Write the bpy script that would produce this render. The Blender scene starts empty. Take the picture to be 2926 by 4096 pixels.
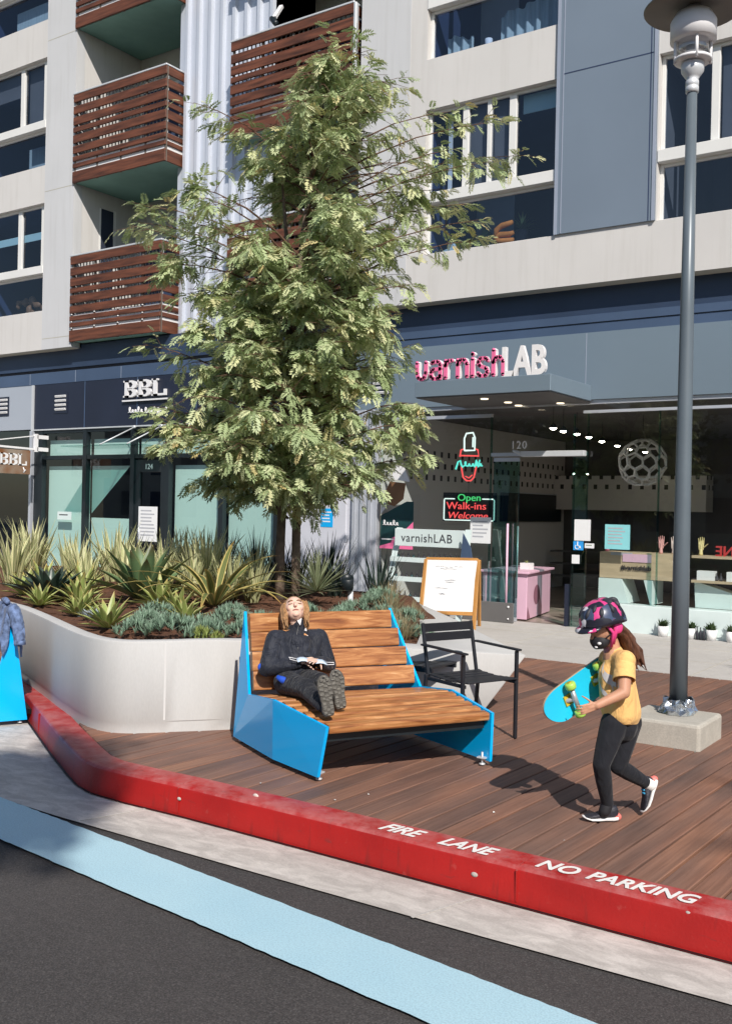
import bpy, bmesh, math, random
from math import sin, cos, pi, radians, sqrt, atan2
from mathutils import Vector, Matrix, Quaternion
# World frame: x runs along the shop front (right positive), y runs from the street into the
# building, z is up with z = 0 on the timber deck. Metres throughout.
random.seed(7)
SC = bpy.context.scene
COL = SC.collection
V = Vector

# ------------------------------------------------------------------ materials
MATS = {}
def newmat(name):
    m = bpy.data.materials.new(name); m.use_nodes = True
    nt = m.node_tree; nt.nodes.clear()
    out = nt.nodes.new('ShaderNodeOutputMaterial')
    MATS[name] = m
    return m, nt, out
def N(nt, t, **kw):
    n = nt.nodes.new(t)
    for k, v in kw.items():
        if k in n.inputs.keys() if isinstance(k, str) else False: n.inputs[k].default_value = v
        else: setattr(n, k, v)
    return n
def tc(nt, scale=(1, 1, 1)):
    a = nt.nodes.new('ShaderNodeAttribute'); a.attribute_name = 'tc'
    mp = nt.nodes.new('ShaderNodeMapping'); mp.inputs['Scale'].default_value = scale
    nt.links.new(a.outputs['Vector'], mp.inputs['Vector'])
    return mp.outputs['Vector']
def noise(nt, vec, scale, detail=4, rough=.55, dist=0):
    n = nt.nodes.new('ShaderNodeTexNoise')
    n.inputs['Scale'].default_value = scale; n.inputs['Detail'].default_value = detail
    n.inputs['Roughness'].default_value = rough; n.inputs['Distortion'].default_value = dist
    nt.links.new(vec, n.inputs['Vector'])
    return n.outputs['Fac']
def ramp(nt, fac, stops):
    r = nt.nodes.new('ShaderNodeValToRGB')
    el = r.color_ramp.elements
    while len(el) > 1: el.remove(el[-1])
    el[0].position = stops[0][0]; el[0].color = (*stops[0][1], 1)
    for p, c in stops[1:]:
        e = el.new(p); e.color = (*c, 1)
    nt.links.new(fac, r.inputs['Fac'])
    return r.outputs['Color']
def mixc(nt, fac, a, b, mode='MIX'):
    m = nt.nodes.new('ShaderNodeMix'); m.data_type = 'RGBA'; m.blend_type = mode
    for sock, v in ((m.inputs['Factor'], fac), (m.inputs['A'], a), (m.inputs['B'], b)):
        pass
    ins = [s for s in m.inputs if s.enabled]
    f, A, B = ins[0], ins[1], ins[2]
    for s, v in ((f, fac), (A, a), (B, b)):
        if hasattr(v, 'is_output'): nt.links.new(v, s)
        elif isinstance(v, (int, float)): s.default_value = v
        else: s.default_value = (*v, 1)
    return [o for o in m.outputs if o.enabled][0]
def bumpn(nt, h, strength=.3, dist=.01):
    b = nt.nodes.new('ShaderNodeBump')
    b.inputs['Strength'].default_value = strength; b.inputs['Distance'].default_value = dist
    nt.links.new(h, b.inputs['Height'])
    return b.outputs['Normal']
def principled(nt, out, col, rough=.6, metal=0, spec=.5, normal=None, **kw):
    p = nt.nodes.new('ShaderNodeBsdfPrincipled')
    if hasattr(col, 'is_output'): nt.links.new(col, p.inputs['Base Color'])
    else: p.inputs['Base Color'].default_value = (*col, 1)
    if hasattr(rough, 'is_output'): nt.links.new(rough, p.inputs['Roughness'])
    else: p.inputs['Roughness'].default_value = rough
    p.inputs['Metallic'].default_value = metal
    p.inputs['Specular IOR Level'].default_value = spec
    for k, v in kw.items(): p.inputs[k.replace('_', ' ')].default_value = v
    if normal is not None: nt.links.new(normal, p.inputs['Normal'])
    nt.links.new(p.outputs[0], out.inputs[0])
    return p
def pm(name, col, rough=.6, var=.12, scale=3., bump=0., bscale=60., metal=0, spec=.5, stretch=(1, 1, 1), fine=0., **kw):
    """A plain painted or natural surface with uneven colour and a little relief."""
    m, nt, out = newmat(name)
    v = tc(nt, stretch)
    f = noise(nt, v, scale)
    lo = tuple(max(0, c * (1 - var)) for c in col); hi = tuple(min(1, c * (1 + var)) for c in col)
    c = ramp(nt, f, [(.3, lo), (.7, hi)])
    if fine:
        f2 = noise(nt, v, scale * 25, 2)
        c = mixc(nt, fine, c, ramp(nt, f2, [(.35, tuple(x * .45 for x in col)), (.65, tuple(min(1, x * 1.5) for x in col))]))
    nrm = bumpn(nt, noise(nt, v, bscale, 3), bump, .01) if bump else None
    principled(nt, out, c, rough, metal, spec, nrm, **kw)
    return m
def emit(name, col, strength):
    m, nt, out = newmat(name)
    e = nt.nodes.new('ShaderNodeEmission'); e.inputs[0].default_value = (*col, 1); e.inputs[1].default_value = strength
    nt.links.new(e.outputs[0], out.inputs[0])
    return m
def glassmat(name, tint, refl=1.0, ior=1.5, rough=0.0, boost=0.0):
    m, nt, out = newmat(name)
    t = nt.nodes.new('ShaderNodeBsdfTransparent'); t.inputs[0].default_value = (*tint, 1)
    g = nt.nodes.new('ShaderNodeBsdfGlossy'); g.inputs['Roughness'].default_value = rough
    g.inputs['Color'].default_value = (refl, refl, refl, 1)
    # Schlick reflectance from either side of the sheet
    ge = nt.nodes.new('ShaderNodeNewGeometry'); dt = nt.nodes.new('ShaderNodeVectorMath'); dt.operation = 'DOT_PRODUCT'
    nt.links.new(ge.outputs['Normal'], dt.inputs[0]); nt.links.new(ge.outputs['Incoming'], dt.inputs[1])
    def mth(op, a, b_=None):
        n_ = nt.nodes.new('ShaderNodeMath'); n_.operation = op
        for i_, q in enumerate((a, b_)):
            if q is None: continue
            if hasattr(q, 'is_output'): nt.links.new(q, n_.inputs[i_])
            else: n_.inputs[i_].default_value = q
        return n_.outputs[0]
    f0 = ((ior - 1) / (ior + 1)) ** 2 * 1.7 + boost
    sch = mth('POWER', mth('SUBTRACT', 1.0, mth('ABSOLUTE', dt.outputs['Value'])), 5.0)
    ad_out = mth('ADD', mth('MULTIPLY', sch, 1 - f0), f0)
    mx = nt.nodes.new('ShaderNodeMixShader')
    nt.links.new(ad_out, mx.inputs[0]); nt.links.new(t.outputs[0], mx.inputs[1]); nt.links.new(g.outputs[0], mx.inputs[2])
    nt.links.new(mx.outputs[0], out.inputs[0])
    return m

# ------------------------------------------------------------------ mesh builder
ORG = {}
class MB:
    """Collects shapes given in world coordinates; build() links them as ONE mesh object."""
    def __init__(s): s.v = []; s.f = []; s.t = []; s.mi = []; s.cur = 0; s.sm = []; s.cuts = []
    def add(s, vs, fs, ts=None, off=(0, 0, 0), smooth=False):
        b = len(s.v); o = V(off); s.cuts.append((b, len(s.f)))
        s.v += [V(p) for p in vs]
        s.t += [V(p) + o for p in (ts if ts is not None else vs)]
        s.f += [tuple(i + b for i in f) for f in fs]
        s.mi += [s.cur] * len(fs); s.sm += [smooth] * len(fs)
    def box(s, x0, x1, y0, y1, z0, z1, off=(0, 0, 0)):
        vs = [(x, y, z) for z in (z0, z1) for y in (y0, y1) for x in (x0, x1)]
        s.add(vs, [(0, 2, 3, 1), (4, 5, 7, 6), (0, 1, 5, 4), (2, 6, 7, 3), (0, 4, 6, 2), (1, 3, 7, 5)], None, off)
    def bar(s, p0, p1, w, h, up=(0, 0, 1), off=None, r=0.0):
        """Box of section w (sideways) x h (along up) from p0 to p1; texture runs along it. r rounds the long edges."""
        p0 = V(p0); p1 = V(p1); d = p1 - p0; L = d.length; d = d / L
        x = d.cross(V(up)); x.normalize(); u = x.cross(d)
        if off is None: off = (random.random() * 50, random.random() * 50, random.random() * 50)
        if r <= 0: sec = [(-w / 2, -h / 2), (w / 2, -h / 2), (w / 2, h / 2), (-w / 2, h / 2)]
        else:
            sec = []
            for cx, cy, a0 in ((w / 2 - r, -h / 2 + r, -90), (w / 2 - r, h / 2 - r, 0), (-w / 2 + r, h / 2 - r, 90), (-w / 2 + r, -h / 2 + r, 180)):
                for k in range(3):
                    a = radians(a0 + 45 * k); sec.append((cx + r * cos(a), cy + r * sin(a)))
        n = len(sec); vs = []; ts = []
        for k, q in ((0, p0), (1, p1)):
            for a, b in sec: vs.append(q + x * a + u * b); ts.append((k * L, a, b))
        fs = [(i, (i + 1) % n, n + (i + 1) % n, n + i) for i in range(n)] + [tuple(range(n - 1, -1, -1)), tuple(range(n, 2 * n))]
        s.add(vs, fs, ts, off)
    def prism(s, poly, axis, a0, a1, off=(0, 0, 0)):
        """Extrudes a 2-D outline along 'x', 'y' or 'z'."""
        def put(p, a): return {'x': (a, p[0], p[1]), 'y': (p[0], a, p[1]), 'z': (p[0], p[1], a)}[axis]
        n = len(poly); vs = [put(p, a0) for p in poly] + [put(p, a1) for p in poly]
        s.add(vs, [(i, (i + 1) % n, n + (i + 1) % n, n + i) for i in range(n)] + [tuple(range(n - 1, -1, -1)), tuple(range(n, 2 * n))], None, off)
    def quad(s, a, b, c, d, off=(0, 0, 0)): s.add([a, b, c, d], [(0, 1, 2, 3)], None, off)
    def tube(s, pts, r, seg=8, cap=True, off=(0, 0, 0)):
        pts = [V(p) for p in pts]; n = len(pts); rs = r if isinstance(r, (list, tuple)) else [r] * n
        vs = []; ts = []; L = 0; prev = None
        for i, p in enumerate(pts):
            d = (pts[min(i + 1, n - 1)] - pts[max(i - 1, 0)])
            if d.length < 1e-9: d = V((0, 0, 1))
            d.normalize()
            if prev is None:
                a = V((0, 0, 1)) if abs(d.z) < .9 else V((1, 0, 0))
                x = d.cross(a).normalized()
            else: x = (prev - d * prev.dot(d)).normalized()
            prev = x; y = d.cross(x)
            if i: L += (pts[i] - pts[i - 1]).length
            for k in range(seg):
                a = 2 * pi * k / seg
                vs.append(p + (x * cos(a) + y * sin(a)) * rs[i]); ts.append((L, rs[i] * cos(a), rs[i] * sin(a)))
        fs = [(i * seg + k, i * seg + (k + 1) % seg, (i + 1) * seg + (k + 1) % seg, (i + 1) * seg + k) for i in range(n - 1) for k in range(seg)]
        if cap: fs += [tuple(range(seg - 1, -1, -1)), tuple(range((n - 1) * seg, n * seg))]
        s.add(vs, fs, ts, off, True)
    def lathe(s, prof, c=(0, 0, 0), seg=24, off=(0, 0, 0), axis=None):
        """prof: (radius, height) pairs from bottom to top."""
        c = V(c); q = V((0, 0, 1)).rotation_difference(V(axis)) if axis is not None else Quaternion()
        vs = [q @ V((r * cos(2 * pi * k / seg), r * sin(2 * pi * k / seg), h)) + c for r, h in prof for k in range(seg)]
        n = len(prof)
        fs = [(i * seg + k, i * seg + (k + 1) % seg, (i + 1) * seg + (k + 1) % seg, (i + 1) * seg + k) for i in range(n - 1) for k in range(seg)]
        if prof[0][0] > 1e-6: fs.append(tuple(range(seg - 1, -1, -1)))
        if prof[-1][0] > 1e-6: fs.append(tuple(range((n - 1) * seg, n * seg)))
        s.add(vs, fs, None, off, True)
    def ball(s, c, r, rot=None, seg=16, rings=10, off=(0, 0, 0)):
        c = V(c); r = (r, r, r) if isinstance(r, (int, float)) else r
        vs = []
        for i in range(rings + 1):
            t = pi * i / rings
            for k in range(seg):
                a = 2 * pi * k / seg
                p = V((r[0] * sin(t) * cos(a), r[1] * sin(t) * sin(a), -r[2] * cos(t)))
                vs.append((rot @ p if rot is not None else p) + c)
        fs = [(i * seg + k, i * seg + (k + 1) % seg, (i + 1) * seg + (k + 1) % seg, (i + 1) * seg + k) for i in range(rings) for k in range(seg)]
        s.add(vs, fs, None, off, True)
    def cone(s, p0, r0, p1, r1, seg=14):
        """Closed round cone (a limb): half-ball ends."""
        p0 = V(p0); p1 = V(p1); d = (p1 - p0).normalized(); pts = []; rs = []
        for k in range(4):
            a = pi / 2 * k / 4; pts.append(p0 - d * r0 * cos(a)); rs.append(max(r0 * sin(a), 1e-4))
        pts.append(p0); rs.append(r0); pts.append(p1); rs.append(r1)
        for k in range(3, -1, -1):
            a = pi / 2 * k / 4; pts.append(p1 + d * r1 * cos(a)); rs.append(max(r1 * sin(a), 1e-4))
        s.tube(pts, rs, seg)
    def text(s, body, origin, right, up, size, depth=.02, sx=1., font_off=0., align='LEFT', shear=0., space=1.):
        """Solid lettering: origin is the start of the baseline, the face looks along right x up."""
        cu = bpy.data.curves.new('lettering', 'FONT'); cu.body = body; cu.size = 1.; cu.align_x = align
        cu.extrude = depth / size / 2; cu.offset = font_off; cu.shear = shear; cu.space_character = space; cu.resolution_u = 4
        ob = bpy.data.objects.new('lettering', cu); COL.objects.link(ob)
        dg = bpy.context.evaluated_depsgraph_get()
        me = bpy.data.meshes.new_from_object(ob.evaluated_get(dg))
        o = V(origin); r = V(right).normalized(); u = V(up).normalized(); n = r.cross(u)
        vs = [o + r * (q.co.x * size * sx) + u * (q.co.y * size) + n * (q.co.z * size) for q in me.vertices]
        fs = [tuple(p.vertices) for p in me.polygons]
        s.add(vs, fs)
        bpy.data.objects.remove(ob); bpy.data.curves.remove(cu); bpy.data.meshes.remove(me)
    def build_each(s, name, mats, parent, **kw):
        """Every shape that was added becomes a part of its own."""
        out = []; cuts = s.cuts + [(len(s.v), len(s.f))]
        for (v0, f0), (v1, f1) in zip(cuts, cuts[1:]):
            q = MB(); q.v = s.v[v0:v1]; q.t = s.t[v0:v1]; q.f = [tuple(i - v0 for i in f) for f in s.f[f0:f1]]; q.mi = s.mi[f0:f1]; q.sm = s.sm[f0:f1]
            out.append(q.build(name, mats, parent, **kw))
        return out
    def build(s, name, mats, parent=None, bevel=0, seg=2, flat=False, org=None, sub=0, solid=0, kind=None, label=None):
        o = V(org) if org is not None else (ORG.get(parent.name, V()) if parent is not None else V())
        me = bpy.data.meshes.new(name)
        me.from_pydata([p - o for p in s.v], [], s.f)
        a = me.attributes.new('tc', 'FLOAT_VECTOR', 'POINT')
        a.data.foreach_set('vector', [c for p in s.t for c in p])
        mats = mats if isinstance(mats, (list, tuple)) else [mats]
        for m in mats: me.materials.append(MATS[m] if isinstance(m, str) else m)
        me.polygons.foreach_set('material_index', s.mi)
        me.polygons.foreach_set('use_smooth', [False if flat else x for x in s.sm])
        me.update()
        ob = bpy.data.objects.new(name, me); COL.objects.link(ob)
        if parent is not None: ob.parent = parent
        else: ob.location = o
        ORG[ob.name] = o
        if solid:
            md = ob.modifiers.new('thickness', 'SOLIDIFY'); md.thickness = solid; md.offset = 0
        if bevel:
            md = ob.modifiers.new('soft_edges', 'BEVEL'); md.width = bevel; md.segments = seg; md.limit_method = 'ANGLE'; md.angle_limit = radians(40)
        if sub:
            md = ob.modifiers.new('smooth', 'SUBSURF'); md.levels = sub; md.render_levels = sub
        if kind: ob['kind'] = kind
        if label: ob['label'] = label
        return ob
def tag(o, label, cat, group=None):
    o['label'] = label; o['category'] = cat
    if group: o['group'] = group
    return o
def thing(name, label, cat, loc=(0, 0, 0), group=None):
    o = bpy.data.objects.new(name, None); COL.objects.link(o); o.empty_display_size = .1
    o.location = loc; ORG[o.name] = V(loc)
    return tag(o, label, cat, group)
def dup(root, loc, rotz=0., label=None, group=None, scale=1.):
    r = root.copy(); COL.objects.link(r); r.location = loc; r.rotation_euler = (0, 0, rotz); r.scale = (scale,) * 3
    if label: r['label'] = label
    if group: r['group'] = group
    for ch in list(root.children):
        c = ch.copy(); COL.objects.link(c); c.parent = r
        for g in list(ch.children):
            d = g.copy(); COL.objects.link(d); d.parent = c
    return r
def blob(mb, name, mats, parent, voxel=.008, smooth=6, factor=.5):
    """Fuses overlapping closed shapes into one continuous smooth skin."""
    ob = mb.build(name, mats, parent)
    r = ob.modifiers.new('fuse', 'REMESH'); r.mode = 'VOXEL'; r.voxel_size = voxel; r.use_smooth_shade = True
    m = ob.modifiers.new('relax', 'SMOOTH'); m.factor = factor; m.iterations = smooth
    dg = bpy.context.evaluated_depsgraph_get(); dg.update()
    me = bpy.data.meshes.new_from_object(ob.evaluated_get(dg))
    ob.modifiers.clear()
    old = ob.data; ob.data = me
    a = me.attributes.get('tc')
    if a is not None: me.attributes.remove(a)
    a = me.attributes.new('tc', 'FLOAT_VECTOR', 'POINT')
    o = ORG[ob.name]
    a.data.foreach_set('vector', [c for q in me.vertices for c in (q.co + o)])
    if not me.materials:
        for m_ in (mats if isinstance(mats, (list, tuple)) else [mats]): me.materials.append(MATS[m_])
    bpy.data.meshes.remove(old)
    return ob
# ------------------------------------------------------------------ the materials of the place
def plastermat(name, col):
    """Painted render: faint blotches, rain streaks running down, fine grain."""
    m, nt, out = newmat(name)
    v = tc(nt); big = noise(nt, v, .8, 4); st = noise(nt, tc(nt, (7, 7, .45)), 1.3, 5, .6); gr = noise(nt, v, 110, 2)
    c = ramp(nt, big, [(.3, tuple(x * .955 for x in col)), (.7, tuple(x * 1.03 for x in col))])
    c = mixc(nt, 1, c, ramp(nt, st, [(.28, (.93, .925, .915)), (.50, (1, 1, 1))]), 'MULTIPLY')
    principled(nt, out, c, .88, 0, .25, bumpn(nt, gr, .3, .004))
plastermat('white_plaster', (.625, .608, .588))
plastermat('grey_plaster', (.57, .575, .585))
pm('soffit_paint', (.45, .43, .36), .8, .05)
pm('teal_ceiling', (.20, .36, .31), .8, .15, 1.2)
pm('recess_wall', (.55, .54, .50), .85, .06)
pm('slat_wood', (.125, .042, .021), .6, .6, 1.1, .3, 30, stretch=(1.2, 14, 14))
pm('pale_metal', (.62, .64, .66), .4, .06, metal=.2)
pm('cladding_metal', (.62, .66, .74), .42, .05, .5, metal=.25)
pm('blue_grey_panel', (.172, .218, .277), .55, .05, .6)
pm('panel_trim', (.30, .34, .42), .45, .05, 2)
pm('fascia_grey', (.205, .268, .325), .42, .05, .5, metal=.25)
pm('light_fascia', (.40, .44, .50), .5, .05, .5, metal=.1)
pm('band_navy', (.030, .050, .095), .45, .15, .8)
pm('band_blue', (.060, .095, .165), .45, .12, .8)
pm('fascia_black', (.017, .022, .042), .4, .15, 1)
pm('frame_white', (.74, .735, .71), .5, .03)
pm('frame_black', (.012, .018, .022), .4, .2)
pm('alu', (.60, .63, .69), .35, .05, metal=.4)
pm('lavender_paint', (.60, .61, .67), .6, .03)
pm('room_dark', (.025, .035, .06), .9, .2, 1)
pm('room_navy', (.03, .05, .11), .9, .2, 1)
pm('room_grey', (.13, .125, .125), .9, .15, 1)
pm('shop_dark', (.11, .105, .105), .85, .3, 1)
pm('shop_wall', (.60, .58, .57), .8, .05)
pm('shop_floor', (.28, .24, .20), .35, .3, 2)
pm('hole_black', (.02, .02, .022), .8, .1)
pm('teal_shade', (.50, .70, .66), .75, .04, .6)
pm('curtain', (.42, .50, .50), .85, .12, 6, stretch=(6, 6, .4))
pm('white_blank', (.8, .8, .8), .6, .03)
pm('paper', (.78, .79, .80), .7, .03)
pm('paper_cyan', (.25, .62, .66), .7, .06)
pm('sign_blue', (.03, .33, .80), .6, .1)
pm('pink_paint', (.85, .17, .36), .45, .05)
pm('pink_pale', (.74, .47, .60), .5, .05, 1)
pm('pink_dark', (.32, .14, .20), .5, .05)
pm('letter_white', (.80, .79, .80), .45, .03)
pm('mint', (.66, .76, .75), .5, .04)
pm('plywood', (.55, .42, .28), .55, .10, 3, stretch=(1, 6, 6))
pm('easel_wood', (.52, .25, .07), .5, .2, 3, stretch=(1, 8, 8))
pm('ink', (.03, .03, .04), .6, .1)
pm('ink_grey', (.42, .43, .47), .6, .1)
pm('red_letter', (.55, .05, .05), .5, .1)
pm('green_dark', (.010, .055, .058), .5, .3, 2)
pm('skin_poster', (.24, .12, .055), .6, .25, 2)
pm('orange_cloth', (.60, .20, .03), .8, .15, 8)
pm('olive_cloth', (.11, .15, .05), .8, .15, 4)
pm('terracotta', (.5, .16, .05), .7, .1)
emit('neon_red', (1, .10, .10), 1.3)
emit('neon_white', (.85, 1, .95), 1.3)
emit('neon_teal', (.16, .95, .80), 1.1)
emit('neon_green', (.10, .85, .25), .9)
emit('lamp_glow', (1, .88, .72), 45)
emit('downlight', (1, .85, .6), 2.2)
glassmat('window_glass', (.62, .72, .86), .9, 1.45, 0, .03)
glassmat('shop_glass', (.90, .95, .94), .85, 1.45, 0, .02)
glassmat('edge_glass', (.55, .78, .75), .9, 1.5, 0, .10)
glassmat('dark_glass', (.20, .25, .30), .9, 1.5, 0, .06)
glassmat('lamp_glass', (.80, .80, .82), .9, 1.5, 0, .12)

# decking: weathered hardwood boards, each with its own tone (board number in tc.z)
def deckmat():
    m, nt, out = newmat('deck_wood')
    a = nt.nodes.new('ShaderNodeAttribute'); a.attribute_name = 'tc'
    mp = nt.nodes.new('ShaderNodeMapping'); mp.inputs['Scale'].default_value = (30, 1.1, 5); nt.links.new(a.outputs['Vector'], mp.inputs[0])
    v = mp.outputs[0]
    grain = noise(nt, v, 1.6, 6, .6, .4)
    mp2 = nt.nodes.new('ShaderNodeMapping'); mp2.inputs['Scale'].default_value = (1.2, .7, 7.3); nt.links.new(a.outputs['Vector'], mp2.inputs[0])
    tone = noise(nt, mp2.outputs[0], 1.0, 3)
    sp = nt.nodes.new('ShaderNodeSeparateXYZ'); nt.links.new(a.outputs['Vector'], sp.inputs[0])
    wn = nt.nodes.new('ShaderNodeTexWhiteNoise'); wn.noise_dimensions = '1D'; nt.links.new(sp.outputs['Z'], wn.inputs['W'])
    base = ramp(nt, tone, [(.30, (.165, .106, .086)), (.5, (.245, .142, .106)), (.72, (.35, .182, .116))])
    brd = ramp(nt, wn.outputs['Value'], [(0, (.62, .62, .66)), (.5, (1, .95, .92)), (1, (1.0, .82, .72))])
    c = mixc(nt, .75, base, brd, 'MULTIPLY')
    c = mixc(nt, .65, c, ramp(nt, grain, [(.25, (.45, .42, .42)), (.6, (1, 1, 1))]), 'MULTIPLY')
    principled(nt, out, c, .62, 0, .35, bumpn(nt, grain, .35, .004))
deckmat()
def benchmat():
    m, nt, out = newmat('bench_wood')
    v = tc(nt, (1.3, 12, 12))
    g1 = noise(nt, v, 2.2, 6, .6, 1.2)
    v2 = tc(nt, (2.2, 9, 9)); knots = noise(nt, v2, 1.3, 2)
    c = ramp(nt, g1, [(.26, (.15, .042, .014)), (.46, (.36, .140, .045)), (.62, (.54, .26, .10)), (.78, (.76, .50, .27))])
    c = mixc(nt, 1, c, ramp(nt, knots, [(.22, (.40, .30, .25)), (.36, (1, 1, 1))]), 'MULTIPLY')
    principled(nt, out, c, .42, 0, .5, bumpn(nt, g1, .3, .004), Coat_Weight=.12, Coat_Roughness=.3)
benchmat()
def curbmat():
    m, nt, out = newmat('curb_red')
    v = tc(nt)
    f = noise(nt, v, 2.5, 5); w = noise(nt, v, 14, 5, .65); st = noise(nt, tc(nt, (9, 9, 1.2)), 2.2, 4)
    c = ramp(nt, f, [(.3, (.30, .008, .007)), (.7, (.42, .012, .010))])
    c = mixc(nt, ramp(nt, w, [(.63, (0, 0, 0)), (.78, (.4, .4, .4))]), c, (.46, .13, .11))
    c = mixc(nt, ramp(nt, st, [(.28, (.6, .6, .6)), (.42, (0, 0, 0))]), c, (.17, .014, .012))
    sc = noise(nt, tc(nt, (1.4, 9, 9)), 3.0, 6, .7, .8)
    c = mixc(nt, ramp(nt, sc, [(.62, (0, 0, 0)), (.72, (.55, .55, .55))]), c, (.09, .03, .03))
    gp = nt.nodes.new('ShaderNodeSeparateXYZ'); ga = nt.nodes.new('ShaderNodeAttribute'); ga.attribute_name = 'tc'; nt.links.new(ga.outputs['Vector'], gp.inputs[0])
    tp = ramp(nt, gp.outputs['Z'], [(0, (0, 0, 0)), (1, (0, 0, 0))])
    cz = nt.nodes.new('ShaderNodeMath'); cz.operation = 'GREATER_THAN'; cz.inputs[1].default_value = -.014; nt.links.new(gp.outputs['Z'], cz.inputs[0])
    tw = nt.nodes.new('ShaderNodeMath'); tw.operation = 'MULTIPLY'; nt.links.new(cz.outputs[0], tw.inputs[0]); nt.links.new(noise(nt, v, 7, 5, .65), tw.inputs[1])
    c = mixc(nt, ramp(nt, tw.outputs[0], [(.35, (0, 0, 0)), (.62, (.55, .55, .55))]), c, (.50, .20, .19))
    principled(nt, out, c, .5, 0, .5, bumpn(nt, noise(nt, v, 70, 3), .25, .006))
curbmat()
def concretemat(name, col, dark, stain=.5, stretch=(1, 1, 1), grit=.3):
    m, nt, out = newmat(name)
    v = tc(nt, stretch)
    big = noise(nt, v, .9, 5, .6); mid = noise(nt, v, 5, 6, .65, .6); fine = noise(nt, v, 90, 2)
    c = ramp(nt, big, [(.3, tuple(x * .86 for x in col)), (.7, tuple(min(1, x * 1.08) for x in col))])
    c = mixc(nt, ramp(nt, mid, [(.42, (stain,) * 3), (.62, (0, 0, 0))]), c, dark)
    c = mixc(nt, grit * .8, c, ramp(nt, fine, [(.3, tuple(x * .6 for x in col)), (.7, tuple(min(1, x * 1.25) for x in col))]))
    principled(nt, out, c, .85, 0, .3, bumpn(nt, fine, grit, .004))
concretemat('gutter_concrete', (.62, .58, .535), (.27, .245, .225), .60, (1, 2.2, 1))
concretemat('pavement_concrete', (.53, .505, .475), (.40, .38, .355), .35)
concretemat('planter_concrete', (.545, .54, .53), (.50, .495, .485), .16, (1, 1, .35), .10)
concretemat('block_concrete', (.50, .47, .41), (.32, .30, .26), .4)
def asphaltmat():
    m, nt, out = newmat('asphalt')
    v = tc(nt)
    big = noise(nt, v, 1.1, 5, .6); agg = noise(nt, v, 130, 3, .7); sc = noise(nt, tc(nt, (1, 6, 1)), 2.4, 5, .7, 1.5)
    c = ramp(nt, big, [(.3, (.046, .042, .041)), (.7, (.082, .073, .070))])
    c = mixc(nt, .65, c, ramp(nt, agg, [(.36, (.022, .020, .020)), (.54, (.068, .062, .060)), (.74, (.18, .165, .16))]))
    c = mixc(nt, ramp(nt, sc, [(.56, (0, 0, 0)), (.70, (.35, .35, .35))]), c, (.10, .092, .088))
    principled(nt, out, c, .8, 0, .35, bumpn(nt, agg, .6, .006))
asphaltmat()
def stripemat():
    m, nt, out = newmat('stripe_paint')
    v = tc(nt)
    big = noise(nt, v, 1.2, 4); agg = noise(nt, v, 120, 2)
    wear = noise(nt, v, 9, 6, .7)
    c = ramp(nt, big, [(.3, (.40, .60, .70)), (.7, (.48, .67, .745))])
    c = mixc(nt, .22, c, ramp(nt, agg, [(.35, (.10, .22, .27)), (.6, (.45, .72, .8))]))
    c = mixc(nt, ramp(nt, wear, [(.64, (0, 0, 0)), (.80, (.55, .55, .55))]), c, (.15, .22, .25))
    principled(nt, out, c, .6, 0, .4, bumpn(nt, agg, .3, .004))
stripemat()
pm('crack_black', (.008, .008, .009), .5, .1)
pm('mulch', (.10, .043, .022), .95, .55, 22, 1.0, 45, fine=.5)
pm('road_white', (.80, .79, .76), .7, .08, 20)

def perforated():
    """Pale wall paint with rows of dark punched holes in a band at head height."""
    m, nt, out = newmat('perforated_paint')
    a = nt.nodes.new('ShaderNodeAttribute'); a.attribute_name = 'tc'
    sp = nt.nodes.new('ShaderNodeSeparateXYZ'); nt.links.new(a.outputs['Vector'], sp.inputs[0])
    def mth(op, x, y=None):
        n_ = nt.nodes.new('ShaderNodeMath'); n_.operation = op
        for i_, q in enumerate((x, y)):
            if q is None: continue
            if hasattr(q, 'is_output'): nt.links.new(q, n_.inputs[i_])
            else: n_.inputs[i_].default_value = q
        return n_.outputs[0]
    run = mth('ADD', sp.outputs['X'], sp.outputs['Y'])
    row = mth('DIVIDE', sp.outputs['Z'], .215); half = mth('MULTIPLY', mth('MODULO', mth('FLOOR', row), 2.0), .5)
    u = mth('SUBTRACT', mth('FRACT', mth('ADD', mth('DIVIDE', run, .26), half)), .5); v = mth('SUBTRACT', mth('FRACT', row), .5)
    d = mth('MAXIMUM', mth('MULTIPLY', mth('ABSOLUTE', u), 1.5), mth('ABSOLUTE', v))
    inb = mth('MULTIPLY', mth('GREATER_THAN', sp.outputs['Z'], 2.14), mth('LESS_THAN', sp.outputs['Z'], 2.80))
    k = mth('MULTIPLY', mth('LESS_THAN', d, .235), inb)
    c = mixc(nt, k, (.68, .66, .65), (.025, .025, .03))
    principled(nt, out, c, .8)
perforated()
pm('shade_brown', (.17, .145, .12), .5, .1)
pm('joint_pale', (.62, .61, .60), .8, .04)
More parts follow.
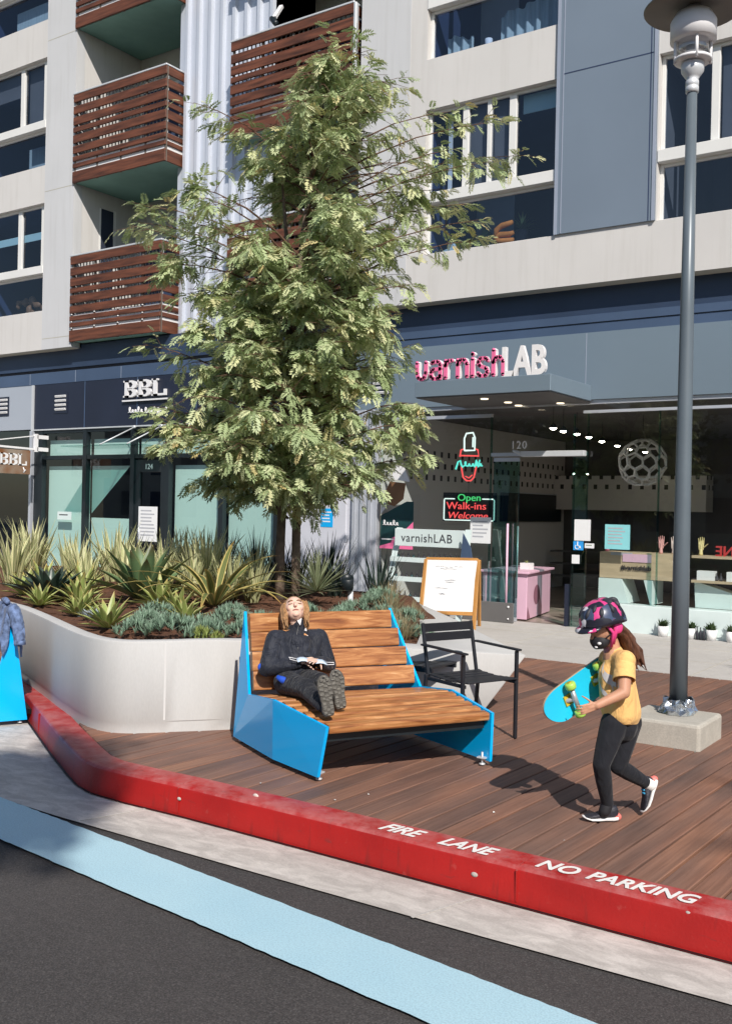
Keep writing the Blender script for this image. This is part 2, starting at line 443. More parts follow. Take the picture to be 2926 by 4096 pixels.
# ------------------------------------------------------------------ camera, sun, sky
F_PX, PIT, ROL, YAW, EYE = 1000., radians(-.19), radians(1.24), radians(34.5), 1.67
def make_camera():
    cy, sy = cos(YAW), sin(YAW)
    fw0 = V((-sy, cy, 0)); rt0 = V((cy, sy, 0)); up0 = V((0, 0, 1))
    fw = fw0 * cos(PIT) + up0 * sin(PIT); up = up0 * cos(PIT) - fw0 * sin(PIT)
    rt = rt0 * cos(ROL) + up * sin(ROL); u2 = up * cos(ROL) - rt0 * sin(ROL)
    cam = bpy.data.cameras.new('camera'); ob = bpy.data.objects.new('camera', cam); COL.objects.link(ob)
    M = Matrix((rt, u2, -fw)).transposed().to_4x4(); M.translation = V((0, 0, EYE))
    ob.matrix_world = M
    cam.sensor_width = 36; cam.sensor_fit = 'AUTO'; cam.lens = F_PX / 1024 * 36
    cam.clip_start = .05; cam.clip_end = 400
    SC.camera = ob
make_camera()
SUN_EL = radians(39.5); SUN_TO = V((.74, -.67, 0)).normalized()
sun = bpy.data.lights.new('sun', 'SUN'); sun.energy = 5.0; sun.angle = radians(.53); sun.color = (1, .94, .86)
so = bpy.data.objects.new('sun', sun); COL.objects.link(so)
so.rotation_euler = (-(SUN_TO * cos(SUN_EL) + V((0, 0, sin(SUN_EL))))).to_track_quat('-Z', 'Y').to_euler()
so.location = (10, -10, 20)
w = bpy.data.worlds.new('World'); SC.world = w; w.use_nodes = True
nt = w.node_tree; nt.nodes.clear()
sky = nt.nodes.new('ShaderNodeTexSky'); sky.sky_type = 'NISHITA'; sky.sun_disc = False
sky.sun_elevation = SUN_EL; sky.sun_rotation = atan2(SUN_TO.x, SUN_TO.y); sky.air_density = 1.0; sky.dust_density = .6; sky.ozone_density = 1.6
bg = nt.nodes.new('ShaderNodeBackground'); bg.inputs[1].default_value = .10
wo = nt.nodes.new('ShaderNodeOutputWorld'); nt.links.new(sky.outputs[0], bg.inputs[0]); nt.links.new(bg.outputs[0], wo.inputs[0])
SC.view_settings.view_transform = 'Standard'; SC.view_settings.look = 'None'
SC.view_settings.exposure = 0.0; SC.view_settings.gamma = 1; SC.view_settings.use_curve_mapping = False
SC.render.engine = 'CYCLES'
SC.cycles.use_denoising = True; SC.cycles.max_bounces = 8; SC.cycles.transparent_max_bounces = 16; SC.cycles.transmission_bounces = 4
SC.cycles.diffuse_bounces = 4; SC.cycles.glossy_bounces = 4; SC.cycles.caustics_reflective = False; SC.cycles.caustics_refractive = False
SC.cycles.sample_clamp_indirect = 6

# ------------------------------------------------------------------ the ground
def poly_sheet(name, pts, z, mat):
    b = MB(); b.add([(x, y, z) for x, y in pts], [tuple(range(len(pts)))])
    return b.build(name, mat, kind='structure')
poly_sheet('road', [(-70, -60), (60, -60), (60, 3.95), (-70, 3.95)], -.19, 'asphalt')
poly_sheet('ground', [(-80, -70), (70, -70), (70, 60), (-80, 60)], -.32, 'asphalt')
# curb line: front top edge, from the right edge to the far left, and the matching back edge
CF = [(6., 4.31), (-4.2, 4.295), (-4.7, 4.275), (-5.0, 4.285), (-5.2, 4.345), (-5.45, 4.47), (-5.92, 4.72), (-7.21, 5.44), (-9.2, 6.48), (-16, 9.9)]
CB = [(6., 4.50), (-4.2, 4.485), (-4.68, 4.465), (-4.92, 4.465), (-5.1, 4.51), (-5.36, 4.64), (-5.83, 4.89), (-7.13, 5.61), (-9.13, 6.66), (-15.9, 10.1)]
def lerp_path(path, x):
    for (x0, y0), (x1, y1) in zip(path, path[1:]):
        if x1 <= x <= x0: return y0 + (y1 - y0) * (x - x0) / (x1 - x0)
    return path[-1][1] if x < path[-1][0] else path[0][1]
def make_curb():
    b = MB(); rows = []
    for (fx, fy), (bx, by) in zip(CF, CB):
        f = V((fx, fy, 0)); k = V((bx, by, 0)); d = (k - f)
        rows.append([f + V((0, 0, -.186)) - d * .06, f - d * .01 + V((0, 0, -.022)), f + d * .035 + V((0, 0, -.006)), f + d * .10 + V((0, 0, .001)), k + V((0, 0, .004)), k + V((0, 0, -.2))])
    n = len(rows[0]); vs = [p for r in rows for p in r]
    fs = [(i * n + j, i * n + j + 1, (i + 1) * n + j + 1, (i + 1) * n + j) for i in range(len(rows) - 1) for j in range(n - 1)]
    b.add(vs, fs)
    ob = b.build('curb', 'curb_red', kind='structure')
    for s in ob.data.polygons: s.use_smooth = True
    md = ob.modifiers.new('edges', 'EDGE_SPLIT'); md.split_angle = radians(50)
    # painted words on the sloping top, joints, chipped spots
    t = MB(); sx = 1.05
    r = V((1, -.004, 0)); u = V((-.42, 1, 0))
    t.text('FIRE', (-2.872, 4.345, .007), r, (0, 1, 0), .152, .002, .80, .020, shear=.30)
    t.text('LANE', (-2.512, 4.338, .007), r, (0, 1, 0), .152, .002, .76, .020, shear=.30)
    t.text('NO', (-1.985, 4.345, .007), r, (0, 1, 0), .148, .002, .84, .020, shear=.22)
    t.text('PARKING', (-1.735, 4.345, .007), r, (0, 1, 0), .148, .002, .79, .020, shear=.22)
    t.build('painted_words', 'road_white', ob)
    j = MB()
    for x in (-2.045, -4.25, -6.6, .2):
        y = lerp_path(CF, x); j.box(x - .004, x + .004, y - .014, y + .02, -.16, -.012); j.box(x - .003, x + .003, y + .03, y + .17, -.02, .0055)
    j.build('joint', 'curb_red', ob)
    g = MB()
    for x, y, z, s in ((-2.27, 4.292, -.085, .012), (-4.24, 4.28, -.075, .010), (-1.25, 4.30, -.02, .007), (-3.75, 4.40, .003, .014)):
        g.ball((x, y, z), (s * 1.6, s * .5, s), seg=8, rings=6)
    g.build('chip', 'gutter_concrete', ob)
    return ob
make_curb()
def gutter():
    pts = [(x, y - .012) for x, y in CF]
    edge = [(-60, 4.1), (-5.37, 3.86), (-4.8, 3.845), (-4.3, 3.85), (-3.3, 3.865), (-2.0, 3.89), (-1., 3.925), (6, 4.0)]
    # left of the curb the concrete becomes a wide paved apron
    outline = edge + list(reversed([(p[0], p[1]) for p in reversed(pts)])) + [(-60, 20)]
    b = MB(); n = len(outline)
    me_pts = [V((x, y, -.18)) for x, y in outline]
    b.add(me_pts, [tuple(range(n))])
    ob = b.build('gutter', 'gutter_concrete', kind='structure')
    c = MB()                                               # black sealed gap along the foot of the curb, joints across the gutter
    for (x0, y0), (x1, y1) in zip(CF, CF[1:]):
        d = V((x1 - x0, y1 - y0, 0)).normalized(); nn = V((-d.y, d.x, 0)) * -1
        if nn.y > 0: nn = -nn
        a0 = V((x0, y0, -.172)) + nn * .016; a1 = V((x1, y1, -.172)) + nn * .016
        c.add([a0, a1, a1 + nn * .017, a0 + nn * .017], [(0, 1, 2, 3)])
    c.build('sealed_gap', 'crack_black', ob)
    j = MB()
    for x in (-2.36, -4.62, .1, -6.9):
        j.bar((x, 3.87, -.177), (x + .12, 4.26, -.177), .012, .003)
    j.build('joint', 'pavement_concrete', ob)
gutter()
def stripe():
    b = MB()
    def wob(path):
        out = []; q = random.Random(len(path))
        for (x0, y0), (x1, y1) in zip(path, path[1:]):
            m = max(1, int((x1 - x0) / .05)) if x1 > -7 and x0 < 2 else 1
            for k in range(m): t = k / m; out.append((x0 + (x1 - x0) * t, y0 + (y1 - y0) * t + q.uniform(-.004, .004)))
        return out + [path[-1]]
    top = wob([(-14, 4.62), (-5.368, 3.862), (-4.3, 3.765), (-3.137, 3.656), (-1.37, 3.481), (6, 2.78)])
    bot = wob([(-14, 4.22), (-4.697, 3.384), (-3.109, 3.238), (-1.854, 3.114), (6, 2.36)])
    pts = top + list(reversed(bot))
    # kept clear of the gutter sheet at the left
    b.add([(x, y, -.1745) for x, y in pts], [tuple(range(len(pts)))])
    b.build('road_marking', 'stripe_paint', kind='structure')
stripe()
def deck():
    b = MB(); wd = .1445; k = 0
    ang = radians(2.4); x = -12.0
    sk = math.tan(ang)
    while x < 5.5:
        xa = x + .0065; xb = x + wd - .0065
        y0a = lerp_path(CB, xa) + .004; y0b = lerp_path(CB, xb) + .004; y1 = 10.52
        if x < -6.2: y0a = y0b = max(y0a, 5.2)
        vs = []; ts = []
        ys = [0, 1]
        for z in (-.03, 0.0):
            for (xx, yy) in ((xa, y0a), (xb, y0b), (xb, y1), (xa, y1)):
                vs.append((xx + (yy - 4.49) * sk, yy, z + random.uniform(-.0012, .0012) * (z == 0))); ts.append((xx, yy, 0))
        for i in range(len(ts)): ts[i] = (ts[i][0], ts[i][1] + k * 3.37, k * 1.0)
        b.add(vs, [(4, 5, 6, 7), (0, 1, 5, 4), (1, 2, 6, 5), (2, 3, 7, 6), (3, 0, 4, 7)], ts)
        x += wd; k += 1
    ob = b.build('deck', 'deck_wood', kind='structure')
    md = ob.modifiers.new('soft_edges', 'BEVEL'); md.width = .004; md.segments = 1; md.limit_method = 'ANGLE'
    u = MB(); u.box(-12, 6, 5.3, 10.5, -.1, -.06); u.prism([(-6.2, 5.29), (-6.2, 5.1), (-5.4, 4.72), (-5.0, 4.51), (6, 4.52), (6, 5.29)], 'z', -.1, -.06); u.build('joist_bed', 'crack_black', ob)
deck()
def pavement():
    b = MB(); b.box(-40, 9, 10.53, 22.0, -.15, -.004)
    ob = b.build('pavement', 'pavement_concrete', kind='structure')
    j = MB()
    for y in (11.6, 12.75, 13.2): j.box(-40, 9, y, y + .012, -.01, -.0015)
    for x in range(-30, 9, 2): j.box(x * 1.3 - .5, x * 1.3 - .488, 10.53, 13.8, -.01, -.0012)
    j.build('joint', 'block_concrete', ob)
pavement()
# ------------------------------------------------------------------ the apartment building with its two shops
bld = thing('apartment_building', 'white plaster apartment building with rust-brown slatted balconies above grey shop fronts', 'building', (-9, 13.6, 0))
W, GL = 13.6, 13.86                                        # wall plane of the flats, plane of the shop fronts
FL = 3.1                                                   # storey height
def wall_sheet(b, x0, x1, z0, z1, y, holes, rev=.22):
    """Front face with rectangular openings (x0,x1,z0,z1) and their reveals."""
    xs = sorted({x0, x1, *[h[0] for h in holes], *[h[1] for h in holes]}); zs = sorted({z0, z1, *[h[2] for h in holes], *[h[3] for h in holes]})
    for xa, xb in zip(xs, xs[1:]):
        for za, zb in zip(zs, zs[1:]):
            cx, cz = (xa + xb) / 2, (za + zb) / 2
            if cx < x0 or cx > x1 or cz < z0 or cz > z1: continue
            if any(h[0] < cx < h[1] and h[2] < cz < h[3] for h in holes): continue
            b.quad((xa, y, za), (xb, y, za), (xb, y, zb), (xa, y, zb))
    for hx0, hx1, hz0, hz1 in holes:
        b.quad((hx0, y, hz0), (hx0, y, hz1), (hx0, y + rev, hz1), (hx0, y + rev, hz0)); b.quad((hx1, y, hz0), (hx1, y + rev, hz0), (hx1, y + rev, hz1), (hx1, y, hz1))
        b.quad((hx0, y, hz0), (hx0, y + rev, hz0), (hx1, y + rev, hz0), (hx1, y, hz0)); b.quad((hx0, y, hz1), (hx1, y, hz1), (hx1, y + rev, hz1), (hx0, y + rev, hz1))
    b.quad((x0, y, z0), (x1, y, z0), (x1, y + rev, z0), (x0, y + rev, z0))
    b.quad((x0, y, z0), (x0, y + rev, z0), (x0, y + rev, z1), (x0, y, z1)); b.quad((x1, y, z0), (x1, y, z1), (x1, y + rev, z1), (x1, y + rev, z0))
def pane(b, x0, x1, z0, z1, y): b.quad((x0, y, z0), (x1, y, z0), (x1, y, z1), (x0, y, z1))
def window(x0, x1, zl, floor_mull, room='room_navy', blinds=()):
    """A storey-high window: sliding lights above a fixed lower pane, with a deep band between."""
    f = MB(); y = W + .10; bot, band0, band1, top = zl, zl + .80, zl + .97, zl + 2.30
    for z0, z1 in ((band0, band1),): f.box(x0, x1, W - .015, y + .05, z0, z1)
    t = .055
    for z0, z1 in ((bot, band0), (band1, top)):
        f.box(x0, x0 + t, y, y + .06, z0, z1); f.box(x1 - t, x1, y, y + .06, z0, z1)
        f.box(x0 + t, x1 - t, y, y + .06, z1 - .045, z1); f.box(x0 + t, x1 - t, y, y + .06, z0, z0 + .035)
    for m, wd in floor_mull: f.box(m - wd / 2, m + wd / 2, y - .012, y + .05, band1 + .035, top - .045)
    w_ = f.build('window', 'frame_white', bld, bevel=.006, seg=1)
    g = MB(); pane(g, x0 + t, x1 - t, bot + .03, band0 - .04, y + .035); pane(g, x0 + t, x1 - t, band1 + .03, top - .04, y + .035)
    g.build('pane', 'window_glass', w_)
    r = MB(); d = 2.6
    for a in ([(x0, y + .06, bot), (x0, y + d, bot), (x1, y + d, bot), (x1, y + .06, bot)], [(x0, y + .06, top), (x1, y + .06, top), (x1, y + d, top), (x0, y + d, top)],
              [(x0, y + d, bot), (x0, y + d, top), (x1, y + d, top), (x1, y + d, bot)], [(x0, y + .06, bot), (x0, y + .06, top), (x0, y + d, top), (x0, y + d, bot)], [(x1, y + .06, bot), (x1, y + d, bot), (x1, y + d, top), (x1, y + .06, top)]):
        r.add(a, [(0, 1, 2, 3)])
    r.build('room', room, w_)
    for bx0, bx1, bz0, bz1, mat, dy in blinds:
        q = MB(); q.box(bx0, bx1, y + .10 + dy, y + .115 + dy, bz0, bz1); q.build('blind', mat, w_)
    return w_
def hole(x0, x1, zl): return [(x0, x1, zl, zl + .80 + .17 + 1.33)]
ZL = [5.73, 5.73 + FL, 5.73 + 2 * FL, 5.73 + 3 * FL]
TOPZ = 17.6
# left bay, its grey pier, right pier and right bays
b = MB(); holes = []
for z in ZL: holes += hole(-20.9, -17.81, z)
wall_sheet(b, -26, -17.8, 4.90, TOPZ, W, [(h[0], h[1] - .0, h[2], h[3]) for h in holes]); b.build('wall', 'white_plaster', bld)
b = MB(); wall_sheet(b, -9.64, -8.67, 4.97, TOPZ, W - .004, []); b.build('pier', 'grey_plaster', bld)
b = MB(); wall_sheet(b, -17.8, -16.86, 4.90, TOPZ, W - .004, []); pier = b.build('pier', 'grey_plaster', bld)
j = MB()
for z in (5.12, 8.25, 11.45): j.box(-17.79, -16.87, W - .006, W + .01, z, z + .014)
j.build('joint', 'soffit_paint', pier)
b = MB(); holes = []
for z in ZL: holes += hole(-8.36, -6.115, z) + hole(-4.60, -1.2, z)
wall_sheet(b, -8.67, 7., 4.97, TOPZ, W, holes); b.build('wall', 'white_plaster', bld)
b = MB(); b.box(-26, -16.86, W + .23, W + 3, 4.905, 5.2); b.box(-9.64, 7, W + .23, W + 3, 4.975, 5.2)
b.quad((-26, W + .01, 4.897), (-16.9, W + .01, 4.897), (-16.9, W + .26, 4.897), (-26, W + .26, 4.897)); b.quad((-9.6, W + .01, 4.967), (7, W + .01, 4.967), (7, W + .26, 4.967), (-9.6, W + .26, 4.967))
b.build('soffit', 'soffit_paint', bld)
# windows
for k, z in enumerate(ZL):
    bl = []
    if k == 0: bl = [(-20.9, -17.85, z + 1.62, z + 1.78, 'teal_shade', .02)]
    if k == 1: bl = [(-20.9, -18.75, z + 1.75, z + 2.3, 'room_grey', .02), (-18.7, -17.9, z + .97, z + 2.3, 'room_grey', .05), (-19.3, -18.3, z, z + .8, 'curtain', .5)]
    if k == 2: bl = [(-19.3, -17.85, z, z + .62, 'curtain', .12)]
    window(-20.9, -17.81, z, [(-18.735, .13), (-17.965, .09)], 'room_navy', bl)
    bl = []
    if k == 0: bl = [(-6.78, -6.17, z + 2.0, z + 2.28, 'teal_shade', .06), (-7.69, -7.26, z + .99, z + 2.27, 'room_grey', .03), (-7.24, -6.9, z + .99, z + 2.27, 'room_grey', .02), (-8.05, -7.98, z + .99, z + 2.27, 'frame_white', .01)]
    window(-8.36, -6.115, z, [(-7.68, .105), (-7.27, .07), (-6.87, .12)], 'room_navy', bl)
    bl = [(-3.80, -2.6, z + .99, z + 2.27, 'room_grey', .02)] if k == 0 else []
    window(-4.60, -1.2, z, [(-3.86, .11), (-2.55, .11)], 'room_grey' if k == 0 else 'room_navy', bl)
# blue-grey metal panel between the right-hand windows
b = MB(); b.box(-6.10, -4.615, W - .035, W + .02, 5.735, TOPZ); pn = b.build('metal_panel', 'blue_grey_panel', bld)
b = MB()
for x in (-6.105, -4.66): b.box(x, x + .045, W - .05, W - .033, 5.73, TOPZ)
b.box(-6.01, -5.995, W - .042, W - .034, 5.74, TOPZ); b.build('edge_trim', 'panel_trim', pn)
b = MB()
for z in (8.05, 11.15): b.box(-6.0, -4.66, W - .038, W - .0345, z, z + .016)
b.box(-4.715, -4.70, W - .038, W - .0345, 5.74, TOPZ); b.build('joint', 'room_navy', pn)

# recesses behind the balconies
def recess(x0, x1, zs, teal=True):
    b = MB(); yb = 15.36
    ys = W + (.214 if x0 < -15 else .46); b.quad((x0, ys, 4.9), (x0, yb, 4.9), (x0, yb, TOPZ), (x0, ys, TOPZ)); b.build('return_wall', 'white_plaster', bld)
    b = MB(); b.quad((x0, yb, 4.9), (x1 + 2, yb, 4.9), (x1 + 2, yb, TOPZ), (x0, yb, TOPZ)); b.quad((x1, W + .45, 4.9), (x1, yb, 4.9), (x1, yb, TOPZ), (x1, W + .45, TOPZ)); b.build('recess_wall', 'recess_wall', bld)
    for z in zs:
        b = MB(); b.box(x0 + .1, x1 - .05, yb - .06, yb - .01, z + .2, z + 2.5); d = b.build('patio_door', 'frame_white', bld)
        g = MB(); g.quad((x0 + .2, yb - .065, z + .28), (x1 - .15, yb - .065, z + .28), (x1 - .15, yb - .065, z + 2.42), (x0 + .2, yb - .065, z + 2.42)); g.build('pane', 'room_navy', d)
recess(-16.86, -14.16, (5.0, 8.27, 11.46)); recess(-12.0, -9.64, (5.0, 8.4, 11.5))
b = MB(); b.box(-16.885, -16.85, 14.32, 14.67, 5.3, 7.95); dd = b.build('side_door', 'room_dark', bld)
b = MB(); b.box(-16.885, -16.845, 14.66, 14.73, 5.3, 7.98); b.box(-16.885, -16.845, 14.29, 14.32, 5.3, 7.95); b.build('door_jamb', 'frame_white', dd)

def balcony(x0, x1, zb, zt, depth, slats, right_side=True, post=False):
    """A slatted timber balcony front; slats are (bottom, height) above zb."""
    b = MB(); b.box(x0 + .02, x1 - .03, W + .03, 15.35, zb + .02, zb + .155); bal = b.build('balcony', 'teal_ceiling', bld)
    b = MB(); b.box(x0 + .03, x1 - .04, W - .006, W + .012, zb + .16, zb + .56); 
    if right_side: b.box(x1 - .045, x1 - .03, W + .03, W + depth, zb + .16, zb + .56)
    b.build('slab_edge', 'white_blank', bal)
    b = MB()
    for s0, h in slats:
        b.bar((x0, W - .028, zb + s0 + h / 2), (x1, W - .028, zb + s0 + h / 2), .035, h)
        if right_side: b.bar((x1 - .018, W - .010, zb + s0 + h / 2), (x1 - .018, W + depth, zb + s0 + h / 2), .035, h)
    b.build('slats', 'slat_wood', bal, bevel=.006, seg=1)
    b = MB(); b.box(x0 - .01, x1 + .01, W - .055, W + .035, zt, zt + .035)
    if right_side: b.box(x1 - .045, x1 + .012, W + .035, W + depth, zt, zt + .035)
    if post: b.box(x1 + .0, x1 + .055, W - .055, W + .02, zb - .1, zt)
    b.build('top_rail', 'pale_metal', bal, bevel=.006, seg=1)
    b = MB(); n = int((x1 - x0) / .098)
    for k in range(n + 1):
        x = x0 + .03 + k * (x1 - x0 - .06) / n
        b.box(x - .009, x + .009, W + .03, W + .048, zb + .5, zt)
    b.build('balusters', 'pale_metal', bal); b = MB()
    for xx in (x0 + .02, x0 + .7, x0 + 1.4, x0 + 2.1, x1 - .05): b.box(xx, xx + .05, W - .0102, W + .014, zb, zt)
    b.build_each('post', 'shade_brown', bal)
    b = MB()
    for xx in (x0 + .06, x0 + .76, x0 + 1.46, x0 + 2.16):
        for s0, h in slats[1:4]: b.ball((xx, W - .03, zb + s0 - .022), (.022, .02, .014), seg=8, rings=5)
    if zb < 5: b.build_each('bolt', 'white_blank', bal)
    return bal
def slat_rows(h):
    # the same mixed rhythm of broad and narrow boards on every balcony, from the bottom up
    rows = [(0, .235), (.295, .085), (.425, .095), (.575, .15), (.775, .165), (.985, .10), (1.125, .165), (1.34, .16)]
    k = (h - .17) / 1.56
    return [(a * k, c * min(1, k)) for a, c in rows] + [(h - .165, .165)]
balcony(-16.87, -14.17, 8.27, 10.10, .45, slat_rows(1.83)); balcony(-16.87, -14.21, 4.99, 6.75, .45, slat_rows(1.76)); balcony(-16.87, -14.17, 11.47, 13.3, .45, slat_rows(1.83))
balcony(-12.52, -9.78, 8.38, 10.11, .45, slat_rows(1.73), True, True); balcony(-12.52, -9.78, 5.02, 6.78, .45, slat_rows(1.76), True, True); balcony(-12.52, -9.78, 11.56, 13.3, .45, slat_rows(1.74), True, True)
# ribbed metal cladding between the balconies
b = MB(); p = .306; x = -14.32; pts = []
while x < -11.95:
    pts += [(x, 14.055), (x + .165, 14.055), (x + .195, 13.985), (x + .265, 13.985), (x + .290, 14.055)]; x += p
for (xa, ya), (xb, yb) in zip(pts, pts[1:]): b.quad((xa, ya, 4.95), (xb, yb, 4.95), (xb, yb, TOPZ), (xa, ya, TOPZ))
b.quad((-14.32, 14.055, 4.95), (-14.32, 15.3, 4.95), (-14.32, 15.3, TOPZ), (-14.32, 14.055, TOPZ)); b.quad((-12.0, 14.055, 4.95), (-12.0, 15.36, 4.95), (-12.0, 15.36, TOPZ), (-12.0, 14.055, TOPZ))
b.build('ribbed_cladding', 'cladding_metal', bld)
b = MB(); b.box(-26, 7, 13.5, 22, TOPZ, TOPZ + .3); b.build('roof', 'white_plaster', bld)

# navy band and fascias above the shops
b = MB(); b.box(-26, 7, GL, GL + .12, 4.52, 4.98); b.box(-26, 7, GL + .12, GL + 2, 4.86, 4.96); b.build('dark_band', 'band_navy', bld)
b = MB(); b.box(-26, -9.75, GL - .012, GL + .1, 4.205, 4.455); b.box(-9.75, 7, GL - .012, GL + .1, 4.30, 4.445); b.box(-9.75, 7, GL - .030, GL + .1, 4.455, 4.57)
bb = b.build('metal_band', 'band_blue', bld)
j = MB()
for x in (-18.5, -17.0, -15.6): j.box(x, x + .012, GL - .0135, GL, 4.21, 4.45)
j.build('joint', 'panel_trim', bb)
b = MB(); b.box(-26, -18.37, GL - .02, GL + .1, 3.24, 4.195); lf = b.build('fascia', 'light_fascia', bld)
b = MB(); b.box(-18.40, -18.34, GL - .04, GL, 3.2, 4.2); b.box(-18.36, -11.4, GL - .05, GL, 3.205, 3.232); b.build('edge_strip', 'pale_metal', lf)
b = MB(); b.box(-18.34, -9.75, GL - .005, GL + .1, 3.232, 4.2); df = b.build('fascia', 'fascia_black', bld)
b = MB()
for x in (-16.70, -15.12, -13.5): b.box(x, x + .022, GL - .012, GL, 3.235, 4.2)
b.build_each('joint', 'band_blue', df)
def vent(x0, x1, z0, z1, n, parent, y):
    b = MB(); b.box(x0, x1, y - .012, y - .002, z0, z1); v = b.build('louvre_vent', 'fascia_black', parent)
    b = MB(); h = (z1 - z0 - .06) / n
    for k in range(n): b.bar((x0 + .05, y - .02, z0 + .03 + h * (k + .6)), (x1 - .05, y - .02, z0 + .03 + h * (k + .6)), .03, h * .45, up=(0, -.5, 1))
    b.build('louvres', 'white_blank', v)
vent(-17.67, -17.23, 3.56, 3.99, 4, bld, GL - .005); vent(-19.75, -19.2, 3.56, 3.99, 4, bld, GL - .02)
b = MB(); b.box(-9.75, 7, GL - .07, GL + .05, 3.325, 4.30); gf = b.build('fascia', 'fascia_grey', bld)
b = MB()
for x in (-5.66, -2.6, .5): b.box(x, x + .012, GL - .0725, GL - .05, 3.33, 4.29)
b.build_each('joint', 'panel_trim', gf)
vent(-9.42, -9.02, 3.52, 3.97, 5, bld, GL - .07)
# entrance canopy box with downlights
b = MB(); b.box(-7.68, -5.56, 12.36, GL - .07, 3.30, 3.525); cb = b.build('entrance_canopy', 'fascia_grey', bld, bevel=.006, seg=1)
b = MB(); b.box(-7.66, -5.58, 12.38, GL + .2, 3.285, 3.299); b.build('soffit', 'room_grey', cb)
b = MB()
for x, y in ((-6.75, 12.75), (-6.65, 13.3), (-6.0, 13.7), (-6.7, 13.75)): b.lathe([(.055, 0), (.055, .012)], (x, y, 3.272), 16)
b.build_each('downlight', 'downlight', cb)

# the left shop: black frames, pale shades behind the glass
b = MB(); X = [-18.06, -16.64, -15.2, -14.22, -12.80, -11.46]
for x in X: b.box(x - .055, x + .055, GL - .03, GL + .08, 0, 3.2)
for xa, xb in zip(X, X[1:]):
    b.box(xa + .055, xb - .055, GL - .02, GL + .07, 2.58, 2.66); b.box(xa + .055, xb - .055, GL - .02, GL + .07, 3.14, 3.2); b.box(xa + .055, xb - .055, GL - .02, GL + .07, 0, .09)
b.box(-18.33, -18.1, GL - .02, GL + .08, 0, 3.2)
sf = b.build('shop_window', 'frame_black', bld)
g = MB()
for xa, xb in zip(X, X[1:]):
    pane(g, xa + .055, xb - .055, 2.66, 3.14, GL + .03)
    if xb != -14.22: pane(g, xa + .055, xb - .055, .09, 2.58, GL + .03)
g.build('pane', 'shop_glass', sf)
g = MB(); pane(g, -26, -18.3, 0, 3.22, GL + .02); g.build('pane', 'dark_glass', sf)
s = MB(); y = GL + .16
for xa, xb in zip(X, X[1:]):
    if xb == -14.22: s.box(xa + .06, xb - .06, y, y + .02, 2.66, 2.98); continue
    s.box(xa + .08, xb - .03, y, y + .02, 2.66, 3.0)
for xa, xb in ((-18.0, -16.68), (-14.17, -12.85), (-12.75, -11.5)): s.box(xa, xb, y, y + .02, .1, 2.44)
s.add([(-16.6, y, 1.45), (-16.6, y, 2.44), (-15.45, y, 2.44)], [(0, 1, 2)]); s.box(-16.6, -15.3, y, y + .02, .1, 1.36)  # diagonal of light and shadow across this pane, built as a cut shade
s.build('shades_with_light_cut', 'teal_shade', sf)
d = MB(); d.box(-15.14, -15.0, GL, GL + .06, 0, 2.55); d.box(-14.42, -14.28, GL, GL + .06, 0, 2.55); d.box(-15.0, -14.42, GL, GL + .06, 2.3, 2.55); d.box(-15.0, -14.42, GL, GL + .06, 0, .3)
dr = d.build('shop_door', 'frame_black', bld, bevel=.006, seg=1)
g = MB(); pane(g, -15.0, -14.42, .3, 2.3, GL + .04); g.build('pane', 'dark_glass', dr)
g = MB(); g.tube([(-14.95, GL - .05, .9), (-14.95, GL - .05, 1.25)], .015); g.box(-14.96, -14.94, GL - .05, GL, .92, .95); g.box(-14.96, -14.94, GL - .05, GL, 1.2, 1.23); g.build('handle', 'alu', dr)
g = MB(); g.text('124', (-14.86, GL - .003, 2.36), (1, 0, 0), (0, 0, 1), .15, .004); g.build('number', 'letter_white', dr)
b = MB(); b.box(-26, -11.4, GL + 1.6, GL + 1.7, 0, 4.2); b.build('back_wall', 'shop_dark', bld)
b = MB(); b.box(-18.37, -18.29, GL - .09, GL - .02, 0, 3.2); b.build('post', 'alu', bld)
# awning rods and their thin glass shelf
b = MB()
for x in (-15.12, -14.36): b.tube([(x, GL - .05, 3.20), (x - .08, 13.0, 2.80)], .014); b.ball((x, GL - .06, 3.20), .035, seg=10, rings=6)
aw = b.build('awning_rods', 'pale_metal', bld)
g = MB(); g.box(-16.3, -14.1, 12.95, GL - .06, 2.775, 2.79); g.build('awning_glass', 'edge_glass', aw)

# service door bay and aluminium pilaster
b = MB(); b.box(-11.40, -9.74, GL - .03, GL + .1, 0, 3.23); lv = b.build('service_wall', 'lavender_paint', bld)
d = MB(); d.box(-10.95, -9.9, GL - .055, GL - .02, .02, 2.12); sd = d.build('service_door', 'lavender_paint', bld, bevel=.005, seg=1)
h = MB()
for z in (.35, 1.1, 1.85): h.box(-9.905, -9.885, GL - .07, GL - .03, z, z + .11)
h.build_each('hinge', 'alu', sd)
h = MB(); h.ball((-10.86, GL - .10, 1.0), .035); h.tube([(-10.86, GL - .1, 1.0), (-10.86, GL - .05, 1.0)], .015); h.build('knob', 'alu', sd)
b = MB(); x = -9.74
for k in range(6):
    dpt = .10 if k % 2 == 0 else .06
    b.box(x + k * .08, x + k * .08 + .078, GL - dpt - .02, GL + .05, 0, 3.32)
b.build('pilaster', 'alu', bld, bevel=.008, seg=2)

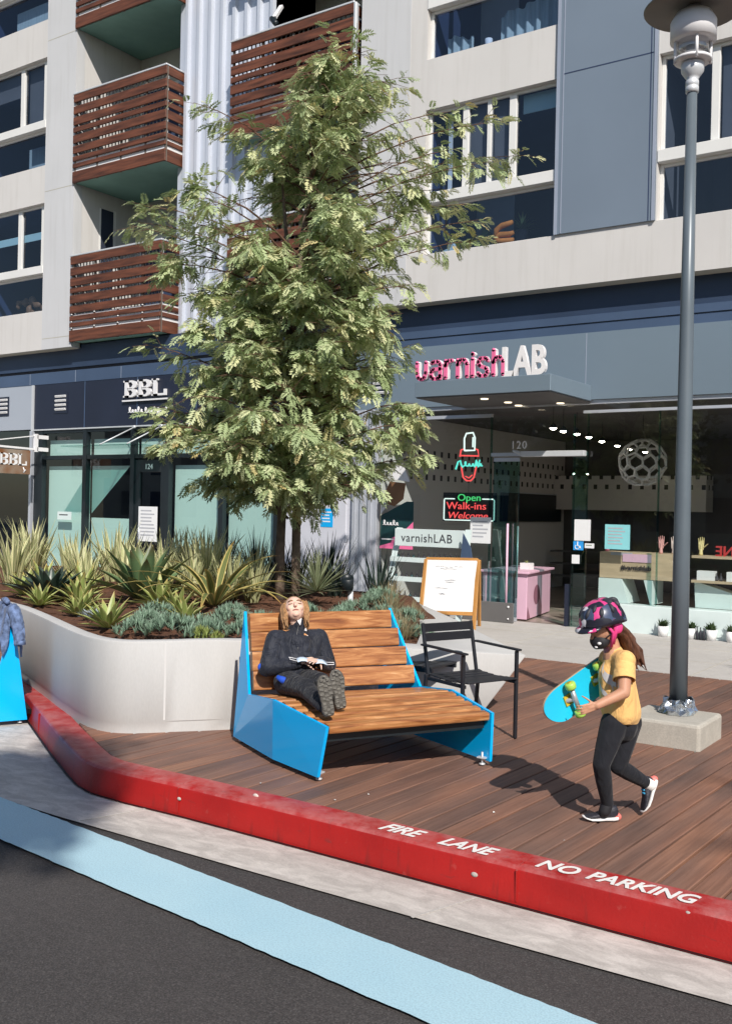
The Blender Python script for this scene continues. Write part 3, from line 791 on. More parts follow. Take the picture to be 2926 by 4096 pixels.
# the nail salon: frameless glass front
b = MB(); b.box(-9.26, -7.2, GL - .02, GL + .05, 3.13, 3.18); b.box(-5.7, 7, GL - .02, GL + .05, 3.135, 3.175); b.box(-7.2, -5.65, GL - .005, GL + .05, 2.52, 2.575); b.box(-9.26, -7.2, GL - .02, GL + .04, 0, .06)
b.box(-9.26, 7, GL - .03, GL + .05, 3.265, 3.322)
sh = b.build('salon_front', 'alu', bld)
g = MB()
for xa, xb in ((-9.24, -7.21), (-5.62, -4.58), (-4.57, -3.02), (-3.01, -1.4), (-1.39, .2), (.21, 7)):
    pane(g, xa, xb, .40 if xa > -6 else .06, 3.13, GL + .015)
pane(g, -7.2, -5.64, 2.575, 3.14, GL + .02); g.quad((-9.24, GL + .02, 3.18), (7, GL + .02, 3.18), (7, GL + .02, 3.265), (-9.24, GL + .02, 3.265))
g.build('pane', 'shop_glass', sh)
g = MB()
for x in (-5.84, -5.63, -4.575, -3.015, -7.205): g.box(x - .007, x + .007, GL - .01, GL + .04, .0 if x < -5 else .4, 3.13)
g.box(-5.832, -5.638, GL + .02, GL + .03, 0, 2.50); g.build_each('glass_edge', 'edge_glass', sh)
b = MB(); b.box(-5.50, 7, GL - .05, GL + .25, -.15, .385); pl = b.build('plinth', 'mint', bld, bevel=.006, seg=1)
dg_ = MB(); dg_.box(-6.62, -5.62, 13.70, 13.80, 2.50, 2.585); dg_.tube([(-6.62, 13.74, 2.545), (-6.78, 13.76, 2.60)], [.035, .02]); dg_.build('door_closer', 'pale_metal', bld, bevel=.02, seg=3)
# open glass door leaf with a long pink pull handle
d = MB(); d.box(-7.16, -6.72, GL + .02, GL + .032, .06, 2.5); gd = d.build('glass_door', 'edge_glass', bld)
d = MB(); d.tube([(-6.86, GL - .06, .05), (-6.86, GL - .06, 1.49)], .018); d.build('pull_handle', 'pink_pale', gd)
d = MB(); d.tube([(-6.76, GL + .09, .35), (-6.76, GL + .09, 1.45)], .014); d.box(-7.16, -6.72, GL + .015, GL + .04, 0, .06); d.box(-7.16, -6.72, GL + .015, GL + .04, 2.44, 2.5); d.build_each('rail', 'alu', gd)
d = MB(); d.box(-5.93, -5.87, GL - .02, GL + .06, 0, .62); d.build('door_post', 'fascia_black', bld)
n_ = MB(); n_.text('120', (-6.87, GL - .0, 2.635), (1, 0, 0), (0, 0, 1), .165, .006, 1.0, .01, space=1.15); n_.build('number', 'letter_white', bld)
# salon room
b = MB(); b.quad((-9.3, GL + .1, -.0), (7, GL + .1, .0), (7, 22, .0), (-9.3, 22, 0)); b.build('salon_floor', 'shop_floor', bld)
b = MB(); b.quad((-9.28, 21.5, 0), (7, 21.5, 0), (7, 21.5, 3.3), (-9.28, 21.5, 3.3)); b.quad((7, 14, 0), (7, 14, 3.3), (7, 22, 3.3), (7, 22, 0)); b.build('back_wall', 'shop_dark', bld)
b = MB(); b.quad((-9.28, 14, 3.30), (-9.28, 22, 3.30), (7, 22, 3.30), (7, 14, 3.30)); b.build('salon_ceiling', 'shop_dark', bld)
b = MB(); b.quad((-9.27, 13.95, 0), (-9.27, 21.5, 0), (-9.27, 21.5, 3.3), (-9.27, 13.95, 3.3)); b.build('perforated_wall', 'perforated_paint', bld)
b = MB(); b.box(-9.26, -5.9, 20.9, 21.4, 1.75, 2.5); b.build('bulkhead', 'perforated_paint', bld)
# ------------------------------------------------------------------ planter with its bark mulch
PO = [(-14.5, 8.6, .67), (-11, 7.15, .67), (-9.3, 6.38, .67), (-8.5, 6.10, .67), (-8.0, 5.93, .67), (-7.23, 5.58, .67), (-6.6, 5.28, .67), (-6.25, 5.12, .67), (-5.98, 5.01, .67), (-5.80, 4.965, .67), (-5.64, 4.965, .67), (-5.50, 5.03, .67), (-5.33, 5.22, .67), (-5.05, 5.56, .67), (-4.4, 6.37, .61), (-3.53, 7.50, .50), (-4.6, 8.67, .50), (-5.21, 9.3, .52), (-6.43, 10.45, .55), (-9.5, 10.4, .6), (-14.5, 10.3, .6)]
PB = [(x, y) for x, y, z in PO]; PB[14] = (-4.41, 6.385); PB[15] = (-3.75, 7.24); PB[16] = (-4.72, 8.42)
PI_ = [(-14.3, 8.75), (-10.96, 7.26), (-9.27, 6.48), (-8.47, 6.2), (-7.97, 6.03), (-7.19, 5.68), (-6.56, 5.38), (-6.21, 5.22), (-5.95, 5.12), (-5.79, 5.075), (-5.66, 5.075), (-5.56, 5.12), (-5.41, 5.29), (-5.15, 5.64), (-4.72, 6.6), (-4.56, 7.45), (-5.05, 8.35), (-5.45, 8.95), (-6.5, 10.2), (-9.5, 10.2), (-14.3, 10.1)]
def inside(x, y, poly):
    c = False; n = len(poly)
    for i in range(n):
        x0, y0 = poly[i][:2]; x1, y1 = poly[i - 1][:2]
        if (y0 > y) != (y1 > y) and x < (x1 - x0) * (y - y0) / (y1 - y0) + x0: c = not c
    return c
def clamp(v, a=0., b=1.): return max(a, min(b, v))
def rim_z(x, y):
    sw_ = sz = 0.
    for (ix, iy), (ox, oy, oz) in zip(PI_, PO):
        w_ = 1 / ((ix - x) ** 2 + (iy - y) ** 2 + .01) ** 1.6; sw_ += w_; sz += w_ * oz
    return sz / sw_
from mathutils import noise as mnoise
def mulch_z(x, y): return rim_z(x, y) - .055 + .13 * clamp((y - 5.9 + .35 * (x + 5.5)) / 2.2) * clamp((-x - 4.9) / 1.3) + .02 * mnoise.noise(V((x * 2, y * 2, 0)))
planter = thing('planter', 'curving white concrete planter brimming with agaves and a feathery tree', 'planter', (-6, 7, 0))
def smooth_loop(P_, i0, i1, m):
    out = []
    for i in range(len(P_)):
        out.append(tuple(P_[i]))
        if i0 <= i < i1:
            p0, p1, p2, p3 = (V(tuple(P_[k]) + (0,) * (3 - len(P_[k]))) for k in (i - 1, i, i + 1, i + 2))
            for k in range(1, m):
                t = k / m; q = ((p1 * 2) + (p2 - p0) * t + (p0 * 2 - p1 * 5 + p2 * 4 - p3) * t * t + (p1 * 3 - p0 - p2 * 3 + p3) * t ** 3) * .5
                out.append(tuple(q)[:len(P_[i])])
    return out
POc, PBc, PIc = (smooth_loop(q, 1, 13, 4) for q in (PO, PB, PI_))
b = MB(); n = len(POc); vs = []
for (ox, oy, oz), (bx, by), (ix, iy) in zip(POc, PBc, PIc):
    d = V((ox - ix, oy - iy, 0)).normalized()
    vs += [V((bx, by, -.02)) - d * .005, V((bx, by, .075)) - d * .005, V((bx, by, .083)), V((ox, oy, oz)), V((ix, iy, oz)), V((ix, iy, oz - .2))]
fs = [(i * 6 + j, ((i + 1) % n) * 6 + j, ((i + 1) % n) * 6 + j + 1, i * 6 + j + 1) for i in range(n) for j in range(5)]
b.add(vs, fs)
pw = b.build('planter_wall', 'planter_concrete', planter)
for (x, y), (dx, dy) in (((-5.335, 5.215), (.014, .016)), ((-5.15, 5.445), (.014, .016))):
    q = MB(); q.add([(x - .004, y - .006, .09), (x + dx, y + dy, .09), (x + dx, y + dy, .655), (x - .004, y - .006, .655)], [(0, 1, 2, 3)]); q.build('joint', 'joint_pale', planter)
for q in pw.data.polygons: q.use_smooth = True
md = pw.modifiers.new('soft_edges', 'BEVEL'); md.width = .014; md.segments = 2; md.limit_method = 'ANGLE'; md.angle_limit = radians(50)
md = pw.modifiers.new('edges', 'EDGE_SPLIT'); md.split_angle = radians(32)
j = MB()
for x in (-5.315, -7.6):
    pass
b = MB(); st = .085; ids = {}; vs = []; fs = []
inner = [(x, y) for x, y in PI_]
def vid(i, k):
    if (i, k) not in ids:
        x, y = -14.4 + i * st, 4.9 + k * st
        ids[(i, k)] = len(vs); vs.append((x, y, mulch_z(x, y) + random.uniform(-.018, .018)))
    return ids[(i, k)]
shr = [(x + (px - x) * .5, y + (py - y) * .5) for (x, y), (px, py, _) in zip(inner, PO)]
for i in range(116):
    for k in range(66):
        if any(inside(-14.4 + (i + a) * st, 4.9 + (k + c) * st, shr) for a, c in ((0, 0), (1, 0), (0, 1), (1, 1))):
            fs.append((vid(i, k), vid(i + 1, k), vid(i + 1, k + 1), vid(i, k + 1)))
def onto(x, y, poly):
    best = None
    for i in range(len(poly)):
        ax, ay = poly[i - 1]; bx, by = poly[i]; dx, dy = bx - ax, by - ay
        t = clamp(((x - ax) * dx + (y - ay) * dy) / (dx * dx + dy * dy + 1e-9)); q = (ax + dx * t, ay + dy * t); d = (q[0] - x) ** 2 + (q[1] - y) ** 2
        if best is None or d < best[0]: best = (d, q)
    return best[1]
for i, (x, y, z) in enumerate(vs):
    if not inside(x, y, shr): x, y = onto(x, y, shr); vs[i] = (x, y, mulch_z(x, y))
b.add(vs, fs); b.build('mulch', 'mulch', planter)
chips = MB()
for i in range(1500):
    x = random.uniform(-9.5, -4.6); y = random.uniform(5.0, 9.2)
    if not inside(x, y, inner): continue
    z = mulch_z(x, y) + .004; a = random.random() * 6.28; l = random.uniform(.018, .05); t = random.uniform(-.5, .5)
    chips.bar((x - l * cos(a), y - l * sin(a), z - l * t * .4), (x + l * cos(a), y + l * sin(a), z + l * t * .4), .012, .005)
ck = chips.build('bark_chips', 'mulch', planter); ck['kind'] = 'stuff'


# ------------------------------------------------------------------ foliage materials
def treeleaf():
    """Feathery foliage: each spray its own tone from deep olive through pale green to straw."""
    m, nt, out = newmat('leaf_tree')
    a = nt.nodes.new('ShaderNodeAttribute'); a.attribute_name = 'tc'
    sp = nt.nodes.new('ShaderNodeSeparateXYZ'); nt.links.new(a.outputs['Vector'], sp.inputs[0])
    c = ramp(nt, sp.outputs['Z'], [(0, (.26, .33, .15)), (.35, (.43, .52, .27)), (.7, (.60, .65, .38)), (.95, (.66, .65, .36)), (1, (.55, .42, .18))])
    p = nt.nodes.new('ShaderNodeBsdfPrincipled'); nt.links.new(c, p.inputs['Base Color']); p.inputs['Roughness'].default_value = .5; p.inputs['Specular IOR Level'].default_value = .35
    t = nt.nodes.new('ShaderNodeBsdfTranslucent'); nt.links.new(c, t.inputs[0])
    mx = nt.nodes.new('ShaderNodeMixShader'); mx.inputs[0].default_value = .22
    nt.links.new(p.outputs[0], mx.inputs[1]); nt.links.new(t.outputs[0], mx.inputs[2]); nt.links.new(mx.outputs[0], out.inputs[0])
def leafmat(name, base, edge=None, width=.35, stripes=0., tip=None, rough=.5, trans=.25, var=.25, spec=.4):
    """tc = (across -1..1, along 0..1, one random number per leaf)."""
    m, nt, out = newmat(name)
    a = nt.nodes.new('ShaderNodeAttribute'); a.attribute_name = 'tc'
    sp = nt.nodes.new('ShaderNodeSeparateXYZ'); nt.links.new(a.outputs['Vector'], sp.inputs[0])
    lo = tuple(c * (1 - var) for c in base); hi = tuple(min(1, c * (1 + var)) for c in base)
    c = ramp(nt, sp.outputs['Z'], [(0, lo), (1, hi)])
    if edge:
        ab = nt.nodes.new('ShaderNodeMath'); ab.operation = 'ABSOLUTE'; nt.links.new(sp.outputs['X'], ab.inputs[0])
        c = mixc(nt, ramp(nt, ab.outputs[0], [(1 - width - .12, (0, 0, 0)), (1 - width + .05, (1, 1, 1))]), c, edge)
    if stripes and edge:
        cm = nt.nodes.new('ShaderNodeCombineXYZ'); nt.links.new(sp.outputs['X'], cm.inputs[0]); nt.links.new(sp.outputs['Z'], cm.inputs[1])
        f = noise(nt, cm.outputs[0], 5, 2)
        c = mixc(nt, ramp(nt, f, [(.5, (0, 0, 0)), (.58, (stripes,) * 3)]), c, edge)
    if tip: c = mixc(nt, ramp(nt, sp.outputs['Y'], [(.75, (0, 0, 0)), (1, (.9, .9, .9))]), c, tip)
    p = nt.nodes.new('ShaderNodeBsdfPrincipled'); nt.links.new(c, p.inputs['Base Color']); p.inputs['Roughness'].default_value = rough
    p.inputs['Specular IOR Level'].default_value = spec
    t = nt.nodes.new('ShaderNodeBsdfTranslucent'); nt.links.new(c, t.inputs[0])
    mx = nt.nodes.new('ShaderNodeMixShader'); mx.inputs[0].default_value = trans
    nt.links.new(p.outputs[0], mx.inputs[1]); nt.links.new(t.outputs[0], mx.inputs[2]); nt.links.new(mx.outputs[0], out.inputs[0])
leafmat('leaf_variegated', (.25, .31, .12), (.76, .72, .42), .42, .85, rough=.45)
leafmat('leaf_agave', (.115, .185, .085), (.26, .32, .14), .10, 0, (.10, .06, .03), .4, .1)
leafmat('leaf_agave_dark', (.045, .075, .055), (.10, .14, .09), .12, 0, (.04, .03, .03), .35, .08)
leafmat('leaf_aloe', (.28, .35, .10), (.58, .58, .25), .18, .3, (.5, .33, .12), .4, .2)
leafmat('leaf_bromeliad', (.13, .18, .06), (.58, .46, .17), .30, .35, (.62, .34, .10), .4, .2)
leafmat('leaf_senecio', (.19, .29, .205), None, tip=(.36, .46, .36), rough=.5, trans=.08)
leafmat('leaf_lime', (.25, .31, .085), None, tip=(.42, .42, .14), rough=.5, trans=.15)
leafmat('leaf_yucca', (.20, .25, .13), (.48, .50, .33), .25, .3, rough=.4)
leafmat('leaf_rush', (.025, .045, .035), None, rough=.4, trans=.05)
leafmat('leaf_silver', (.32, .38, .40), None, tip=(.44, .46, .46), rough=.6, trans=.05)
leafmat('leaf_dry', (.22, .23, .12), (.38, .27, .17), .3, .5, rough=.6)
treeleaf()
leafmat('leaf_street', (.05, .085, .03), None, rough=.5, trans=.3, var=.4)
pm('bark', (.16, .115, .085), .9, .45, 9, 1.0, 30, stretch=(1, 1, 1))
pm('twig', (.13, .07, .045), .85, .2, 6)

def blade(mb, base, az, L, wd, rise, droop, fold=.35, seg=6, peak=.35, twist=0.):
    """One strap leaf: starts at angle `rise` above level, bends down by `droop`, widest at `peak` of its length."""
    p = V(base); h = V((cos(az), sin(az), 0)); side = V((-sin(az), cos(az), 0)); vs = []; ts = []; r = random.random()
    for i in range(seg + 1):
        t = i / seg; a = rise - droop * t ** 1.4
        d = h * cos(a) + V((0, 0, sin(a))); up = V((0, 0, 1)) * cos(a) - h * sin(a)
        w_ = wd * ((.45 + .55 * t / peak) if t < peak else max(.03, 1 - ((t - peak) / (1 - peak)) ** 1.6)) / 2
        s2 = side * cos(twist * t) + up * sin(twist * t)
        vs += [p - s2 * w_ + up * w_ * fold, p, p + s2 * w_ + up * w_ * fold]; ts += [(-1, t, r), (0, t, r), (1, t, r)]
        p = p + d * (L / seg)
    fs = []
    for i in range(seg): fs += [(3 * i, 3 * i + 1, 3 * i + 4, 3 * i + 3), (3 * i + 1, 3 * i + 2, 3 * i + 5, 3 * i + 4)]
    mb.add(vs, fs, ts, smooth=True)
def plant_mesh(kind):
    b = MB(); R = random.uniform; o = (0, 0, 0)
    if kind == 'sword':                                    # tall pale striped swords
        for i in range(46):
            a = R(0, 6.28); q = R(0, .12); b_ = (q * cos(a), q * sin(a), 0)
            blade(b, b_, a + R(-.5, .5), R(.42, .80), R(.035, .055), R(1.0, 1.5), R(0, .5), .25, 6, .3, R(-.5, .5))
        mat = 'leaf_variegated'
    elif kind == 'agave':
        for i in range(30):
            t = i / 30; a = i * 2.4
            blade(b, (.03 * cos(a), .03 * sin(a), .02), a, .30 + .20 * (1 - t) + R(-.03, .03), .10, .25 + 1.15 * t, .25, .5, 6, .45)
        mat = 'leaf_agave'
    elif kind == 'broad':                                  # heavy broad-leaved agave
        for i in range(26):
            t = i / 26; a = i * 2.4
            blade(b, (.04 * cos(a), .04 * sin(a), .02), a, .62 + R(-.06, .08), .15, .35 + 1.1 * t, .35 - .2 * t, .55, 7, .5)
        mat = 'leaf_agave'
    elif kind == 'aloe':
        for i in range(24):
            t = i / 24; a = i * 2.4
            blade(b, (.02 * cos(a), .02 * sin(a), .02), a, .26 + R(-.03, .05), .06, .2 + 1.15 * t, .2, .5, 5, .4)
        mat = 'leaf_aloe'
    elif kind == 'arching':                                # long arching straps
        for i in range(22):
            t = i / 22; a = i * 2.4 + R(-.2, .2)
            blade(b, (.04 * cos(a), .04 * sin(a), .03), a, R(.85, 1.2) * (1 - .30 * t), .072, .50 + .75 * t ** 2, R(1.1, 1.6) * (1 - .4 * t), .3, 9, .35)
        mat = 'leaf_bromeliad'
    elif kind == 'yucca':
        for i in range(110):
            a = R(0, 6.28); el = R(-.05, 1.5)
            blade(b, (0, 0, .16), a, R(.42, .56), R(.018, .026), el, R(0, .25), .2, 3, .3)
        mat = 'leaf_yucca'
    elif kind in ('senecio', 'lime'):                      # mounds of upright finger leaves
        for i in range(46):
            a = R(0, 6.28); q = .22 * sqrt(R(0, 1)); x, y = q * cos(a), q * sin(a); z = .15 * (1 - (q / .25) ** 2)
            for k in range(11):
                aa = R(0, 6.28); el = R(.45, 1.5)
                blade(b, (x, y, z), aa, R(.06, .12), .014, el, -.3, .6, 2, .4)
        mat = 'leaf_' + kind
    elif kind == 'rush':
        for i in range(70):
            a = R(0, 6.28); q = R(0, .16)
            blade(b, (q * cos(a), q * sin(a), 0), a, R(.35, .75), .022, R(1.0, 1.5), R(0, .5), .2, 4, .2)
        mat = 'leaf_rush'
    elif kind == 'silver':
        for i in range(90):
            a = R(0, 6.28); q = .10 * sqrt(R(0, 1))
            blade(b, (q * cos(a), q * sin(a), .03), a, R(.04, .08), .022, R(.2, 1.4), .2, .5, 2, .5)
        mat = 'leaf_silver'
    else:                                                  # low reddish-green grassy tuft
        for i in range(90):
            a = R(0, 6.28); q = R(0, .14)
            blade(b, (q * cos(a), q * sin(a), 0), a, R(.15, .34), .016, R(.6, 1.5), R(0, .6), .2, 4, .25)
        mat = 'leaf_dry'
    return b, mat
PROTO = {}
def plant(kind, name, label, cat, x, y, rz, s, group=None, sink=.0, z=None, mat=None):
    zz = (mulch_z(x, y) if z is None else z) - sink
    key = (kind, mat, random.randint(0, 1) if kind in ('sword', 'senecio', 'rush', 'tuft') else 0)
    if key not in PROTO:
        b, m = plant_mesh(kind); o = b.build(name, mat or m); PROTO[key] = o
    else:
        o = PROTO[key].copy(); o.name = name; COL.objects.link(o)
    o.location = (x, y, zz); o.rotation_euler = (0, 0, rz); o.scale = (s, s, s)
    if 'group' in o: del o['group']
    tag(o, label, cat, group)
    return o
SWL = ['tallest striped sword plant cluster at the far end of the planter', 'striped sword plant in front of the hanging sign post', 'striped sword plant behind the dark agave rosette', 'striped sword plant before the first pale shop shade', 'striped sword plant below the little hanging plaque', 'striped sword plant rising right behind the dark agave', 'striped sword plant directly behind the broad-leaved agave', 'striped sword plant in front of the white notice on the shop door', 'short striped sword plant between broad agave and bromeliad', 'striped sword plant hidden deep behind the broad agave', 'last striped sword plant before the dark rushes', 'striped sword plant farthest back near the shop post', 'half-hidden striped sword plant in the middle of the back row']
SW = 'striped sword plants along the back of the planter'
k = 0
for x, y, s in ((-10.6, 7.75, 1.0), (-10.2, 8.3, .95), (-11.5, 8.7, 1.1), (-9.65, 8.0, .85), (-10.1, 8.9, 1.1), (-9.2, 8.3, .95), (-8.6, 8.35, 1.02), (-8.1, 8.6, 1.05), (-7.95, 8.2, .9), (-8.75, 9.2, 1.0), (-7.5, 8.75, .85), (-12.2, 9.2, 1.1), (-9.35, 9.4, 1.0)):
    plant('sword', 'sword_plant', SWL[k], 'plant', x, y, k * 1.7, s, SW); k += 1
plant('agave', 'agave', 'dark blue-green agave rosette beside the planter bend', 'agave', -8.75, 6.85, .4, 1.15, sink=.01, mat='leaf_agave_dark')
plant('broad', 'agave', 'big broad-leaved green agave, tallest of the rosettes, mid planter', 'agave', -7.75, 7.25, 1.0, .98)
plant('aloe', 'aloe', 'yellow-green spiky aloe between the dark agave and broad agave', 'aloe', -8.15, 6.75, 1.0, 1.2)
plant('aloe', 'aloe', 'yellow-green aloe closest to the curved rim', 'aloe', -6.42, 5.62, 2.0, 1.05)
plant('aloe', 'aloe', 'small pale aloe half hidden behind the broad agave', 'aloe', -7.6, 6.35, .3, .95)
plant('aloe', 'aloe', 'low yellow aloe under the striped sword plants', 'aloe', -8.9, 7.4, 2.6, 1.3)
AL = 'pale yellow-green aloes scattered between the agaves'
ALL = ['pale aloe tucked under the dark agave leaves', 'pale aloe at the bend of the planter beside the bark', 'pale aloe between the broad agave and the bromeliad', 'pale aloe below the bromeliad leaves', 'pale aloe behind the silvery cushion', 'pale aloe in front of the striped sword plants by the plaque', 'tall pale aloe behind the corner succulents']
for i, (x, y, s) in enumerate(((-8.35, 6.42, .9), (-9.3, 6.95, 1.1), (-7.25, 7.0, 1.25), (-6.75, 6.75, 1.0), (-7.45, 6.15, .8), (-9.6, 7.45, 1.3), (-6.3, 6.4, .9))):
    plant('aloe', 'aloe', ALL[i], 'aloe', x, y, i * 1.9, s, AL)
for i, (x, y, s) in enumerate(((-7.35, 8.15, .8), (-8.35, 7.75, .75), (-9.15, 7.7, .8), (-7.0, 8.1, .7))):
    plant('sword', 'sword_plant', ['short pale sword plant just behind the bromeliad', 'short pale sword plant rising from the broad agave', 'short pale sword plant beside the low yellow aloe', 'short pale sword plant before the tree trunks'][i], 'plant', x, y, i * 2.1, s, SW)
plant('silver', 'succulent', 'small silvery blue succulent cushion on the bark near the rim', 'succulent', -7.02, 6.0, 0, 1.15)
plant('arching', 'bromeliad', 'large bromeliad with long arching orange-edged leaves', 'bromeliad', -6.95, 7.45, .55, 1.08)
plant('yucca', 'yucca', 'round silver-green spiky yucca beside the tree trunks', 'yucca', -6.42, 8.45, 0, .98)
plant('arching', 'bromeliad', 'smaller yellow bromeliad behind the broad agave', 'bromeliad', -7.3, 7.9, 2.3, .62)
SGL = ['blue-green finger succulent next to the aloe nearest the rim', 'small blue-green finger succulent at the planter corner rim', 'blue-green finger succulent behind the corner aloe', 'largest blue-green finger succulent at the front of the rim', 'blue-green finger succulent just behind the largest front mound', 'blue-green finger succulent in the second row, middle of the corner bed', 'blue-green finger succulent touching the back corner of the bench', 'blue-green finger succulent hugging the bench backrest', 'blue-green finger succulent in front of the arching bromeliad', 'blue-green finger succulent right under the bromeliad leaves', 'blue-green finger succulent behind the reclining head', 'blue-green finger succulent in front of the yucca', 'blue-green finger succulent between reclining head and pointed planter end', 'blue-green finger succulent by the foot of the tree trunks', 'blue-green finger succulent between bromeliad and tree trunks']
SG = 'blue-green finger succulents along the planter rim'
for i, (x, y, s) in enumerate(((-6.10, 5.75, 1.0), (-5.92, 5.45, .85), (-6.62, 6.35, .95), (-5.58, 5.52, 1.12), (-5.42, 5.78, .95), (-5.75, 6.0, .9), (-5.16, 5.95, 1.05), (-5.0, 6.3, .9), (-5.9, 6.5, .9), (-5.55, 6.55, .95), (-5.35, 7.3, 1.0), (-5.6, 7.8, 1.05), (-5.15, 7.6, .9), (-5.9, 7.6, .95), (-6.2, 6.9, .85))):
    plant('senecio', 'succulent', SGL[i], 'succulent', x, y, i * 1.1, s * .84, SG)
plant('lime', 'succulent', 'lime green finger-leaved mound among blue-green ones at the rim', 'succulent', -5.33, 5.60, .5, .62)
plant('lime', 'succulent', 'lime green tuft behind the reclining bench, closest to the black chair', 'succulent', -4.95, 7.35, .5, .55)
for i, (x, y, s) in enumerate(((-9.6, 9.9, .95), (-9.1, 9.9, 1.0), (-8.6, 10.0, 1.05), (-8.1, 9.9, .95), (-7.7, 9.7, .95), (-7.4, 9.95, 1.1), (-6.6, 9.9, .9), (-6.85, 9.4, .85))):
    plant('rush', 'rush', ['dark rush tuft beside the white door notice', 'dark rush tuft one step past the white door notice', 'dark rush tuft under the middle of the large shade', 'dark rush tuft under the black mullion of the shop window', 'dark rush tuft between the mullion and the tree trunks', 'dark rush tuft close to the tree trunks', 'dark rush tuft against the lavender service door', 'dark rush tuft behind the yucca'][i], 'plant', x, y, i, s, 'dark rushes at the back of the planter')
for i, (x, y, s) in enumerate(((-6.0, 9.2, 1.0), (-5.75, 8.85, 1.1), (-5.45, 8.4, .95), (-6.25, 9.6, 1.1), (-5.2, 8.2, .9), (-4.98, 7.85, 1.0), (-6.6, 10.0, 1.0), (-5.55, 9.0, .8))):
    plant('tuft', 'grass_tuft', ['straggly brown-green tuft beside the garden spotlight', 'straggly brown-green tuft below the aluminium pilaster', 'straggly brown-green tuft touching the easel leg', 'straggly brown-green tuft behind the garden spotlight', 'straggly brown-green tuft above the bark at the pointed end', 'straggly brown-green tuft just past the bench top corner', 'straggly brown-green tuft against the service door foot', 'small straggly tuft in the middle of the pointed bed'][i], 'plant', x, y, i, s * .8, 'straggly tufts by the pointed planter end')
for i, (x, y, s) in enumerate(((-6.15, 9.25, 1.0), (-5.65, 8.6, .8), (-5.35, 8.05, .8))):
    plant('senecio', 'succulent', ['grey-green succulent mound below the mint display stand', 'grey-green succulent mound beside the straggly tufts', 'small grey-green mound nearest the pointed planter end'][i], 'succulent', x, y, i, s * .9, 'grey-green mounds by the pointed planter end')
for i, (x, y, s_) in enumerate(((-5.85, 8.3, .8), (-5.4, 8.65, .75), (-5.15, 7.95, .7), (-6.0, 8.95, .85), (-4.95, 8.15, .6))):
    plant('senecio', 'succulent', ['grey-green mound right in front of the aluminium pilaster', 'grey-green mound before the easel foot', 'grey-green mound over the bench corner', 'grey-green mound behind the garden spotlight', 'smallest grey-green mound on the bare bark'][i], 'succulent', x, y, i * 2., s_, 'grey-green mounds by the pointed planter end')
# black garden spotlight by the yucca
sp = thing('garden_spotlight', 'small black garden spotlight on a pale stake beside the yucca', 'spotlight', (-6.05, 8.55, .62))
b = MB(); b.tube([(-6.05, 8.55, .6), (-6.05, 8.55, .80)], .03, 10); b.build('stake', 'pale_metal', sp)
b = MB(); b.lathe([(.0, 0), (.05, .0), (.065, .05), (.065, .17), (.055, .17), (.05, .15), (0, .15)], (-6.07, 8.52, .80), 14, axis=(.25, -.35, .9)); b.build('lamp_head', 'frame_black', sp)

# ------------------------------------------------------------------ the tree in the planter
CROWN = [(1.85, .7, .55), (2.0, 1.0, 1.0), (2.4, 1.28, 1.33), (2.8, 1.25, 1.22), (3.28, 1.3, 1.0), (3.58, 1.2, 1.1), (4.03, 1.38, 1.18), (4.52, 1.6, 1.22), (4.92, 1.4, 1.0), (5.26, 1.1, 1.15), (5.76, 1.0, 1.0), (6.1, .5, .8), (6.5, .1, .6), (6.8, -.1, .45)]
def crown_r(z, th):
    for (z0, l0, r0), (z1, l1, r1) in zip(CROWN, CROWN[1:]):
        if z0 <= z <= z1:
            t = (z - z0) / (z1 - z0); l = l0 + (l1 - l0) * t; r = r0 + (r1 - r0) * t
            return max(.1, (l + r) / 2 + (r - l) / 2 * cos(th))
    return .2
RX = V((.824, .566, 0)); RY = V((-.566, .824, 0))          # across and away, as seen from the street
GAPS = ((-.62, 5.0, .30, .36), (-.10, 4.72, .36, .20), (.22, 4.30, .20, .15), (-.75, 4.45, .22, .16), (.85, 5.25, .35, .35), (.35, 3.55, .16, .14), (-.2, 2.9, .16, .12), (1.0, 4.1, .22, .18), (-.25, 6.05, .32, .30))
def in_gap(p):
    a = (p.x + 6.9) * .824 + (p.y - 8.6) * .566
    return any(((a - ga) / ra) ** 2 + ((p.z - gz_) / rz) ** 2 < 1 for ga, gz_, ra, rz in GAPS)
def spray(b, p, d, L):
    """A small ferny spray: paired leaflets on a drooping midrib."""
    d = d.normalized(); s = d.cross(V((0, 0, 1)))
    if s.length < .1: s = V((1, 0, 0))
    s.normalize(); up = s.cross(d); rl = random.uniform(-.6, .6); s = s * cos(rl) + up * sin(rl); r = random.random()
    n = 6; q = V(p)
    for i in range(n):
        t = (i + 1) / n; dd = (d + V((0, 0, -.55 * t))).normalized(); q = q + dd * (L / n)
        l = L * (.46 - .2 * abs(t - .4)); w_ = l * .26
        for sg in (-1, 1):
            e = (s * sg + dd * .65 + V((0, 0, random.uniform(-.35, .1)))).normalized(); m_ = q + e * l * .5; k = dd * w_
            b.add([q, m_ - k, q + e * l, m_ + k], [(0, 1, 2, 3)], [(0, t, r), (-1, t, r), (0, 1, r), (1, t, r)])
    e = (d + V((0, 0, -.7))).normalized()
    b.add([q, q + e * L * .2 - s * L * .06, q + e * L * .42, q + e * L * .2 + s * L * .06], [(0, 1, 2, 3)], [(0, 1, r)] * 4)
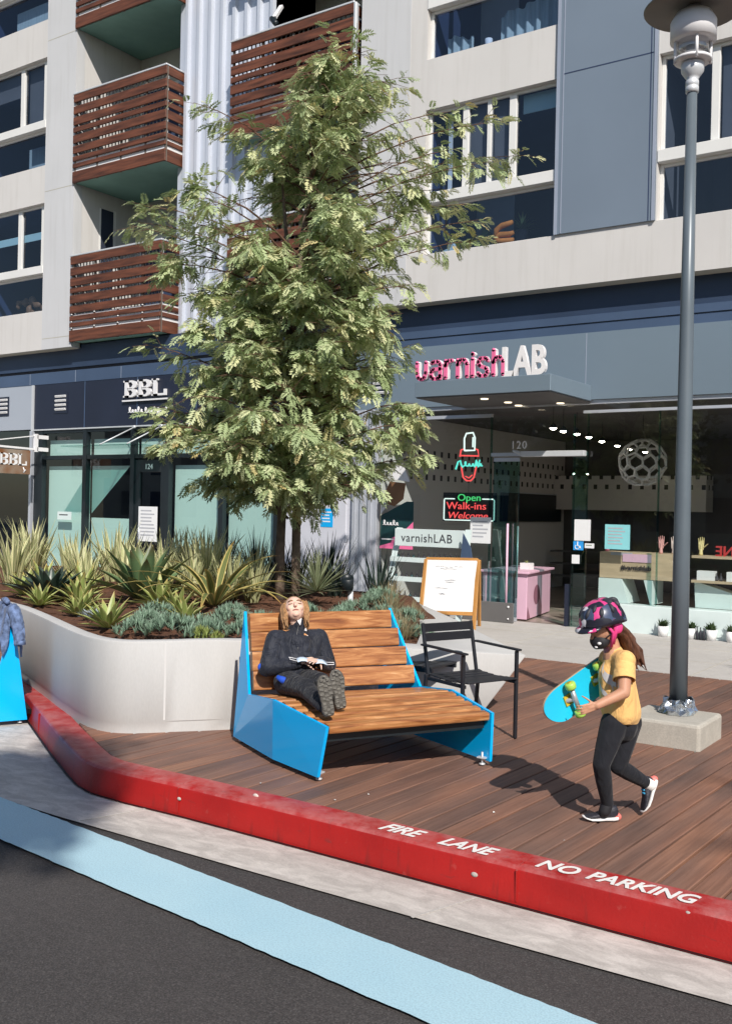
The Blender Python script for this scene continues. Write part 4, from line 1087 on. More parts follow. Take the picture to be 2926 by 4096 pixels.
def make_tree():
    rnd = random.Random(21)
    t = thing('tree', 'slender twin-trunked feathery-leaved tree growing from the white planter', 'tree', (-6.93, 8.58, .6))
    axis = [V((-6.95, 8.58, .5)), V((-6.93, 8.58, 1.9)), V((-6.9, 8.6, 3.2)), V((-6.85, 8.62, 4.6)), V((-6.72, 8.7, 5.8)), V((-6.55, 8.8, 6.75))]
    b = MB(); b.tube([V((-7.0, 8.55, .45)), V((-7.01, 8.55, 1.2)), V((-6.99, 8.56, 2.2)), V((-6.97, 8.6, 3.4)), V((-7.05, 8.6, 4.6)), V((-7.15, 8.6, 5.4))], [.062, .052, .046, .038, .026, .01], 10); b.build('trunk', 'bark', t)
    b = MB(); b.tube([V((-6.83, 8.62, .45)), V((-6.845, 8.62, 1.2)), V((-6.85, 8.62, 2.2))] + axis[2:], [.058, .05, .045, .04, .032, .02, .008], 10); b.build('trunk', 'bark', t)
    br = MB(); lv = MB()
    def ax(z):
        for a, c in zip(axis, axis[1:]):
            if a.z <= z <= c.z: return a.lerp(c, (z - a.z) / (c.z - a.z))
        return axis[-1]
    N_ = 150
    for i in range(N_):
        z = 1.92 + 4.62 * ((i + .5) / N_) ** 1.12; th = i * 2.39996 + rnd.uniform(-.3, .3)
        gap = 1.0
        r = crown_r(z, th) * rnd.uniform(.62, 1.12)
        # thin out two airy windows where the building shows through
        if 4.7 < z < 5.5 and cos(th) < -.1 and rnd.random() < .55: continue
        if 5.0 < z < 6.0 and cos(th) > .35 and rnd.random() < .45: gap = .3
        p0 = ax(max(1.5, z - r * rnd.uniform(.25, .5)))
        out = RX * cos(th) + RY * sin(th)
        p1 = V((ax(z).x, ax(z).y, z)) + out * r
        mid = p0.lerp(p1, .5) + V((0, 0, .10 * r)) + V((rnd.uniform(-.1, .1), rnd.uniform(-.1, .1), 0))
        pts = [p0, p0.lerp(mid, .5) + V((0, 0, .03 * r)), mid, mid.lerp(p1, .55) + V((0, 0, .03)), p1]
        br.tube(pts, [.017, .013, .010, .006, .003], 5, False)
        nt_ = int(7 + 7 * r)
        for k in range(nt_):
            u = .25 + .75 * (k + rnd.random()) / nt_
            s_ = u * 4; j_ = min(3, int(s_)); q = pts[j_].lerp(pts[j_ + 1], s_ - j_)
            d = (out * rnd.uniform(.2, 1.1) + V((rnd.gauss(0, .7), rnd.gauss(0, .7), rnd.gauss(.02, .35)))).normalized()
            L = rnd.uniform(.16, .40)
            e = q + d * L + V((0, 0, -.04))
            br.tube([q, q.lerp(e, .5) + V((0, 0, .015)), e], [.004, .003, .002], 3, False)
            m = int((8 + 24 * L) * (1 if gap == 1 else .55))
            for v in range(m):
                w_ = (v + .6) / m; c = q.lerp(e, w_)
                if in_gap(c) and rnd.random() < .9: continue
                if c.z > 5.45 and rnd.random() < .42: continue
                if mnoise.noise(c * 2.3 + V((7, 3, 1))) < -.17 and rnd.random() < .9: continue
                dd = d * .7 + V((rnd.gauss(0, .7), rnd.gauss(0, .7), rnd.gauss(-.34, .32)))
                spray(lv, c, dd, rnd.choice((.075, .095, .12, .145, .175)) * rnd.uniform(.85, 1.1))
    # sparse long twigs reaching out in front of the window
    for z, r, sp_ in ((4.95, -1.85, 8), (4.75, -1.9, 9), (4.55, -1.8, 8), (5.9, -1.35, 6), (3.3, -1.6, 7), (5.62, 2.35, 9), (5.85, 2.0, 7), (5.35, 1.95, 9), (5.05, 1.75, 9), (6.05, 1.5, 7), (4.75, 1.9, 8), (4.55, 1.95, 9), (5.5, 1.6, 8), (5.2, 1.45, 8)):
        p0 = ax(z - .7); p1 = ax(z) + RX * r + RY * rnd.uniform(-.4, .4); p1.z = z + .08
        pts = [p0.lerp(p1, s) + V((0, 0, .16 * sin(pi * s))) for s in (0, .3, .55, .8, 1)]
        br.tube(pts, [.013, .010, .007, .005, .002], 5, False)
        for k in range(sp_ * 2):
            s = .42 + .58 * k / (sp_ * 2); f = s * 4; j_ = min(3, int(f)); q = p0.lerp(p1, s) + V((0, 0, .16 * sin(pi * s)))
            d = (RX * (.8 if r > 0 else -.8) + V((rnd.gauss(0, .5), rnd.gauss(0, .5), rnd.gauss(0, .45)))).normalized(); e = q + d * rnd.uniform(.1, .28)
            br.tube([q, e], [.003, .002], 3, False)
            for v in range(4): spray(lv, q.lerp(e, (v + 1) / 4), d + V((rnd.gauss(0, .6), rnd.gauss(0, .6), rnd.gauss(-.1, .3))), rnd.uniform(.08, .14))
    br.build('branches', 'twig', t); lv.build('crown', 'leaf_tree', t)
make_tree()

# ------------------------------------------------------------------ street lamp on its concrete footing
lamp = thing('street_lamp', 'tall grey street lamp with a saucer shade on a square concrete footing', 'street lamp', (-2.30, 7.54, 0))
b = MB(); b.box(-2.60, -2.03, 7.17, 7.75, -.02, .185); b.build('footing', 'block_concrete', lamp, bevel=.022, seg=2)
pm('pole_paint', (.125, .155, .18), .38, .1, 1.5, 0, metal=.1)
pm('foil', (.62, .66, .70), .16, .1, 14, .9, 26, metal=.9)
b = MB(); b.tube([(-2.30, 7.54, .18), (-2.30, 7.54, 1.6), (-2.30, 7.54, 3.2), (-2.30, 7.54, 4.86)], [.066, .060, .050, .037], 24); b.build('pole', 'pole_paint', lamp)
b = MB(); rnd = random.Random(4)
prof = []
for k, h in enumerate((0, .03, .06, .09, .115)): prof.append((.125 if k < 3 else .10, h))
seg = 22; vs = []
for r, h in prof:
    for s in range(seg): a = 2 * pi * s / seg; rr_ = r * rnd.uniform(.78, 1.22); vs.append((-2.30 + rr_ * cos(a), 7.54 + rr_ * sin(a), .187 + h * rnd.uniform(.85, 1.1)))
b.add(vs, [(i * seg + s, i * seg + (s + 1) % seg, (i + 1) * seg + (s + 1) % seg, (i + 1) * seg + s) for i in range(4) for s in range(seg)])
b.build('base_cover', 'foil', lamp, solid=.004)
b = MB(); b.lathe([(.034, 4.84), (.048, 4.845), (.048, 4.885), (.043, 4.89), (.048, 4.895), (.048, 4.93), (.04, 4.94), (.055, 4.96), (.082, 5.0), (.086, 5.055), (.07, 5.07)], (-2.30, 7.54, 0), 24); b.build('collar', 'pale_metal', lamp)
b = MB(); b.lathe([(.06, 5.07), (.135, 5.075), (.14, 5.095), (.06, 5.10)], (-2.30, 7.54, 0), 24); lc = b.build('lantern_base', 'letter_white', lamp)
b = MB()
for k in range(4): a = .5 + k * pi / 2; b.tube([(-2.30 + .13 * cos(a), 7.54 + .13 * sin(a), 5.06), (-2.30 + .13 * cos(a), 7.54 + .13 * sin(a), 5.235)], .012, 8)
b.build('bar', 'letter_white', lc)
b = MB(); b.lathe([(.115, 5.10), (.117, 5.24)], (-2.30, 7.54, 0), 28); b.build('lantern_glass', 'lamp_glass', lamp)
b = MB(); b.lathe([(.05, 5.10), (.05, 5.19), (.03, 5.2)], (-2.30, 7.54, 0), 16); b.build('bulb_holder', 'pale_metal', lamp)
b = MB(); b.lathe([(.11, 5.225), (.168, 5.23), (.168, 5.37), (.13, 5.435), (.05, 5.45), (.05, 5.50)], (-2.30, 7.54, 0), 32); b.build('drum', 'letter_white', lamp)
b = MB(); b.lathe([(.05, 5.49), (.17, 5.475), (.355, 5.46), (.365, 5.47), (.30, 5.53), (.10, 5.60), (.0, 5.61)], (-2.30, 7.54, 0), 40); b.build('saucer_shade', 'shade_brown', lamp)

# ------------------------------------------------------------------ black metal chair and low table
pm('chair_black', (.016, .017, .022), .42, .2, 3)
def chair():
    c = thing('chair', 'black slatted metal armchair beside the reclining bench', 'chair', (-3.52, 6.55, 0))
    o = V((-3.52, 6.55, 0)); f = V((.93, -.36, 0)).normalized(); r = V((.36, .93, 0)).normalized()
    def P(a, b_, z): return o + f * a + r * b_ + V((0, 0, z))
    fr = MB(); hw = .255; fd, bd = .20, -.20
    def leg(a, s, z, a2=None):
        b = MB(); b.bar(P(a if a2 is None else a2, s * hw, 0), P(a, s * hw, z), .026, .026, up=f); b.build('leg', 'chair_black', c, bevel=.004, seg=1)
    for s in (-1, 1):
        leg(fd, s, .645); leg(bd - .02, s, .45, bd - .06)
        b = MB(); b.bar(P(fd + .035, s * hw, .655), P(bd - .07, s * (hw + .005), .665), .042, .014); b.build('armrest', 'chair_black', c, bevel=.004, seg=1)
        b = MB(); b.bar(P(bd - .02, s * (hw - .02), .42), P(bd - .105, s * (hw - .02), .82), .024, .024, up=f); b.build('back_post', 'chair_black', c, bevel=.004, seg=1)
    b = MB()
    for k in range(7): a = -.19 + k * .066; b.bar(P(a, -hw + .015, .435 + .004 * abs(k - 3)), P(a, hw - .015, .435 + .004 * abs(k - 3)), .062, .010, up=(0, 0, 1))
    b.bar(P(-.22, -hw + .012, .42), P(.215, -hw + .012, .42), .02, .025); b.bar(P(-.22, hw - .012, .42), P(.215, hw - .012, .42), .02, .025)
    b.build('seat', 'chair_black', c, bevel=.003, seg=1)
    b = MB()
    for z, k in ((.715, 1), (.785, 2)):
        a = bd - .02 - (z - .42) * .2; b.bar(P(a, -hw + .02, z), P(a, hw - .02, z), .012, .064, up=(0, 0, 1))
    b.build('backrest', 'chair_black', c, bevel=.003, seg=1)
chair()
def low_table():
    t = thing('side_table', 'low black slatted side table behind the armchair', 'table', (-4.0, 6.75, 0))
    b = MB()
    for k in range(4): b.box(-4.2 + k * .085, -4.2 + k * .085 + .072, 6.55, 6.95, .46, .475)
    b.box(-4.2, -3.87, 6.56, 6.58, .43, .459); b.box(-4.2, -3.87, 6.92, 6.94, .43, .459)
    b.build('table_top', 'chair_black', t)
    for x in (-4.18, -3.90):
        for y in (6.57, 6.93): b = MB(); b.bar((x, y, 0), (x, y, .43), .024, .024); b.build('leg', 'chair_black', t)
low_table()

# ------------------------------------------------------------------ the blue steel and timber lounge benches
pm('bench_blue', (.0, .46, 1.0), .18, .04, .8, spec=.6)
def bench(name_label, Lp, Rp, fold=None, group=None):
    """Lp / Rp: outline of the two folded steel side plates: back foot, back top, crease, knee, front top, front foot."""
    Lp = [V(p) for p in Lp]; Rp = [V(p) for p in Rp]
    if fold is not None: Lp[3] = V(fold[0])                 # the street-side plate is creased outwards
    base = (Lp[0] + Rp[-1]) / 2; base.z = min(p.z for p in Lp) - .03
    t = thing('lounge_bench', name_label, 'bench', base, group)
    side = ((Rp[4] - Lp[4]).normalized())
    for pts, sg in ((Lp, -1), (Rp, 1)):
        b = MB(); th = side * .010
        m_ = pts[0].lerp(pts[5], .47 if fold is None or sg > 0 else .5); pts = pts + [m_]
        if fold is not None and sg < 0: pts[6] = V(fold[1])
        a = [p - th for p in pts]; c = [p + th for p in pts]; n = len(pts)
        b.add(a + c, [(0, 1, 2), (0, 2, 3, 6), (3, 4, 5, 6), (n, n + 2, n + 1), (n, n + 6, n + 3, n + 2), (n + 3, n + 6, n + 5, n + 4)] + [(i, n + i, n + (i + 1) % n, (i + 1) % n) for i in range(n)])
        sp_ = b.build('side_panel', 'bench_blue', t)
        for i in (0, 5):
            b = MB(); p = pts[i] + (pts[5 - i] - pts[i]).normalized() * .05 - side * sg * .03
            b.tube([V((p.x, p.y, base.z + .002)), V((p.x, p.y, base.z + .085))], .007, 8); b.tube([V((p.x, p.y, base.z + .002)), V((p.x, p.y, base.z + .012))], .02, 10); b.box(p.x - .03, p.x + .03, p.y - .02, p.y + .02, base.z + .045, base.z + .053)
            b.build('levelling_foot', 'pale_metal', sp_)
    b = MB(); ins = side * .016
    def row(l0, l1, r0, r1, n, up, th=.055, gp=.016):
        for k in range(n):
            s0, s1 = k / n, (k + 1) / n
            la, lb = l0.lerp(l1, s0), l0.lerp(l1, s1); ra, rb = r0.lerp(r1, s0), r0.lerp(r1, s1)
            h0 = (lb - la).length; pl, pr = la.lerp(lb, .5), ra.lerp(rb, .5); u = (lb - la).normalized()
            nn = (pr - pl).normalized().cross(u).normalized()
            if nn.dot(up) < 0: nn = -nn
            MBk = b
            MBk.bar(pl + ins * 2.2 - nn * th * .62, pr - ins - nn * th * .62, h0 * .5 + (rb - ra).length * .5 - gp, th, up=nn, r=.012)
        return
    row(Lp[2] + V((0, 0, .02)), Lp[1] - V((0, 0, .012)), Rp[2] + V((0, 0, .02)), Rp[1] - V((0, 0, .012)), 4, (Lp[4] - Lp[2]).normalized() * .8 + V((0, 0, .5)))
    b.build('backrest', 'bench_wood', t); b = MB()
    row(Lp[4], Lp[3], Rp[4], Rp[3], 5, V((0, 0, 1)), .05, .026); row(Lp[3], Lp[2] + V((0, 0, -.0)), Rp[3], Rp[2], 3, V((0, 0, 1)), .05, .026)
    b.build('seat', 'bench_wood', t)
    b = MB()
    m0 = Lp[3].lerp(Rp[3], .12) - V((0, 0, .12)); m1 = Lp[3].lerp(Rp[3], .88) - V((0, 0, .12))
    b.bar(Lp[3] - V((0, 0, .1)) + ins, Rp[3] - V((0, 0, .1)) - ins, .05, .05); b.bar(Lp[4].lerp(Lp[3], .2) - V((0, 0, .1)) + ins, Rp[4].lerp(Rp[3], .2) - V((0, 0, .1)) - ins, .05, .05)
    b.build('crossbar', 'frame_black', t)
    for s in (.35, .65):
        b = MB(); p = Lp[3].lerp(Rp[3], s); b.bar((p.x, p.y, base.z), (p.x, p.y, p.z - .1), .035, .035); b.build('prop', 'frame_black', t)
    return t
FOLDT, FOLDB = (-4.11, 4.985, .428), (-4.125, 5.012, .037)
BL = [(-4.76, 5.34, .035), (-4.63, 5.28, .935), (-4.54, 5.24, .375), (-4.19, 5.09, .415), (-3.55, 4.81, .36), (-3.64, 4.85, .035)]
BR = [(-4.30, 6.44, .035), (-4.14, 6.37, .92), (-3.75, 6.20, .395), (-3.40, 6.04, .435), (-2.99, 5.86, .355), (-3.0, 5.865, .035)]
bench('blue-sided slatted timber lounge bench carrying a reclining person', BL, BR, (FOLDT, FOLDB))
# the second bench stands on the lower apron and looks towards the street
SG2 = [(0, .035), (.13, .935), (.25, .38), (.66, .42), (1.34, .36), (1.22, .035)]
d2 = V((-.426, -.899, 0)).normalized(); w2 = V((.899, -.426, 0)).normalized(); o2 = V((-6.99, 5.27, -.175))
B2R = [o2 + d2 * s + V((0, 0, z)) for s, z in SG2]; B2L = [p - w2 * 1.2 for p in B2R]
bench('bright blue lounge bench with a denim jacket thrown over its back', B2L, B2R)
jk = thing('denim_jacket', 'faded blue denim jacket hanging over the bench back by the planter bend', 'jacket', (-7.2, 5.2, .6))
# ------------------------------------------------------------------ jacket on the second bench
def cloth_mat(name, col, var=.12, scale=9, rough=.85, bump=.6, weave=0):
    m, nt, out = newmat(name)
    v = tc(nt); f = noise(nt, v, scale, 3)
    c = ramp(nt, f, [(.3, tuple(x * (1 - var) for x in col)), (.7, tuple(min(1, x * (1 + var)) for x in col))])
    fold = noise(nt, tc(nt, (1, 1, .6)), 16, 3, .5, 1.2)
    principled(nt, out, c, rough, 0, .25, bumpn(nt, fold, bump, .018), Sheen_Weight=.08)
cloth_mat('denim', (.12, .17, .30), .55, 22, bump=.9)
cloth_mat('tshirt_yellow', (.84, .51, .19), .06, 6, bump=.75)
cloth_mat('leggings_black', (.014, .015, .02), .2, bump=.5)
cloth_mat('jacket_black', (.020, .023, .034), .3, 8, .62, bump=1.3)
cloth_mat('trousers_black', (.016, .017, .023), .25, 8, .7, bump=1.2)
pm('skin', (.52, .27, .17), .5, .06, 12, .1, 200, spec=.35, Subsurface_Weight=.08)
pm('skin_pale', (.74, .49, .385), .5, .06, 12, .1, 200, spec=.35, Subsurface_Weight=.08)
pm('lip', (.45, .17, .14), .5, .05)
pm('hair_brown', (.13, .052, .028), .45, .5, 3, .8, 18, stretch=(26, 26, 2.2))
pm('hair_blond', (.40, .215, .095), .45, .45, 3, .8, 18, stretch=(26, 26, 2.2))
pm('brow', (.12, .06, .03), .7, .1)
pm('sole_white', (.80, .79, .78), .55, .05)
pm('shoe_dark', (.022, .022, .032), .6, .5, 30, .4, 80)
pm('shoe_blue', (.05, .35, .62), .5, .1)
pm('shoe_coral', (.80, .20, .17), .5, .08)
pm('sock_white', (.8, .8, .78), .8, .05)
pm('sole_grey', (.10, .092, .08), .85, .35, 22, 1.0, 55)
pm('tread_grey', (.17, .16, .14), .8, .25, 30, .5, 80)
pm('strap_pink', (.80, .06, .26), .5, .1)
pm('mask_black', (.016, .016, .02), .7, .2)
pm('mask_blue', (.58, .70, .84), .7, .08)
pm('royal_blue', (.02, .09, .55), .6, .1)
pm('board_cyan', (.02, .55, .82), .28, .05, 2)
pm('board_wood', (.55, .38, .22), .5, .1)
pm('wheel_green', (.42, .68, .12), .35, .08)
pm('truck_grey', (.55, .55, .56), .35, .1, metal=.5)
pm('truck_yellow', (.62, .42, .03), .45, .1)
pm('print_grey', (.62, .60, .60), .8, .1)
pm('swoosh_orange', (.62, .30, .12), .6, .05)
def helmet_mat():
    m, nt, out = newmat('helmet_shell')
    v = tc(nt, (1, 1, 1)); w_ = nt.nodes.new('ShaderNodeTexVoronoi'); w_.inputs['Scale'].default_value = 20; w_.inputs['Randomness'].default_value = 1
    nz = nt.nodes.new('ShaderNodeTexNoise'); nz.inputs['Scale'].default_value = 14; nt.links.new(v, nz.inputs['Vector'])
    ad = nt.nodes.new('ShaderNodeVectorMath'); ad.operation = 'MULTIPLY_ADD'; ad.inputs[1].default_value = (.05, .05, .05)
    nt.links.new(nz.outputs['Color'], ad.inputs[0]); nt.links.new(v, ad.inputs[2]); nt.links.new(ad.outputs[0], w_.inputs['Vector'])
    sp = nt.nodes.new('ShaderNodeSeparateColor'); nt.links.new(w_.outputs['Color'], sp.inputs[0])
    r = nt.nodes.new('ShaderNodeValToRGB'); r.color_ramp.interpolation = 'CONSTANT'; e = r.color_ramp.elements
    e[0].position = 0; e[0].color = (.018, .018, .03, 1); e[1].position = .50; e[1].color = (.70, .68, .72, 1)
    a = e.new(.72); a.color = (.62, .05, .22, 1); a = e.new(.86); a.color = (.05, .07, .13, 1)
    nt.links.new(sp.outputs[0], r.inputs[0])
    principled(nt, out, r.outputs[0], .3, 0, .5, Coat_Weight=.25)
helmet_mat()
def jacket_sheet():
    """Denim slung over the top edge of the bench back: two hanging sides, deep folds, a sleeve and a collar."""
    e0, e1 = B2R[1] + V((0, 0, .012)), B2L[1] + V((0, 0, .012)); w_ = (e1 - e0).normalized(); dn = (B2R[2] - B2R[1]).normalized(); bk = (B2R[0] - B2R[1]).normalized()
    q = random.Random(2); b = MB(); nu, nv = 46, 34; vs = []
    for i in range(nu + 1):
        s_ = -.10 + .62 * i / nu
        for k in range(nv + 1):
            t = k / nv * 2 - 1; L = (.27 + .05 * sin(s_ * 9)) * abs(t)
            f = .5 * sin(s_ * 30 + t * 2.5) + .3 * sin(s_ * 55 + 1.3 + t * 5) + .35 * mnoise.noise(V((s_ * 9, t * 3, .4)))
            nrm = (w_.cross(dn)).normalized(); nrm = nrm if nrm.z > 0 else -nrm
            side = (dn if t > 0 else bk); out = (nrm if t > 0 else -nrm)
            p = e0 + w_ * s_ + side * L + out * (.030 + .020 * f * min(1, abs(t) * 2.2)) + V((0, 0, .030 * (1 - abs(t)) ** 2 + .012 * f * (1 - abs(t))))
            if s_ < 0: p = p + V((0, 0, s_ * 1.5)) - w_ * s_ * .55      # the end slips down over the side plate
            vs.append(p)
    b.add(vs, [(i * (nv + 1) + k, i * (nv + 1) + k + 1, (i + 1) * (nv + 1) + k + 1, (i + 1) * (nv + 1) + k) for i in range(nu) for k in range(nv)], smooth=True)
    b.build('cloth', 'denim', jk, solid=.014)
    b = MB(); p = e0 - w_ * .05 + V((0, 0, .0)); pts = [p + w_ * .10 + V((0, 0, .035)), p + V((.02, -.005, -.01)), p + V((.055, -.005, -.10)), p + V((.075, 0, -.20)), p + V((.085, .0, -.27))]
    b.tube(pts, [.050, .056, .052, .046, .044], 14); sl = b.build('sleeve', 'denim', jk)
    md = sl.modifiers.new('folds', 'SUBSURF'); md.levels = md.render_levels = 2
    tx = bpy.data.textures.new('cloth_folds', 'CLOUDS'); tx.noise_scale = .05
    md = sl.modifiers.new('rumple', 'DISPLACE'); md.texture = tx; md.strength = .028; md.texture_coords = 'GLOBAL'
    b = MB(); b.tube([pts[-1] + V((-.004, 0, .03)), pts[-1] + V((0, 0, -.004))], [.048, .047], 14); b.build('cuff', 'denim', jk)
    b = MB(); b.tube([e0 + w_ * .18 + V((.02, -.02, .05)), e0 + w_ * .26 + V((.01, -.02, .062)), e0 + w_ * .36 + V((-.01, -.01, .055))], [.020, .026, .018], 8); b.build('collar', 'denim', jk)
jacket_sheet()

# ------------------------------------------------------------------ figures
def finger(b, p, d, n, lens, r, curl):
    """Three-jointed finger from knuckle p along d, bending by `curl` radians per joint towards n."""
    d = V(d).normalized(); n = V(n).normalized(); p = V(p)
    ax_ = d.cross(n).normalized()
    for i, l in enumerate(lens):
        q = p + d * l; b.cone(p, r * (1 - .1 * i), q, r * (1 - .1 * (i + 1)), 8)
        p = q; d = Quaternion(ax_, curl) @ d
def hand(b, wrist, palm_d, palm_n, size, curl, side=1):
    """Palm, four unequal fingers, and a thumb from the side of the palm. palm_n is the way the fingers bend."""
    d = V(palm_d).normalized(); n = V(palm_n).normalized(); n = (n - d * n.dot(d)).normalized(); s = d.cross(n) * side
    w_ = V(wrist); k = size / .17
    for t in (-.026, -.009, .009, .026): b.cone(w_ + d * .012 * k + s * t * .75 * k, .012 * k, w_ + d * .078 * k + s * t * k, .0105 * k, 8)
    b.cone(w_ + d * .02 * k, .017 * k, w_ + d * .06 * k, .015 * k, 8)
    for t, l in ((-.028, .062), (-.0095, .076), (.0095, .082), (.028, .073)):
        finger(b, w_ + d * .083 * k + s * t * k, d + s * t * 3, n, (l * .45 * k, l * .32 * k, l * .26 * k), .0082 * k, curl)
    finger(b, w_ + d * .035 * k + s * .03 * k, d * .6 + s * .75 + n * .35, n - s * .4, (.034 * k, .028 * k, .02 * k), .0095 * k, curl * .45)
def shoe(parent, heel, toe, up, L, wd, ht, upper='shoe_dark', sole='sole_white', accents=True, thick=.022):
    """Trainer lofted along its length: rubber sole, upper, heel tab and laces."""
    h = V(heel); d = (V(toe) - h).normalized(); u = V(up); u = (u - d * u.dot(d)).normalized(); s = d.cross(u)
    def loft(profile, seg=14):
        b = MB(); vs = []
        for t, w_, z0, z1 in profile:
            for k in range(seg):
                a = 2 * pi * k / seg; ca, sa = cos(a), sin(a)
                ca = abs(ca) ** .75 * (1 if ca > 0 else -1); sa = abs(sa) ** .75 * (1 if sa > 0 else -1)
                vs.append(h + d * (L * t) + s * (w_ * wd / 2 * ca) + u * ((z0 + z1) / 2 + (z1 - z0) / 2 * sa))
        n = len(profile)
        fs = [(i * seg + k, i * seg + (k + 1) % seg, (i + 1) * seg + (k + 1) % seg, (i + 1) * seg + k) for i in range(n - 1) for k in range(seg)] + [tuple(range(seg - 1, -1, -1)), tuple(range((n - 1) * seg, n * seg))]
        b.add(vs, fs, smooth=True); return b
    T = thick
    so = loft([(-.02, .45, .006, T), (.0, .66, .002, T + .004), (.12, .80, 0, T), (.35, .74, 0, T * .9), (.55, .92, 0, T * .8), (.75, 1.0, .002, T * .75), (.9, .80, .010, T * .8 + .006), (.98, .45, .018, T + .006), (1.0, .12, .022, T + .004)])
    sh_ = so.build('shoe', sole, parent)
    up_ = loft([(-.01, .35, T, ht * .75), (.03, .60, T - .004, ht * .98), (.15, .70, T - .006, ht), (.30, .68, T - .008, ht * .92), (.42, .74, T - .008, ht * .70), (.6, .86, T - .008, ht * .50), (.78, .90, T - .008, ht * .40), (.9, .70, T - .004, ht * .34), (.975, .35, T, ht * .26)])
    up_.build('upper', upper, sh_)
    if accents:
        b = MB(); b.cone(h + d * (-.012 * L) + u * (T * .9), wd * .26, h + d * (.05 * L) + u * (ht * .35), wd * .27); b.build('heel_tab', 'shoe_coral', sh_)
        b = MB()
        for t, z in ((.32, .90), (.40, .74), (.48, .62)): b.tube([h + d * (L * t) + s * (wd * .24) + u * (ht * (z - .06)), h + d * (L * t) + u * (ht * (z + .02)), h + d * (L * t) - s * (wd * .24) + u * (ht * (z - .06))], .006, 6)
        b.build('lace', 'shoe_blue', sh_)
    if not accents:                                        # worn tread blocks facing out from the sole
        b = MB(); k = 0; t = .05
        while t < .95:
            w_ = wd * (.60 if t < .15 else .62 if t < .5 else .82 if t < .8 else .55) * .5
            if .20 < t < .34: b.bar(h + d * (L * t) - s * w_ - u * .002, h + d * (L * t) - s * w_ * .35 - u * .002, L * .030, .006, up=u); b.bar(h + d * (L * t) + s * w_ * .35 - u * .002, h + d * (L * t) + s * w_ - u * .002, L * .030, .006, up=u)
            else:
                for f0, f1 in ((-1, -.38), (-.30, .30), (.38, 1)): sh = (.012 if (k % 2) else -.006) * (1 if f0 == -.30 else -.5); b.bar(h + d * (L * t + sh) + s * w_ * f0 - u * .002, h + d * (L * t + sh) + s * w_ * f1 - u * .002, L * .034, .006, up=u)
            t += .058; k += 1
        b.build('tread', 'tread_grey', sh_)
    return sh_

